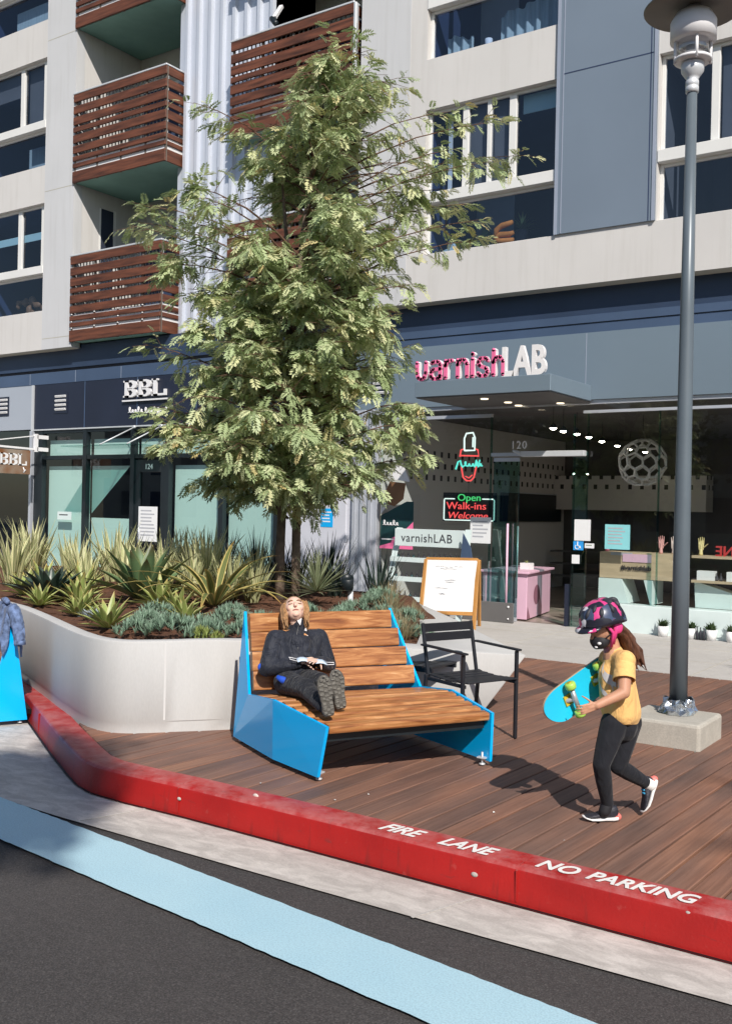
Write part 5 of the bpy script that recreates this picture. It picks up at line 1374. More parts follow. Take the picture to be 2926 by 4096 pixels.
def girl():
    g = thing('person', 'child in helmet, face mask and yellow T-shirt walking with a skateboard', 'person', (-1.92, 5.25, 0))
    Fd = V((-.509, -.859, 0)).normalized(); Lf = V((.859, -.509, 0)).normalized(); Z = V((0, 0, 1)); RXv = V((.824, .566, 0)); AW = V((-.566, .824, 0))
    hd = V((-1.988, 5.185, 1.062)); pit = radians(20)
    f2 = Fd * cos(pit) - Z * sin(pit); u2 = Z * cos(pit) + Fd * sin(pit); R3 = Matrix((f2, Lf, u2)).transposed()
    shL, elL, wrL = V((-1.862, 5.17, .893)), V((-1.838, 5.092, .735)), V((-1.94, 4.985, .672))
    shR, elR, wrR = V((-2.01, 5.318, .870)), V((-2.085, 5.40, .71)), V((-2.12, 5.285, .655))
    hipL, knL, anL = V((-1.925, 5.195, .545)), V((-1.962, 5.118, .333)), V((-1.958, 5.21, .105))
    hipR, knR, anR = V((-1.895, 5.33, .535)), V((-1.926, 5.272, .300)), V((-1.838, 5.462, .185))
    b = MB()
    b.ball(hd, (.088, .072, .098), R3, 18, 12); b.ball(hd + f2 * .03 - u2 * .055, (.056, .052, .05), R3); b.cone(hd - u2 * .06 - f2 * .02, .036, V((-1.95, 5.232, .925)), .042)
    b.cone(hd + f2 * .082 - u2 * .005, .008, hd + f2 * .096 - u2 * .028, .011)                         # nose
    for sg in (-1, 1): b.ball(hd + Lf * sg * .073 - u2 * .015 - f2 * .01, (.018, .010, .026), R3, 10, 8)   # ears
    b.cone(V((-1.95, 5.235, .90)), .06, V((-1.91, 5.262, .58)), .08); b.cone(shL, .042, shR, .042)
    b.cone(shL, .040, elL, .033); b.cone(elL, .032, wrL, .023); b.cone(shR, .038, elR, .031); b.cone(elR, .030, wrR, .022)
    for hp, kn, an in ((hipL, knL, anL), (hipR, knR, anR)): b.cone(hp, .06, kn, .04); b.cone(kn, .038, an, .028)
    hand(b, wrL, V((-.045, -.05, -.018)), V((-.55, .75, .1)), .125, .55, -1)
    hand(b, wrR, V((-.02, -.09, -.01)), V((.7, -.5, .1)), .125, .5, 1)
    body = blob(b, 'body', 'skin', g, .0042, 5, .5)
    for sg in (-1, 1):
        e = MB(); e.ball(hd + f2 * .079 + Lf * sg * .027 + u2 * .004, (.006, .011, .007), R3, 10, 6); e.build('eye', 'ink', g)
        e = MB(); e.tube([hd + f2 * .083 + Lf * sg * .014 + u2 * .020, hd + f2 * .082 + Lf * sg * .028 + u2 * .024, hd + f2 * .074 + Lf * sg * .042 + u2 * .019], .0035, 6); e.build('eyebrow', 'brow', g)
    # hair down her back
    b = MB(); b.ball(hd - f2 * .012 + u2 * .008, (.088, .080, .10), R3)
    a0 = hd - f2 * .05 - u2 * .02
    rh = random.Random(5)
    for i in range(44):
        o_ = Lf * rh.uniform(-.06, .066); wv = rh.uniform(-.014, .014)
        q0 = a0 + o_ * .9 + u2 * rh.uniform(-.03, .05); q1 = a0 + RXv * rh.uniform(.045, .085) + o_ - Z * rh.uniform(.05, .085); q2 = q1.lerp(a0 + RXv * rh.uniform(.080, .150) + o_ * 1.25 - Z * rh.uniform(.14, .235) - AW * .01, .55) + RXv * wv
        q3 = a0 + RXv * rh.uniform(.080, .155) + o_ * 1.3 - Z * rh.uniform(.15, .245) - AW * .01
        b.tube([q0, q0.lerp(q1, .5) + RXv * .012, q1, q2, q3], [.016, .017, .014, .010, .002], 6)
    blob(b, 'hair', 'hair_brown', g, .0042, 1, .4)
    # T-shirt
    b = MB(); b.cone(V((-1.948, 5.235, .895)), .060, V((-1.935, 5.245, .80)), .088); b.cone(V((-1.935, 5.245, .82)), .088, V((-1.903, 5.262, .60)), .100)
    b.cone(shL - Lf * .012 - Z * .01, .052, V((-1.888, 5.215, .60)), .078); b.cone(shR + Lf * .012 - Z * .01, .050, V((-1.925, 5.305, .60)), .076)
    b.cone(V((-1.95, 5.225, .80)), .08, V((-1.93, 5.235, .62)), .085)
    b.cone(shL - Lf * .015, .054, shL.lerp(elL, .16), .052); b.cone(shR, .052, shR.lerp(elR, .5), .054); b.cone(shL, .056, shR, .056); b.cone(V((-1.945, 5.235, .915)), .05, V((-1.94, 5.24, .86)), .07)
    # hem cut flat: drop everything below the hem with a bisect
    sh = blob(b, 't_shirt', 'tshirt_yellow', g, .006, 5, .5)
    bm = bmesh.new(); bm.from_mesh(sh.data); o_ = ORG[sh.name]
    bmesh.ops.bisect_plane(bm, geom=bm.verts[:] + bm.edges[:] + bm.faces[:], plane_co=V((-1.905, 5.26, .553)) - o_, plane_no=V((.10, .05, 1)), clear_inner=True)
    bm.to_mesh(sh.data); bm.free()
    ax0 = shL - Lf * .01; ax1 = shL.lerp(elL, .62); b = MB()
    b.tube([ax0.lerp(ax1, t) + Lf * (.004 * sin(t * 5)) for t in (0, .2, .4, .6, .8, .93, 1)], [.050, .054, .0555, .056, .058, .0595, .0585], 18, False)
    b.build('sleeve', 'tshirt_yellow', sh, solid=.005, sub=1)
    # pale ribbon-like print across the chest
    p = MB()
    def on_chest(a, z): return V((-1.935, 5.245, z)) + Fd * (.094 * cos(a)) + Lf * (.094 * sin(a)) + V((.02 * (.85 - z), .01 * (.85 - z), 0))
    for a0_, a1_, z0, z1, wd in ((-.1, .75, .862, .725, .026), (.15, .95, .80, .76, .03), (-.2, .55, .76, .655, .016)):
        vs = []; n = 9
        for i in range(n):
            t = i / (n - 1); a = a0_ + (a1_ - a0_) * t; z = z0 + (z1 - z0) * (t + .12 * sin(t * 6)); w_ = wd * (.55 + .6 * sin(pi * min(1, t * .9 + .1)))
            q = on_chest(a, z); nrm = (Fd * cos(a) + Lf * sin(a)); vs += [q + nrm * .012 + Z * w_, q + nrm * .012 - Z * w_ * .6]
        p.add(vs, [(2 * i, 2 * i + 1, 2 * i + 3, 2 * i + 2) for i in range(n - 1)], smooth=True)
    pr = p.build('print', 'print_grey', sh)
    md = pr.modifiers.new('wrap', 'SHRINKWRAP'); md.target = sh; md.offset = .0025; md.wrap_method = 'PROJECT'; md.use_negative_direction = True; md.use_positive_direction = True
    md.wrap_method = 'NEAREST_SURFACEPOINT'; md.wrap_mode = 'OUTSIDE_SURFACE'
    # leggings
    b = MB(); b.cone(V((-1.905, 5.262, .60)), .085, V((-1.91, 5.265, .52)), .088)
    for hp, kn, an in ((hipL, knL, anL), (hipR, knR, anR)):
        b.cone(hp, .074, hp.lerp(kn, .6), .060); b.cone(hp.lerp(kn, .6), .060, kn, .047); b.cone(kn, .047, kn.lerp(an, .4), .045); b.cone(kn.lerp(an, .4), .045, an, .033)
    blob(b, 'leggings', 'leggings_black', g, .006, 4, .5)
    # shoes and socks
    shoe(g, (-1.925, 5.275, .004), (-2.075, 5.155, .004), Z, .195, .078, .082)
    b = MB(); b.cone(anL, .031, anL - Z * .04 + V((-.01, -.01, 0)), .033); b.build('sock', 'mask_black', g)
    shoe(g, (-1.795, 5.535, .185), (-1.832, 5.452, .010), V((-.72, -.62, .42)), .195, .078, .085)
    b = MB(); b.cone(anR, .031, anR + V((.018, .03, -.018)), .034); b.build('sock', 'sock_white', g)
    # helmet
    hc = hd + u2 * .055 - f2 * .004
    b = MB(); seg = 28; vs = []; rings = 9
    for i in range(rings + 1):
        t = i / rings
        for k in range(seg):
            a = 2 * pi * k / seg; fwd = cos(a)
            lowz = -.030 - .030 * max(0, -fwd) + .012 * max(0, fwd)
            el = pi / 2 * t; rr_ = cos(el) ** .8; z = lowz + (.094 - lowz) * sin(el)
            ln = (.132 if fwd > 0 else .122)
            vs.append(hc + f2 * (ln * rr_ * fwd) + Lf * (.102 * rr_ * sin(a)) + u2 * z)
    b.add(vs, [(i * seg + k, i * seg + (k + 1) % seg, (i + 1) * seg + (k + 1) % seg, (i + 1) * seg + k) for i in range(rings) for k in range(seg)], smooth=True)
    he = b.build('helmet', 'helmet_shell', g, solid=.016)
    for a, e0, e1, wd in ((.35, .5, 1.1, .011), (-.35, .5, 1.1, .011), (1.1, .45, .95, .012), (1.7, .45, 1.0, .012), (2.3, .5, 1.0, .012), (-1.1, .45, .95, .012), (-1.7, .45, 1., .012), (.75, .75, 1.2, .010), (2.9, .6, 1.1, .012)):
        pts = []
        for i in range(5):
            el = e0 + (e1 - e0) * i / 4; aa = a + .15 * (i / 4 - .5); rr_ = cos(el) ** .8; ln = .132 if cos(aa) > 0 else .122
            pts.append(hc + f2 * (ln * rr_ * cos(aa)) * 1.055 + Lf * (.102 * rr_ * sin(aa)) * 1.055 + u2 * (-.02 + .116 * sin(el)))
        b = MB(); b.tube(pts, [.004, wd, wd * 1.1, wd * .8, .003], 8); b.build('vent', 'ink', he)
    b = MB(); vs = []
    for i in range(9):
        a = -1.0 + 2.0 * i / 8; e0 = hc + f2 * (.130 * cos(a)) + Lf * (.100 * sin(a)) - u2 * .012; vs += [e0, e0 + f2 * (.045 * cos(a) ** .5 if cos(a) > 0 else 0) - u2 * .016 + Lf * (.01 * sin(a))]
    b.add(vs, [(2 * i, 2 * i + 1, 2 * i + 3, 2 * i + 2) for i in range(8)], smooth=True); b.build('visor', 'helmet_shell', he, solid=.007)
    for sg in (-1, 1):
        b = MB(); e0 = hd + Lf * sg * .079 + u2 * .03
        b.tube([e0 + f2 * .035, e0 + f2 * .012 - u2 * .05, hd + Lf * sg * .055 + f2 * .03 - u2 * .098], .009, 8); b.tube([e0 - f2 * .045, e0 - f2 * .01 - u2 * .045, hd + Lf * sg * .060 + f2 * .018 - u2 * .085], .012, 8)
        b.ball(e0 - f2 * .028 - u2 * .035, (.032, .012, .036), R3, 10, 8)
        b.build('chin_strap', 'strap_pink', g)
    b = MB(); b.ball(hd + f2 * .052 - u2 * .062, (.052, .060, .045), R3); b.cone(hd + f2 * .075 - u2 * .035, .022, hd + f2 * .078 - u2 * .075, .026)
    mk = blob(b, 'face_mask', 'mask_black', g, .005, 4)
    b = MB(); b.ball(hd + f2 * .088 + Lf * .040 - u2 * .058, (.010, .014, .008), R3, 8, 6); b.ball(hd + f2 * .098 + Lf * .018 - u2 * .078, (.008, .012, .006), R3, 8, 6); b.build('print', 'letter_white', mk)
    b = MB(); b.tube([hd + f2 * .05 + Lf * .058 - u2 * .04, hd + f2 * .01 + Lf * .076 - u2 * .02, hd - f2 * .015 + Lf * .08 + u2 * .005], .0035, 6); b.build('ear_loop', 'ink', mk)
    b = MB(); b.cone(hd + f2 * .015 - u2 * .12, .026, V((-1.962, 5.226, .915)), .044); blob(b, 'neck_scarf', 'pink_dark', g, .006, 3)
girl()

def skateboard():
    nose, tail = V((-2.215, 4.975, .595)), V((-2.045, 5.42, .805)); u = (tail - nose).normalized(); L = .56
    n = V((.905, -.377, .073)); n = (n - u * n.dot(u)).normalized(); w_ = u.cross(n)
    t = thing('skateboard', 'bright cyan skateboard with lime wheels held under the walking child\'s arm', 'skateboard', nose.lerp(tail, .5))
    def P(a, c, h=0):                                      # a along from the nose, c across, h towards the wheels
        k = 0
        if a < .10: k = -.030 * ((.10 - a) / .10) ** 1.5
        if a > L - .10: k = -.030 * ((a - L + .10) / .10) ** 1.5
        return nose + u * a + w_ * c + n * (h + k + .004 * (c / .09) ** 2)
    def half(a):
        q = .098
        if a < .12: return q * sqrt(max(0, 1 - ((.12 - a) / .12) ** 2.2))
        if a > L - .12: return q * sqrt(max(0, 1 - ((a - L + .12) / .12) ** 2.2))
        return q
    As = [L * (1 - cos(pi * i / 32)) / 2 for i in range(33)]
    for nm, h0, h1, m in (('deck', 0, .010, 'board_wood'), ('underside', .010, .0125, 'board_cyan')):
        b = MB(); vs = []; nc = 6
        for h in (h0, h1):
            for a in As:
                for k in range(nc + 1): vs.append(P(a, half(a) * (2 * k / nc - 1) * (.985 if nm == 'underside' else 1), h))
        M_ = len(As); s0 = M_ * (nc + 1); fs = []
        for i in range(M_ - 1):
            for k in range(nc):
                a = i * (nc + 1) + k; fs += [(a, a + 1, a + nc + 2, a + nc + 1), (s0 + a, s0 + a + nc + 1, s0 + a + nc + 2, s0 + a + 1)]
            for k in (0, nc): a = i * (nc + 1) + k; fs.append((a, a + nc + 1, s0 + a + nc + 1, s0 + a))
        b.add(vs, fs, smooth=False); b.build(nm, m, t)
    for a in (.165, L - .165):
        c = nose + u * a; b = MB(); b.bar(c - u * .04 + n * .017, c + u * .04 + n * .017, .055, .012, up=n); tr = b.build('truck', 'truck_yellow', t)
        b = MB(); b.tube([c + n * .060 - w_ * .062, c + n * .060 + w_ * .062], .014, 10); b.cone(c + n * .02 + u * .015, .018, c + n * .055, .016); b.cone(c + n * .02 - u * .025, .013, c + n * .045, .012); b.build('axle', 'truck_grey', tr)
        for s in (-1, 1):
            b = MB(); q = c + n * .060 + w_ * s * .082; b.lathe([(.012, -.018), (.026, -.018), (.030, -.010), (.030, .010), (.026, .018), (.012, .018)], q, 20, axis=w_); wh = b.build('wheel', 'wheel_green', t)
            b = MB(); b.lathe([(0, .017), (.011, .017), (.011, .020), (0, .020)], q, 12, axis=w_ * s); b.build('bearing', 'truck_yellow', wh)
skateboard()

def lounger():
    g = thing('person', 'person in black tracksuit lying back on the bench with eyes closed', 'person', (-4.2, 5.4, .42))
    head, chin, neckb = V((-4.392, 5.528, .945)), V((-4.324, 5.495, .892)), V((-4.360, 5.535, .830))
    shL, shR, chest, belly, pelvis = V((-4.426, 5.364, .752)), V((-4.286, 5.678, .745)), V((-4.36, 5.515, .705)), V((-4.33, 5.495, .585)), V((-4.32, 5.44, .478))
    elL, wrL, elR, wrR = V((-4.418, 5.268, .560)), V((-4.245, 5.385, .600)), V((-4.195, 5.679, .560)), V((-4.165, 5.520, .603))
    hipL, hipR, knL, knR = V((-4.315, 5.355, .465)), V((-4.275, 5.50, .470)), V((-3.955, 5.125, .492)), V((-3.985, 5.315, .515))
    anL, anR = V((-3.69, 4.945, .455)), V((-3.735, 5.150, .462))
    fn = V((.52, -.58, .62)).normalized(); up = (V((-.06, .05, .15)) - fn * V((-.06, .05, .15)).dot(fn)).normalized(); sd = up.cross(fn)   # sd: towards the person's left
    R3 = Matrix((fn, sd, up)).transposed()
    b = MB()
    b.ball(head, (.088, .072, .098), R3, 18, 12); b.ball(head + fn * .038 - up * .060, (.048, .048, .042), R3); b.cone(head - up * .07 - fn * .02, .045, neckb, .05)
    b.cone(head + fn * .086 + up * .005, .009, head + fn * .100 - up * .022, .013)
    for s in (-1, 1): b.ball(head + sd * s * .072 - up * .015, (.018, .010, .028), R3, 10, 8); b.ball(head + fn * .062 + sd * s * .035 - up * .02, (.022, .024, .024), R3, 10, 8)
    b.ball(head + fn * .070 - up * .082, (.020, .024, .016), R3, 10, 8)
    b.cone(neckb, .06, pelvis, .09); b.cone(shL, .045, shR, .045); b.cone(shL, .045, elL, .038); b.cone(elL, .036, wrL, .026); b.cone(shR, .045, elR, .038); b.cone(elR, .036, wrR, .026)
    for hp, kn, an in ((hipL, knL, anL), (hipR, knR, anR)): b.cone(hp, .07, kn, .048); b.cone(kn, .045, an, .034)
    hand(b, wrL + V((.02, .0, .012)), V((.035, .075, .010)), V((-.3, .2, -.9)), .15, .28, -1)
    hand(b, wrR + V((.01, -.01, .012)), V((.015, -.085, .012)), V((-.3, .1, -.9)), .15, .30, 1)
    body = blob(b, 'body', 'skin_pale', g, .0048, 4, .5)
    for s in (-1, 1):
        e = MB(); e.tube([head + fn * .083 + sd * s * .018 + up * .004, head + fn * .083 + sd * s * .031 - up * .001, head + fn * .073 + sd * s * .045 + up * .003], .0028, 6); e.build('eyelid', 'brow', g)
        e = MB(); e.tube([head + fn * .088 + sd * s * .014 + up * .024, head + fn * .086 + sd * s * .030 + up * .029, head + fn * .074 + sd * s * .047 + up * .023], .0035, 6); e.build('eyebrow', 'hair_blond', g)
    e = MB(); e.tube([head + fn * .083 - sd * .020 - up * .052, head + fn * .091 - up * .051, head + fn * .083 + sd * .020 - up * .052], [.003, .0055, .003], 6); e.build('mouth', 'lip', g)
    b = MB(); b.ball(head - fn * .022 + up * .016, (.088, .082, .100), R3)
    rh = random.Random(9)
    for i in range(60):
        s = -1 if i % 2 else 1; o_ = sd * s * rh.uniform(.058, .092) + fn * rh.uniform(-.05, .035)
        q0 = head + o_ * .95 + up * rh.uniform(.02, .06); q1 = head + o_ * 1.04 - up * rh.uniform(.03, .07); q2 = head + o_ * 1.0 - up * rh.uniform(.10, .17) + fn * .005
        b.tube([q0, q0.lerp(q1, .5) + o_ * .06, q1, q1.lerp(q2, .5) + o_ * rh.uniform(-.08, .1), q2], [.010, .011, .010, .008, .002], 6)
    blob(b, 'hair', 'hair_blond', g, .0042, 1, .4)
    b = MB(); b.cone(neckb - V((0, 0, .01)), .068, chest, .105); b.ball(chest, (.115, .115, .12)); b.cone(chest, .112, belly, .112); b.cone(belly, .112, pelvis + V((0, 0, .03)), .110)
    b.cone(shL + sd * -.0 + V((.01, .02, -.01)), .066, pelvis + V((-.0, -.07, .02)), .075); b.cone(shR + V((.0, -.03, -.01)), .066, pelvis + V((.02, .06, .02)), .075); b.cone(shL, .064, shR, .064)
    b.cone(neckb + V((0, 0, .0)) + fn * .03, .045, neckb + up * .025 + fn * .02, .056)
    rs = random.Random(3)
    for i in range(14):
        c_ = belly.lerp(chest, rs.uniform(-.5, .9)) + fn * .085 + sd * rs.uniform(-.08, .08); b.cone(c_, .018, c_ + sd * rs.uniform(-.06, .06) - up * .03, .014, 8)
    jc = blob(b, 'jacket', 'jacket_black', g, .007, 4, .5)
    for sh_, el_, wr_ in ((shL, elL, wrL), (shR, elR, wrR)):
        b = MB(); b.cone(sh_, .067, sh_.lerp(el_, .55), .062); b.cone(sh_.lerp(el_, .55), .060, el_, .056); b.cone(el_, .056, el_.lerp(wr_, .6), .050); b.cone(el_.lerp(wr_, .6), .047, wr_, .038)
        for t_ in (.35, .5, .62, .75, .88):                # bunched folds round the sleeve
            c_ = sh_.lerp(el_, t_); d_ = (el_ - sh_).normalized(); k_ = d_.cross(fn).normalized(); b.cone(c_ - k_ * .040 + fn * .036, .014, c_ + k_ * .030 + fn * .046 + d_ * .03, .012, 8)
        for t_ in (.15, .35, .55):
            c_ = el_.lerp(wr_, t_); d_ = (wr_ - el_).normalized(); k_ = d_.cross(fn).normalized(); b.cone(c_ - k_ * .035 + fn * .03, .013, c_ + k_ * .03 + fn * .035 + d_ * .02, .012, 8)
        blob(b, 'sleeve', 'jacket_black', g, .0065, 3, .5)
    bm = bmesh.new(); bm.from_mesh(jc.data); o_ = ORG[jc.name]
    bmesh.ops.bisect_plane(bm, geom=bm.verts[:] + bm.edges[:] + bm.faces[:], plane_co=neckb + up * .035 - o_, plane_no=up, clear_outer=True); bm.to_mesh(jc.data); bm.free()
    q = MB(); q.add([neckb + fn * .072 + up * .02 - sd * .02, neckb + fn * .074 + up * .02 + sd * .022, neckb + fn * .088 - up * .045 + sd * .004], [(0, 1, 2)]); q.build('shirt_collar', 'letter_white', jc, solid=.006)
    def on_front(p, r=.118): return p
    def patch(name, c, hw, hh, mat, sk=0, par=jc):
        q = MB(); n_ = 5; vs = []
        for i in range(n_):
            for k in range(3): vs.append(c + sd * (hw * (2 * i / (n_ - 1) - 1) + sk * (k - 1)) + up * (hh * (k - 1)))
        q.add(vs, [(i * 3 + k, i * 3 + k + 1, i * 3 + k + 4, i * 3 + k + 3) for i in range(n_ - 1) for k in range(2)], smooth=True)
        o = q.build(name, mat, par); md = o.modifiers.new('wrap', 'SHRINKWRAP'); md.target = par; md.offset = .003; md.wrap_method = 'NEAREST_SURFACEPOINT'; md.wrap_mode = 'OUTSIDE_SURFACE'
    cf = chest + fn * .115
    patch('badge', cf + sd * .090 + up * .055, .024, .010, 'letter_white', .004); patch('badge', cf + sd * .085 + up * .022, .028, .008, 'swoosh_orange', .003); patch('badge', cf + sd * .100 + up * .020, .010, .007, 'letter_white')
    q = MB(); c = cf - sd * .075 + up * .055; vs = []
    for i in range(9):
        t = i / 8; y_ = .014 * (2 * t - .7) ** 2 - .006; w_ = .0065 * sin(pi * min(1, .12 + t * .88)) + .0006; vs += [c + sd * (-.022 + .05 * t) + up * (y_ + w_), c + sd * (-.022 + .05 * t) + up * (y_ - w_)]
    q.add(vs, [(2 * i, 2 * i + 1, 2 * i + 3, 2 * i + 2) for i in range(8)], smooth=True); o = q.build('swoosh', 'swoosh_orange', jc); md = o.modifiers.new('wrap', 'SHRINKWRAP'); md.target = jc; md.offset = .003; md.wrap_mode = 'OUTSIDE_SURFACE'
    q = MB(); q.tube([neckb + fn * .085 - up * .03, cf + up * .02, belly + fn * .13 + up * .03], .0025, 6); zo = q.build('zip', 'chair_black', jc); md = zo.modifiers.new('wrap', 'SHRINKWRAP'); md.target = jc; md.offset = .002; md.wrap_mode = 'ABOVE_SURFACE'
    q = MB(); q.ball(elL + V((-.022, -.036, .012)), (.022, .018, .026)); q.build('elbow_patch', 'royal_blue', jc)
    b = MB(); b.ball(pelvis, (.12, .12, .10)); b.cone(hipL, .085, hipR, .085)
    for hp, kn, an in ((hipL, knL, anL), (hipR, knR, anR)): b.cone(hp, .088, kn, .062); b.cone(kn, .062, an, .048)
    for i in range(10):
        c_ = hipL.lerp(knL, rs.random()) + V((0, 0, .055)); b.cone(c_, .018, c_ + V((rs.uniform(0, .06), rs.uniform(-.05, .03), 0)), .014, 8)
    tr = blob(b, 'trousers', 'trousers_black', g, .007, 4, .5)
    q = MB(); q.tube([V((-4.275, 5.208, .528)), V((-4.235, 5.222, .508)), V((-4.175, 5.232, .495)), V((-4.11, 5.222, .488))], [.014, .026, .026, .014], 8); q.build('side_stripe', 'royal_blue', tr)
    q = MB(); q.tube([pelvis + V((.04, -.08, .075)), pelvis + V((.09, -.055, .10)), pelvis + V((.10, -.03, .125))], .005, 6); q.build('drawstring', 'letter_white', tr)
    for heel, an, dv in ((V((-3.600, 4.895, .408)), anL, 0), (V((-3.655, 5.095, .415)), anR, 0)):
        toe = heel + V((-.05, -.0, .235)); nrm = V((-.70, .52, .18))
        shoe(g, heel, toe, nrm,   .245, .10, .10, 'mask_black', 'sole_grey', False, .026)
    # paper mask resting in the hands is a thing of its own
    m = thing('paper_mask', 'pale blue paper face mask lying in the reclining person\'s hands', 'face mask', (-4.13, 5.42, .62))
    b = MB(); vs = []; a0 = V((-4.215, 5.345, .632)); a1 = V((-4.078, 5.497, .605)); n_ = 9; dv = (a1 - a0); ac = V((.75, -.60, -.35)).normalized() * .017
    for i in range(n_):
        t = i / (n_ - 1)
        for k in range(4): vs.append(a0 + dv * t + ac * (k - 1.5) * .9 + V((0, 0, .008 * sin(t * 9) + .012 * sin(pi * t) - .005 * (k % 2))))
    b.add(vs, [(i * 4 + k, i * 4 + k + 1, i * 4 + k + 5, i * 4 + k + 4) for i in range(n_ - 1) for k in range(3)], smooth=True); b.build('pleated_sheet', 'mask_blue', m, solid=.003)
    for p, s in ((a0, -1), (a1, 1)):
        b = MB(); b.tube([p + ac, p + dv.normalized() * s * .05 + ac * .8 + V((0, 0, .006)), p + dv.normalized() * s * .055 - ac * .6 + V((0, 0, .008)), p - ac], .0026, 6); b.build('ear_loop', 'letter_white', m)
lounger()
# ------------------------------------------------------------------ signs
XR, ZU = (1, 0, 0), (0, 0, 1)
sg = thing('shop_sign', 'raised pink and white letters standing on the salon entrance canopy', 'shop sign', (-6.6, 12.4, 3.53))
GLY = {'v': (1, [[(0, 1), (0, .38), (.18, .10), (.5, 0), (.82, .10), (1, .38), (1, 1)]]), 'a': (1, [[(.05, .92), (.25, 1), (.75, 1), (1, .82), (1, 0)], [(1, .56), (.25, .56), (0, .42), (0, .14), (.22, 0), (.72, 0), (1, .16)]]),
    'r': (.72, [[(0, 0), (0, 1)], [(0, .72), (.35, 1), (1, 1)]]), 'n': (1, [[(0, 0), (0, 1)], [(0, .72), (.3, 1), (.7, 1), (1, .75), (1, 0)]]), 'i': (0, [[(0, 0), (0, 1)], [(0, 1.26), (0, 1.30)]]),
    's': (1, [[(1, .84), (.78, 1), (.22, 1), (0, .80), (.16, .58), (.84, .42), (1, .2), (.78, 0), (.22, 0), (0, .16)]]), 'h': (1, [[(0, 0), (0, 1.42)], [(0, .72), (.3, 1), (.7, 1), (1, .75), (1, 0)]])}
def strokes(bf, bs_, word, x, z, w, h, wd, gap, y):
    """Condensed rounded capitals and small letters bent from flat bars: coloured faces on white returns."""
    for ch in word:
        k, paths = GLY[ch]
        for p in paths:
            q = [(x + a * w * k, z + c * h) for a, c in p]
            for (xa, za), (xb, zb) in zip(q, q[1:]):
                bf.bar((xa, y - .045, za), (xb, y - .045, zb), .022, wd, up=V((-(zb - za), 0, xb - xa)).normalized()); bs_.bar((xa + .010, y, za), (xb + .010, y, zb), .066, wd * .92, up=V((-(zb - za), 0, xb - xa)).normalized())
            for xa, za in q: bf.lathe([(wd / 2, -.011), (wd / 2, .0108)], (xa, y - .045, za), 12, axis=(0, 1, 0)); bs_.lathe([(wd * .46, -.033), (wd * .46, .0328)], (xa + .010, y, za), 12, axis=(0, 1, 0))
        x += w * k + gap
bf, bs_ = MB(), MB(); strokes(bf, bs_, 'varnish', -7.66, 3.555, .15, .245, .052, .088, 12.42)
bf.build('pink_letters', 'pink_paint', sg); bs_.build('letter_returns', 'letter_white', sg)
b = MB(); b.text('LAB', (-6.31, 12.40, 3.535), XR, ZU, .56, .07, .70, .026, space=.98); b.build('white_letters', 'letter_white', sg)
sg2 = thing('shop_sign', 'white serif letters with script below on the black fascia of the dark-framed shop', 'shop sign', (-14.85, 13.8, 3.75))
def serif(b, ch, x, z, h, w, y=GL - .06, d=.045):
    """Slab-serif capital out of bars."""
    s = h * .15; v = h * .10
    def bx(a0, a1, c0, c1): b.box(x + a0 * w, x + a1 * w, y, y + d, z + c0 * h, z + c1 * h)
    bx(.10, .32, 0, 1); bx(0, .42, 0, .10); bx(0, .42, .90, 1)
    if ch == 'B':
        for c0, c1 in ((0, .52), (.48, 1)):
            pts = [(x + w * .3, z + h * c0), (x + w * .62, z + h * c0), (x + w * .92, z + h * (c0 + .10)), (x + w * .98, z + h * (c0 + c1) / 2), (x + w * .92, z + h * (c1 - .10)), (x + w * .62, z + h * c1), (x + w * .3, z + h * c1), (x + w * .3, z + h * (c1 - .11)), (x + w * .58, z + h * (c1 - .11)), (x + w * .68, z + h * (c0 + c1) / 2), (x + w * .58, z + h * (c0 + .11)), (x + w * .3, z + h * (c0 + .11))]
            b.prism(pts, 'y', y, y + d)
    if ch == 'L': bx(.30, .98, 0, .12); bx(.84, .98, .12, .36)
b = MB()
for i, ch in enumerate('BBL'): serif(b, ch, -15.47 + i * .405, 3.80, .335, .40)
b.box(-15.50, -14.22, GL - .06, GL - .015, 3.715, 3.745); b.build('letters', 'letter_white', sg2)
def script(b, x0, x1, z, h, seed, r, y, n=6):
    """Looping handwriting as one bent rod."""
    q = random.Random(seed); pts = []; m = n * 14
    for i in range(m):
        t = i / (m - 1); a = t * n * 2 * pi; big = 1.6 if int(t * n) % 3 == 0 else .8
        pts.append((x0 + (x1 - x0) * t + .022 * sin(a) * h / .08, y, z + h * .5 * big * (-cos(a)) * .5 + h * .2 * (1 if int(t * n) % 3 == 0 else 0)))
    b.tube(pts, r, 6)
b = MB(); script(b, -15.34, -14.92, 3.52, .13, 1, .013, GL - .03, 5); script(b, -14.88, -14.56, 3.50, .13, 2, .013, GL - .03, 4); script(b, -14.53, -14.24, 3.47, .15, 3, .013, GL - .03, 4); b.build('script', 'letter_white', sg2)
bs = thing('blade_sign', 'brown hanging blade sign with white serif letters on white brackets', 'hanging sign', (-17.75, 13.2, 2.5))
def brownmat():
    m, nt, out = newmat('blade_brown')
    v = tc(nt, (1, 1, 1)); c = ramp(nt, noise(nt, v, 2.2, 2), [(.35, (.30, .24, .19)), (.65, (.20, .085, .035))]); principled(nt, out, c, .35)
brownmat()
b = MB(); b.box(-17.79, -17.75, 12.25, 13.34, 2.235, 2.74); b.build('board', 'blade_brown', bs, bevel=.005, seg=1)
b = MB(); b.bar((-17.77, 12.1, 2.80), (-17.77, 13.5, 2.775), .04, .04); b.bar((-17.77, 12.2, 2.86), (-17.77, 13.45, 3.06), .02, .02); b.box(-17.80, -17.74, 13.44, 13.52, 2.72, 3.10); b.box(-17.80, -17.74, 13.5, 13.78, 2.74, 2.82); b.box(-17.80, -17.74, 13.5, 13.78, 3.0, 3.08); b.build('bracket', 'letter_white', bs)
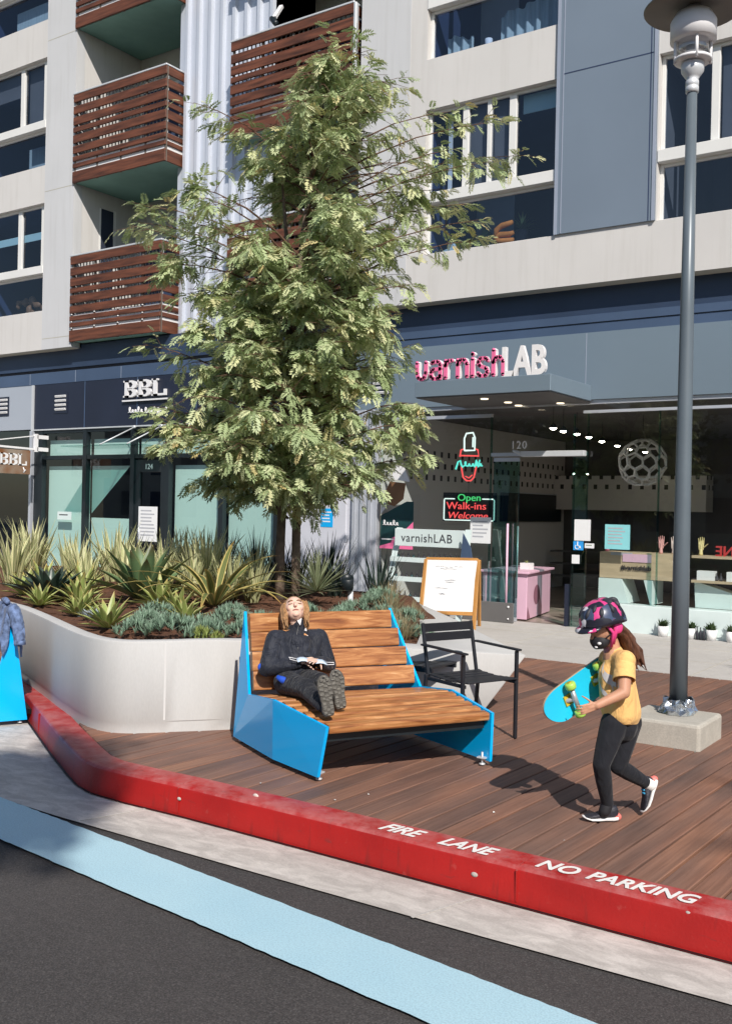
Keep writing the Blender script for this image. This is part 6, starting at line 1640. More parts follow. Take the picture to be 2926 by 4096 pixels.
b = MB()
for i, ch in enumerate('BBL'):
    t_ = MB(); serif(t_, ch, 0, 0, .24, .22, 0, .008)
    b.add([(-17.749 + p.y, 12.58 + p.x + i * .225, 2.42 + p.z) for p in t_.v], t_.f)
b.build('letters', 'letter_white', bs)
b = MB(); b.tube([(-17.745, 13.16, 2.38), (-17.745, 13.20, 2.30), (-17.745, 13.16, 2.27), (-17.745, 13.22, 2.33)], .012, 6); b.build('script', 'letter_white', bs)

pm('notice_cyan', (.0, .40, .85), .6, .05)
# notices fixed to the glass
def notice(label, x0, x1, z0, z1, mat='paper', lines=5, y=GL - .012, ink='ink_grey', cat='notice'):
    n_ = thing('notice', label, cat, ((x0 + x1) / 2, y, z0)); b = MB(); b.box(x0, x1, y - .003, y, z0, z1); b.build('sheet', mat, n_)
    if lines:
        b = MB(); h = (z1 - z0) / (lines + 2); rn = random.Random(int(abs(x0) * 100))
        for k in range(lines): b.box(x0 + (x1 - x0) * .12, x0 + (x1 - x0) * rn.uniform(.6, .9), y - .0045, y - .0031, z1 - h * (k + 1.4), z1 - h * (k + 1.0))
        b.build('text_lines', ink, n_)
    return n_
notice('white notice sheet on the dark shop door', -15.0, -14.47, .93, 1.62, 'paper', 8)
notice('tiny hanging open plaque behind the pale shade', -17.47, -17.02, 1.30, 1.47, 'mint', 1, GL - .02, 'ink', 'sign')
bn = notice('bright blue notice on the lavender service door', -10.43, -10.17, 1.34, 1.66, 'notice_cyan', 4, GL - .058, 'letter_white')
notice('grey-white notice taped beside the salon door edge', -5.80, -5.55, 1.27, 1.58, 'paper', 0)
notice('turquoise notice sheet behind the salon window', -5.33, -4.96, 1.165, 1.52, 'paper_cyan', 6)
notice('white printed sheet below the neon walk-in sign', -7.53, -7.17, 1.17, 1.575, 'paper', 5)
ac = notice('small blue accessibility sign with a white wheelchair symbol', -5.81, -5.655, 1.13, 1.26, 'sign_blue', 0, cat='sign')
b = MB(); y = GL - .018
b.tube([(-5.75 + .032 * cos(a), y, 1.175 + .032 * sin(a)) for a in [2.2 + .35 * i for i in range(13)]], .006, 6); b.tube([(-5.745, y, 1.235), (-5.745, y, 1.19), (-5.71, y, 1.19), (-5.695, y, 1.155)], .008, 6); b.ball((-5.745, y, 1.245), .010, seg=8, rings=6); b.build('wheelchair_symbol', 'letter_white', ac)
notice('small yellow-green sticker beside the accessibility sign', -5.635, -5.49, 1.165, 1.235, 'paper', 1, ink='olive_cloth')
notice('little white card low on the glass door edge', -5.83, -5.71, .93, 1.06, 'paper', 0)

# neon signs hanging inside the salon glass
ns = thing('neon_sign', 'neon nail polish bottle with teal handwriting hanging in the salon window', 'neon sign', (-7.62, 14.0, 2.2)); y = 14.0
b = MB(); b.tube([(-7.75, y, 2.63), (-7.755, y, 2.82), (-7.72, y, 2.90), (-7.60, y, 2.91), (-7.565, y, 2.83), (-7.565, y, 2.63), (-7.75, y, 2.63)], .014, 8); b.tube([(-7.60, y, 2.68), (-7.60, y, 2.84)], .011, 6); b.build('white_tube', 'neon_white', ns)
b = MB(); b.tube([(-7.83, y, 2.53), (-7.81, y, 2.64), (-7.77, y, 2.65)], .013, 6); b.tube([(-7.55, y, 2.65), (-7.51, y, 2.64), (-7.49, y, 2.54), (-7.82, y, 2.55)], .013, 6); b.tube([(-7.80, y, 2.37), (-7.76, y, 2.20), (-7.70, y, 2.15), (-7.62, y, 2.15), (-7.57, y, 2.20), (-7.53, y, 2.37)], .013, 6); b.tube([(-7.72, y, 2.22), (-7.66, y, 2.19), (-7.6, y, 2.24)], .010, 6); b.build('red_tube', 'neon_red', ns)
b = MB(); b.tube([(-7.90, y, 2.33), (-7.86, y, 2.45), (-7.82, y, 2.47), (-7.80, y, 2.40), (-7.77, y, 2.36)], .014, 6); script(b, -7.76, -7.42, 2.40, .085, 7, .012, y, 5); b.tube([(-7.56, y, 2.36), (-7.53, y, 2.48)], .011, 6); b.tube([(-7.50, y, 2.36), (-7.47, y, 2.48)], .011, 6); b.build('teal_tube', 'neon_teal', ns)
b = MB(); b.tube([(-7.66, y, 2.92), (-7.66, y, 3.25)], .003, 4); b.tube([(-7.66, y, 1.96), (-7.66, y, 2.14)], .003, 4); b.build('wire', 'ink', ns)
no = thing('neon_sign', 'framed neon sign reading open and walk-ins welcome', 'neon sign', (-7.65, 14.0, 1.5)); y = 14.02
b = MB(); b.box(-8.14, -7.18, y + .02, y + .03, 1.50, 1.96); b.build('backing', 'hole_black', no)
b = MB(); b.tube([(-7.92, y, 1.86), (-8.10, y, 1.86), (-8.11, y, 1.84), (-8.11, y, 1.53), (-8.09, y, 1.52), (-7.23, y, 1.52), (-7.21, y, 1.54), (-7.21, y, 1.84), (-7.23, y, 1.86), (-7.42, y, 1.86)], .010, 6); b.build('border', 'neon_white', no)
b = MB(); b.text('Open', (-7.87, y, 1.83), XR, ZU, .155, .012, 1.2, -.002); b.build('green_letters', 'neon_green', no)
b = MB(); b.text('Walk-ins', (-8.07, y, 1.695), XR, ZU, .165, .012, 1.22, -.004); b.text('Welcome', (-8.05, y, 1.545), XR, ZU, .155, .012, 1.18, -.004, shear=.2); b.build('red_letters', 'neon_red', no)

# poster on the left window light of the salon
po = thing('window_poster', 'tall window poster with a dark green panel and magenta corner', 'poster', (-8.9, 13.9, 1)); y = GL - .012
b = MB(); b.prism([(-9.22, 1.02), (-8.58, 1.02), (-8.58, 1.80), (-8.72, 1.80), (-9.22, 1.56)], 'y', y - .002, y); b.build('green_panel', 'green_dark', po)
b = MB(); b.prism([(-9.22, 1.02), (-8.58, 1.02), (-8.58, 1.47), (-8.80, 1.28), (-8.98, 1.20), (-9.0, 1.12), (-9.22, 1.06)], 'y', y - .004, y - .0022); b.build('magenta_corner', 'pink_paint', po)
b = MB(); b.prism([(-9.22, 1.58), (-9.10, 1.72), (-9.22, 1.95)], 'y', y - .002, y); b.prism([(-9.12, 2.38), (-8.80, 2.42), (-8.66, 2.12), (-8.95, 2.16)], 'y', y - .002, y); b.build('pale_shape', 'letter_white', po)
b = MB(); b.prism([(-9.05, 2.13), (-8.74, 2.10), (-8.78, 1.84), (-8.95, 1.72), (-9.08, 1.75), (-9.16, 1.9)], 'y', y - .002, y); b.build('brown_shape', 'skin_poster', po)
b = MB(); script(b, -9.17, -8.86, 1.43, .10, 9, .008, y - .008, 5); b.build('lettering', 'letter_white', po); b = MB(); b.box(-9.19, -8.95, y - .006, y - .0042, 1.165, 1.185); b.build('underline', 'letter_white', po)

# ladder display standing outside the salon window
ds = thing('display_stand', 'pale mint ladder display stand with a lettered header and rows of bottles', 'display stand', (-7.95, 13.35, 0))
b = MB(); b.bar((-7.95, 13.25, 1.235), (-7.94, 13.25, 1.235), .28, 1.23, up=(1, 0, 0)) ; 
b = MB(); b.box(-8.56, -7.32, 13.27, 13.30, 1.10, 1.37); b.build('header', 'mint', ds, bevel=.004, seg=1)
for x in (-8.64, -7.30):
    b = MB(); b.bar((x, 13.10, 0), (x + (.06 if x < -8 else -.04), 13.45, 1.38), .10, .03, up=(0, 1, 0)); b.build('leg', 'mint', ds)
b = MB(); b.text('varnishLAB', (-8.44, 13.268, 1.17), XR, ZU, .19, .003, .98, .0, space=1.08); b.build('lettering', 'ink', ds)
for i, z in enumerate((.90, .60, .30)):
    b = MB(); d_ = .05 * i; b.box(-8.60, -7.34, 13.22 - d_, 13.44 - d_ * .3, z - .02, z); b.box(-8.60, -7.34, 13.21 - d_, 13.22 - d_, z - .045, z + .03); b.build('shelf', 'mint', ds)
for i, z in enumerate((.90, .60, .30)):
    for k in range(12 if i < 2 else 9):
        x = -8.52 + k * .095; bt = thing('polish_bottle', 'tiny dark nail polish bottle on the mint display stand', 'bottle', (x, 13.32 - .04 * i, z), 'polish bottles on the display stand')
        q = MB(); q.lathe([(.018, 0), (.020, .01), (.020, .045), (.008, .055)], (x, 13.32 - .04 * i, z), 8); q.build('bottle', 'ink' if k % 3 else 'green_dark', bt)
        q = MB(); q.lathe([(.009, .055), (.008, .10), (0, .10)], (x, 13.32 - .04 * i, z), 8); q.build('cap', 'ink', bt)
bl_ = thing('stand_side_panel', 'dark grey pointed side panel of the mint display stand', 'banner', (-7.25, 13.2, .8))
b = MB(); b.prism([(-7.31, .93), (-7.10, .90), (-7.14, 1.12), (-7.27, 1.33)], 'y', 13.15, 13.17); b.build('cloth', 'band_blue', bl_)  # the stand's grey right side face, a plain panel with no fabric

# folding whiteboard easel on the pavement
ea = thing('easel_board', 'folding wooden easel with a white menu board on the pavement', 'easel', (-7.0, 12.3, 0))
P4 = [V((-7.36, 12.25, .97)), V((-6.62, 12.42, .985)), V((-6.585, 12.30, .245)), V((-7.33, 12.10, .225))]
def rail(p, q, w_=.055, th=.03): b = MB(); b.bar(p, q, w_, th, up=(0, -1, .15)); b.build('frame_rail', 'easel_wood', ea, bevel=.004, seg=1)
rail(P4[0], P4[1]); rail(P4[3], P4[2])
for top, low, ft in ((P4[0], P4[3], V((-7.32, 12.02, 0))), (P4[1], P4[2], V((-6.57, 12.24, 0)))): b = MB(); b.bar(top, ft, .055, .03, up=(0, -1, .15)); b.build('leg', 'easel_wood', ea, bevel=.004, seg=1)
for top, ft in ((P4[0], V((-7.62, 12.75, 0))), (P4[1], V((-6.86, 12.95, 0)))): b = MB(); b.bar(top + V((0, .03, 0)), ft, .05, .03, up=(0, -1, .2)); b.build('leg', 'easel_wood', ea, bevel=.004, seg=1)
b = MB(); o_ = V((0, -.012, 0)); b.add([p + o_ for p in (P4[3], P4[2], P4[1], P4[0])], [(0, 1, 2, 3)]); bd = b.build('board', 'white_blank', ea, solid=.006)
b = MB(); xr = (P4[1] - P4[0]).normalized(); zu = (P4[0] - P4[3]).normalized(); p0 = P4[0] - V((0, .018, 0))
rn = random.Random(2)
for t_, s0, s1 in ((.14, .2, .75), (.18, .3, .6), (.40, .40, .58), (.43, .42, .54), (.55, .22, .45), (.66, .3, .38)):
    for k in range(6):
        a0 = s0 + (s1 - s0) * k / 6; c = p0 + xr * .74 * (a0 + .02) - zu * .74 * t_; b.tube([c, c + xr * .03 + zu * rn.uniform(-.012, .012), c + xr * .05], .0028, 4)
b.build('handwriting', 'ink_grey', bd)

# desk just inside the open door
dk = thing('desk', 'pale pink reception desk with a round dark cut-out inside the salon door', 'desk', (-6.9, 14.6, 0))
FD = [(-7.38, 14.02), (-6.62, 14.02), (-6.92, 15.55), (-7.60, 15.55)]
b = MB(); b.prism(FD, 'z', .02, .72); b.build('carcass', 'pink_pale', dk, bevel=.006, seg=1)
b = MB(); b.prism([(-7.42, 13.97), (-6.57, 13.97), (-6.88, 15.62), (-7.63, 15.62)], 'z', .72, .755); b.build('desk_top', 'pink_pale', dk, bevel=.006, seg=1)
b = MB(); e0 = V((-6.62, 14.02, 0)); e1 = V((-6.92, 15.55, 0)); ed = (e1 - e0).normalized(); en = V((ed.y, -ed.x, 0)); c = e0 + ed * .62 + V((0, 0, .37)) + en * .004
b.add([c + ed * .20 * cos(a) + V((0, 0, .155 * sin(a))) for a in [2 * pi * i / 24 for i in range(24)]], [tuple(range(24))]); b.add([e0 + ed * .02 + en * .004 + V((0, 0, .03)), e0 + ed * .22 + en * .004 + V((0, 0, .03)), e0 + ed * .05 + en * .004 + V((0, 0, .22))], [(0, 1, 2)]); b.build('cut_out', 'pink_dark', dk)
cl = thing('flower_box', 'little white box with a green sprig on the pink desk', 'box', (-6.9, 14.7, .755)); b = MB(); b.box(-7.0, -6.83, 14.55, 14.7, .757, .86); b.build('box', 'white_blank', cl); b = MB()
for i in range(14): blade(b, (-6.92, 14.62, .85), i * .9, .07, .02, .9, .6, .3, 3)
b.build('sprig', 'leaf_aloe', cl)
tv = thing('wall_screen', 'large black wall screen on the perforated salon wall', 'screen', (-9.2, 19.7, 1.47)); b = MB(); b.box(-9.26, -9.20, 18.25, 21.2, 1.47, 2.06); b.build('panel', 'frame_black', tv, bevel=.01, seg=1); b = MB(); b.box(-9.262, -9.19, 18.23, 21.22, 2.06, 2.085); b.build('frame', 'alu', tv)
sh_ = thing('wall_shelves', 'dim wall shelves below the perforated bulkhead at the back of the salon', 'shelves', (-7.9, 20.8, 0))
for z in (.28, .55, .82): b = MB(); b.box(-9.1, -6.0, 20.4, 20.8, z, z + .03); b.build('shelf', 'room_grey', sh_)
# counters and shelves in the window to the right
ct = thing('window_counter', 'plywood and mint counter with angled cut-outs behind the salon window', 'counter', (-4.9, 14.1, 0))
b = MB(); b.box(-5.47, -4.37, 14.02, 14.5, .74, 1.12); b.build('plywood_box', 'plywood', ct, bevel=.004, seg=1)
b = MB(); b.prism([(-5.47, .39), (-5.02, .39), (-5.13, .735), (-5.47, .735)], 'y', 14.0, 14.5); b.prism([(-4.80, .735), (-4.70, .39), (-4.68, .39), (-4.68, .735)], 'y', 14.0, 14.5); b.build('mint_leg', 'mint', ct)
b = MB(); b.box(-5.3, -4.98, 14.012, 14.018, 1.075, 1.118); b.build('tag', 'ink_grey', ct)
b = MB(); b.box(-5.12, -4.70, 14.008, 14.016, .985, 1.10); b.build('pink_panel', 'pink_pale', ct)
b = MB(); b.text('#varnishlab', (-5.14, 14.004, .87), XR, ZU, .105, .010, .92, .010); b.build('lettering', 'ink', ct)
b = MB(); b.box(-4.372, -4.365, 14.0, 14.03, .75, 1.12); b.build('edge', 'easel_wood', ct)
sf_ = thing('window_shelf', 'long plywood shelf unit with products behind the street lamp', 'shelf', (-3.0, 14.1, 0))
for z in (1.085, .745): b = MB(); b.box(-4.13, 1.0, 14.0, 14.35, z, z + .035); b.build('shelf', 'plywood', sf_)
b = MB(); b.prism([(-4.10, .39), (-3.50, .39), (-3.62, .62), (-4.05, .74), (-4.12, .74)], 'y', 14.12, 14.4); b.build('mint_leg', 'mint', sf_)
for i, (x, w_, h_, m) in enumerate(((-4.06, .24, .13, 'white_blank'), (-3.66, .20, .13, 'white_blank'), (-3.34, .2, .12, 'mint'), (-3.0, .24, .14, 'white_blank'))):
    bx_ = thing('product_box', ['white product box standing alone on the lower shelf', 'white product box between dark bottles on the lower shelf', 'mint product box on the lower shelf', 'largest white product box on the lower shelf'][i], 'box', (x, 14.1, .78), 'product boxes on the lower shelf'); b = MB(); b.box(x, x + w_, 14.02, 14.14, .781, .781 + h_); b.build('box', m, bx_)
for i in range(5):
    x = -3.80 + (i % 2) * .055 + (i // 2) * .33; bt = thing('polish_bottle', 'dark bottle among white product boxes on the plywood shelf', 'bottle', (x, 14.06, .78), 'dark bottles on the plywood shelf'); q = MB(); q.lathe([(.02, 0), (.022, .01), (.022, .06), (.008, .07), (.008, .11), (0, .11)], (x, 14.06, .781), 8); q.build('bottle', 'ink', bt)
pm('hand_pink', (.72, .36, .34), .5, .05); pm('hand_white', (.76, .60, .55), .5, .05); pm('hand_cream', (.74, .62, .30), .5, .05)
for x, z, m, l in ((-4.60, 1.121, 'hand_pink', 'pink display hand standing on the plywood counter'), (-4.42, 1.121, 'hand_white', 'whitish display hand standing on the plywood counter'), (-4.04, 1.121, 'hand_cream', 'cream yellow display hand standing on the shelf behind the lamp')):
    hn = thing('display_hand', l, 'display hand', (x, 14.1, z), 'display hands'); b = MB(); b.cone((x, 14.12, z + .02), .028, (x, 14.12, z + .07), .022); hand(b, (x, 14.12, z + .07), (0.02, 0, 1), (0, -1, 0), .19, .16, 1); blob(b, 'hand', m, hn, .004, 3)
fl = thing('flamingo', 'pink flamingo ornament peeking from behind the turquoise notice', 'ornament', (-5.4, 14.2, 1.12)); b = MB(); b.tube([(-5.44, 14.25, 1.13), (-5.46, 14.25, 1.26), (-5.41, 14.25, 1.36), (-5.36, 14.25, 1.34), (-5.35, 14.25, 1.28)], [.03, .024, .02, .022, .008], 10); b.build('neck', 'pink_paint', fl)
le = thing('letter_sign', 'red free-standing letters seen mirrored from behind on the plywood shelf', 'letters', (-3.3, 14.1, 1.12)); b = MB(); b.text('SHINE', (-3.30, 14.09, 1.122), (-1, 0, 0), ZU, .20, .03, .98, .014, align='LEFT'); b.build('letters', 'red_letter', le)
# hanging lattice ball and pendant lamps
ob_ = thing('lattice_ball', 'white lattice ball ornament hanging inside the salon', 'ornament', (-5.55, 16, 2.5)); bm = bmesh.new(); bmesh.ops.create_icosphere(bm, subdivisions=2, radius=.38)
b = MB(); c = V((-5.55, 16.0, 2.52))
rn = random.Random(6); cen = {f.index: (f.calc_center_median().normalized() * .38 + V((rn.uniform(-.02, .02), rn.uniform(-.02, .02), rn.uniform(-.02, .02)))) for f in bm.faces}
for e in bm.edges:
    f0, f1 = e.link_faces; b.tube([c + cen[f0.index], c + cen[f1.index]], .019, 5, False)
bm.free(); b.build('lattice', 'white_blank', ob_); b = MB(); b.tube([c + V((0, 0, .38)), c + V((0, 0, .78))], .004, 5); b.build('wire', 'ink', ob_)
for i, (x, y) in enumerate(((-6.03, 12.95 + 1.1), (-6.335, 14.6), (-6.36, 15.2), (-6.438, 15.9), (-6.6, 16.9), (-6.744, 18.05), (-6.834, 18.96), (-6.873, 19.97), (-4.05, 18.2), (-3.75, 18.2), (-3.60, 18.8), (-3.72, 17.6), (-3.45, 18.3))):
    z = 2.95 if i < 8 else 2.48 - .02 * (i % 3)
    if i == 0: x, y = -6.26, 14.05
    pl_ = thing('pendant_lamp', ['pendant lamp closest to the salon door in the receding row', 'second pendant lamp counting from the salon door', 'third pendant lamp counting from the salon door', 'fourth pendant lamp counting from the salon door', 'fifth pendant lamp counting from the salon door', 'sixth pendant lamp counting from the salon door', 'seventh pendant lamp counting from the salon door', 'last pendant lamp counting from the salon door', 'pendant lamp hugging the lamp post silhouette in the deep cluster', 'upper middle pendant lamp of the deep cluster', 'farthest pendant lamp of the deep cluster', 'lowest pendant lamp of the deep cluster', 'outermost pendant lamp of the deep cluster'][i], 'lamp', (x, y, z), 'row of salon pendants' if i < 8 else 'cluster of salon pendants')
    q = MB(); q.lathe([(.055, 0), (.05, .035), (.02, .07), (.008, .08)], (x, y, z), 14); q.tube([(x, y, z + .08), (x, y, 3.3)], .004, 5); q.build('shade', 'frame_black', pl_)
    q = MB(); s_ = 1.0 if i < 8 else 1.2; q.ball((x, y, z - .005), (.048 * s_, .048 * s_, .022), seg=14, rings=8); q.build('bulb', 'lamp_glow', pl_)
mt = thing('entrance_mat', 'dark grey panel standing between the easel and the salon door', 'panel', (-6.9, 13.6, 0)); b = MB(); b.box(-7.5, -6.64, 13.60, 13.63, -.003, .30); b.build('panel', 'room_grey', mt, bevel=.006, seg=1); b = MB(); b.ball((-6.72, 13.595, .24), .018, seg=8, rings=6); b.ball((-6.72, 13.595, .06), .014, seg=8, rings=6); b.build_each('screw', 'letter_white', mt)
# potted plants along the plinth
PG = 'small potted plants along the salon plinth'
for i, (x, y) in enumerate(((-4.41, 13.70), (-4.04, 13.72), (-3.76, 13.72), (-3.50, 13.72), (-3.22, 13.72))):
    pt = thing('potted_plant', ['small green plant in a white pot, beside the end of the plinth', 'small green plant in a white pot directly behind the lamp post', 'small green plant in a white pot just past the dark bottle cluster', 'small green plant in a wide white pot near the end of the plinth', 'small green plant in a white pot beyond the others'][i], 'potted plant', (x, y, -.003), PG)
    q = MB(); q.lathe([(.058, 0), (.075, .145), (.068, .145), (.06, .12), (0, .12)], (x, y, -.003), 18); q.build('pot', 'white_blank', pt)
    q = MB(); rn = random.Random(i)
    for k in range(60): blade(q, (x + rn.uniform(-.045, .045), y + rn.uniform(-.045, .045), .13), rn.uniform(0, 6.28), rn.uniform(.06, .13), .028, rn.uniform(.5, 1.5), .5, .3, 3)
    q.build('leaves', 'leaf_street', pt)
for i in range(3):
    x = -3.94 + i * .045; bt = thing('dark_bottle', 'dark bottle standing on the pavement between two white pots', 'bottle', (x, 13.66, 0), 'dark bottles between the pots'); q = MB(); q.lathe([(.02, 0), (.02, .10), (.008, .13), (.008, .17), (0, .17)], (x, 13.68, -.003), 10); q.build('bottle', 'ink', bt)

# things on the upper window sills
def sill(name, label, cat, x, z, y=14.0): return thing(name, label, cat, (x, y, z))
t = sill('orange_cushion', 'curly orange balloon-like cushion on the flat window sill', 'cushion', -7.0, 5.76)
b = MB(); b.tube([(-6.90, 13.86, 5.83), (-7.15, 13.86, 5.84), (-7.20, 13.86, 5.90), (-7.13, 13.86, 5.945), (-6.98, 13.86, 5.93), (-6.9, 13.86, 5.95)], [.04, .05, .05, .045, .045, .03], 10); b.tube([(-7.2, 13.86, 5.92), (-7.19, 13.86, 6.03), (-7.1, 13.86, 6.08), (-6.92, 13.86, 6.11)], [.045, .045, .045, .035], 10); b.build('cushion', 'orange_cloth', t)
t = sill('green_tent', 'olive green pointed play tent behind the flat window', 'tent', -7.5, 5.75); b = MB(); b.add([(-7.8, 14.3, 5.75), (-7.25, 13.9, 5.75), (-7.55, 14.1, 6.22), (-7.2, 14.5, 5.75)], [(0, 1, 2), (1, 3, 2)]); b.build('cloth', 'olive_cloth', t)
t = sill('white_cushion', 'crumpled white cushion in the corner of the flat window', 'cushion', -8.1, 5.75); b = MB(); b.ball((-8.02, 13.9, 5.80), (.17, .07, .06), None); b.ball((-8.0, 13.9, 5.86), (.08, .05, .09), None); blob(b, 'cushion', 'curtain', t, .012, 4)
t = sill('house_plant', 'dim leafy house plant behind the flat window above the salon', 'house plant', -6.9, 6.1); b = MB()
for i in range(60): blade(b, (-6.95, 14.25, 6.08), random.uniform(0, 6.28), random.uniform(.12, .32), .035, random.uniform(-.2, 1.5), .8, .3, 4)
b.build('leaves', 'leaf_agave', t)
b = MB(); b.lathe([(.07, 5.74), (.10, 6.08), (.0, 6.08)], (-6.95, 14.25, 0), 14); b.build('pot', 'room_grey', t)
t = sill('candle', 'white candle jar on the upper window sill', 'candle', -7.42, 8.86); b = MB(); b.lathe([(.055, 8.865), (.06, 9.05), (0, 9.05)], (-7.42, 13.9, 0), 16); b.build('jar', 'white_blank', t)
t = sill('flower_pot', 'small terracotta pot beside the candle jar on the upper window sill', 'flower pot', -7.6, 8.86); b = MB(); b.lathe([(.05, 8.865), (.075, 8.94), (0, 8.94)], (-7.6, 13.9, 0), 16); b.build('pot', 'terracotta', t)
for nm, x0, x1, h0, h1, lb in (('curtain', -8.2, -7.72, .42, .30, 'short wavy grey curtain over the lower light of the top window'), ('curtain', -7.25, -6.2, .52, .66, 'long wavy grey curtain filling the end of the top window')):
    t = sill(nm, lb, 'curtain', x0, 8.86); b = MB(); vs = []; n_ = 40
    for i in range(n_ + 1):
        s_ = i / n_; x = x0 + (x1 - x0) * s_; yy = 13.98 + .035 * sin(s_ * (x1 - x0) * 38); hh = h0 + (h1 - h0) * s_ + .05 * abs(sin(s_ * (x1 - x0) * 9)); vs += [(x, yy, 8.855), (x, yy, 8.855 + hh)]
    b.add(vs, [(2 * i, 2 * i + 2, 2 * i + 3, 2 * i + 1) for i in range(n_)], smooth=True); b.build('fabric', 'curtain', t)
t = sill('red_blanket', 'crumpled red and white blanket behind the lowest bay window', 'blanket', -18.9, 5.8); b = MB(); rn = random.Random(5)
for i in range(18): b.ball((-18.95 + rn.uniform(-.3, .5), 14.0 + rn.uniform(0, .1), 5.86 + rn.uniform(0, .28)), (rn.uniform(.06, .13), .06, rn.uniform(.04, .1)), None, 10, 8)
blob(b, 'blanket', 'skin_poster', t, .02, 3)
# security camera under the upper balcony
sc = thing('security_camera', 'small black and white security camera above the upper balcony rail', 'camera', (-11.6, 13.7, 10.3)); b = MB(); b.cone((-11.70, 13.72, 10.40), .05, (-11.58, 13.68, 10.28), .055); b.build('housing', 'frame_black', sc); b = MB(); b.bar((-11.72, 14.0, 10.75), (-11.66, 13.74, 10.42), .07, .05); b.build('arm', 'letter_white', sc)
# litter on the deck
LG = 'pale leaf scraps scattered on the deck'
for i, (x, y) in enumerate(((-3.26, 4.83), (-2.52, 4.98), (-3.35, 4.62), (-2.02, 4.78), (-3.9, 4.62))):
    lf_ = MB(); a = i * 1.3; s_ = .006 + .004 * (i % 3); lf_.add([(x + s_ * cos(a), y + s_ * sin(a), .004), (x - s_ * sin(a) * .6, y + s_ * cos(a) * .6, .010), (x - s_ * cos(a), y - s_ * sin(a), .005), (x + s_ * sin(a) * .6, y - s_ * cos(a) * .6, .006)], [(0, 1, 2, 3)])
    tag(lf_.build('leaf_scrap', 'road_white', org=(x, y, 0)), ['tiny pale scrap on the deck near the bench front foot', 'tiny pale scrap on the deck midway between bench and child', 'tiny pale scrap on the deck close above the word fire', 'tiny pale scrap on the deck in front of the walking child', 'tiny pale scrap on the deck by the curb below the blue side plate'][i], 'litter', LG)

# ------------------------------------------------------------------ across the street: what the glass mirrors and what shades the gutter
def street_tree_mesh(seed):
    q = random.Random(seed); b = MB()
    for i in range(70):
        a = q.uniform(0, 6.28); t_ = q.random() ** .5; h = q.uniform(-1, 1); c = V((2.3 * t_ * cos(a) * sqrt(1 - h * h * .6), 2.3 * t_ * sin(a) * sqrt(1 - h * h * .6), 5.0 + 2.2 * h))
        for k in range(34):
            p = c + V((q.gauss(0, .34), q.gauss(0, .34), q.gauss(0, .28))); u = V((q.gauss(0, 1), q.gauss(0, 1), q.gauss(0, .6))).normalized(); v = u.cross(V((q.gauss(0, 1), q.gauss(0, 1), q.gauss(0, 1)))).normalized(); s_ = q.uniform(.09, .17)
            b.add([p - u * s_, p - v * s_ * .6, p + u * s_, p + v * s_ * .6], [(0, 1, 2, 3)], [(0, 0, q.random())] * 4)
    return b
rt_ = None
for i, (x, y, s_) in enumerate(((-30, -13, 1.1), (-21, -15, 1.35), (-13, -12.5, 1.15), (-5.5, -15, 1.4), (1.5, -17, 1.3), (9, -19, 1.3), (-38, -16, 1.4))):
    lb = ['broad dark street tree across the road behind the camera position']
    if rt_ is None:
        rt_ = thing('street_tree', lb[0], 'tree', (x, y, -.19), 'street trees across the road'); bq = street_tree_mesh(3); bq.v = [p + V((x, y, -.19)) for p in bq.v]; bq.build('crown', 'leaf_street', rt_)
        q = MB(); q.tube([(x, y, -.19), (x, y, 2.0), (x + .1, y, 4.5)], [.2, .16, .08], 10); q.build('trunk', 'bark', rt_); rt_.scale = (s_,) * 3
    else: dup(rt_, (x, y, -.19), i * 1.1, None, 'street trees across the road', s_)
pmb = thing('facing_building', 'plain grey terrace of buildings across the road behind the camera position', 'building', (-10, -26, 0)); b = MB(); b.box(-60, 30, -34, -24, -.3, 9.5); b.build('wall', 'recess_wall', pmb)
b = MB()
for i in range(28):
    for k in range(3): b.box(-58 + i * 3.1, -56.4 + i * 3.1, -24.02, -23.99, .8 + k * 3.0, 2.6 + k * 3.0)
b.build('window_panes', 'room_navy', pmb)
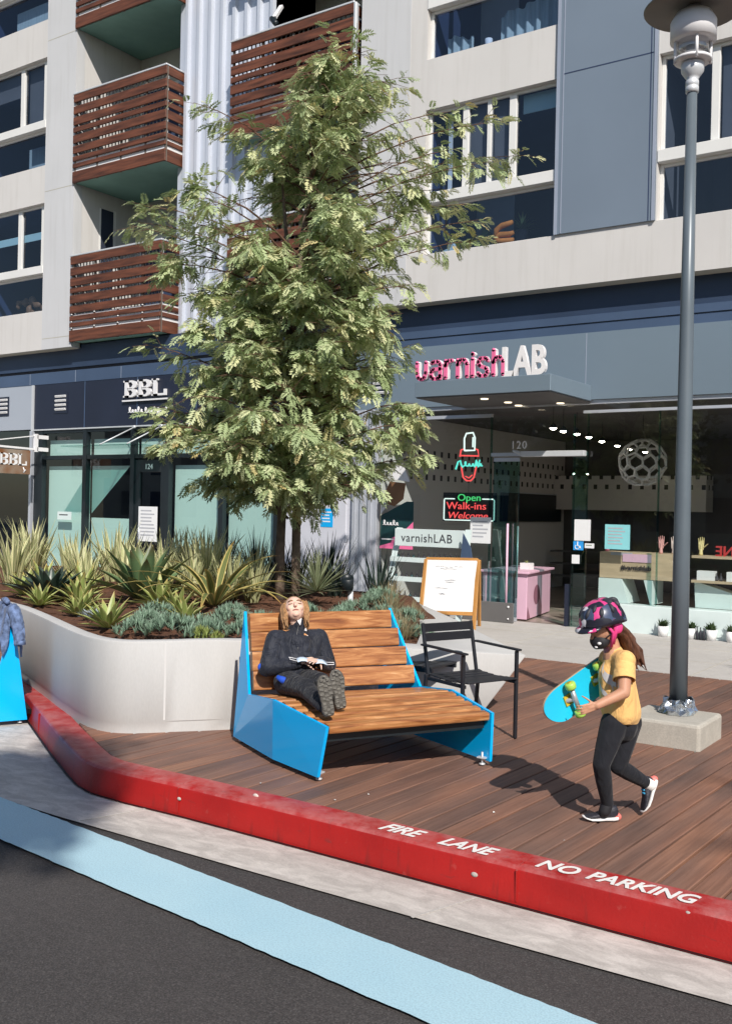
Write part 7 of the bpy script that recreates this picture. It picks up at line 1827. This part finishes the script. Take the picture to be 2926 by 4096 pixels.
# the clump whose shadow lies over the gutter corner, and two palms that stripe the deck
def shade(gx, gy, t_): return V((gx, gy, -.18)) + (SUN_TO * cos(SUN_EL) + V((0, 0, sin(SUN_EL)))) * t_
c = shade(-5.33, 3.86, 18); q = random.Random(12)
st_ = thing('tall_tree', 'tall slim eucalyptus beside the road behind the camera position', 'tree', (c.x + .5, c.y - .4, -.19)); b = MB()
for i in range(60):
    u = V((q.gauss(0, 1), q.gauss(0, 1), q.gauss(0, 1))).normalized() * (q.random() ** .33); p0 = c + V((u.x * .62, u.y * .62, u.z * .62))
    for k in range(40):
        p = p0 + V((q.gauss(0, .16), q.gauss(0, .16), q.gauss(0, .16))); u2_ = V((q.gauss(0, 1), q.gauss(0, 1), q.gauss(0, 1))).normalized(); v = u2_.cross(V((q.gauss(0, 1), q.gauss(0, 1), q.gauss(0, 1)))).normalized(); s_ = q.uniform(.08, .14)
        b.add([p - u2_ * s_, p - v * s_ * .5, p + u2_ * s_, p + v * s_ * .5], [(0, 1, 2, 3)], [(0, 0, q.random())] * 4)
b.build('crown', 'leaf_street', st_); b = MB(); b.tube([(c.x + .5, c.y - .4, -.19), (c.x + .3, c.y - .2, 6), c], [.16, .12, .05], 10); b.build('trunk', 'bark', st_)
for gx, gy, t_, n_, L_, lb in ((-.45, 9.9, 19, 17, 2.5, 'fan of long palm fronds on the taller palm by the road'), (.75, 5.45, 20, 13, 2.5, 'fan of long palm fronds on the slimmer palm by the road')):
    c = shade(gx, gy, t_); pt = thing('palm_tree', lb, 'palm', (c.x, c.y, -.19)); b = MB(); q = random.Random(int(gx * 10))
    for i in range(n_): blade(b, c, i * 6.283 / n_ + q.uniform(-.15, .15), L_ * q.uniform(.8, 1.1), .34, q.uniform(.2, .9), 1.2, .25, 9, .4)
    b.build('crown', 'leaf_street', pt); b = MB(); b.tube([(c.x, c.y, -.19), (c.x + .15, c.y, c.z * .5), c], [.17, .14, .12], 12); b.build('trunk', 'bark', pt)
bpy.context.view_layer.update()
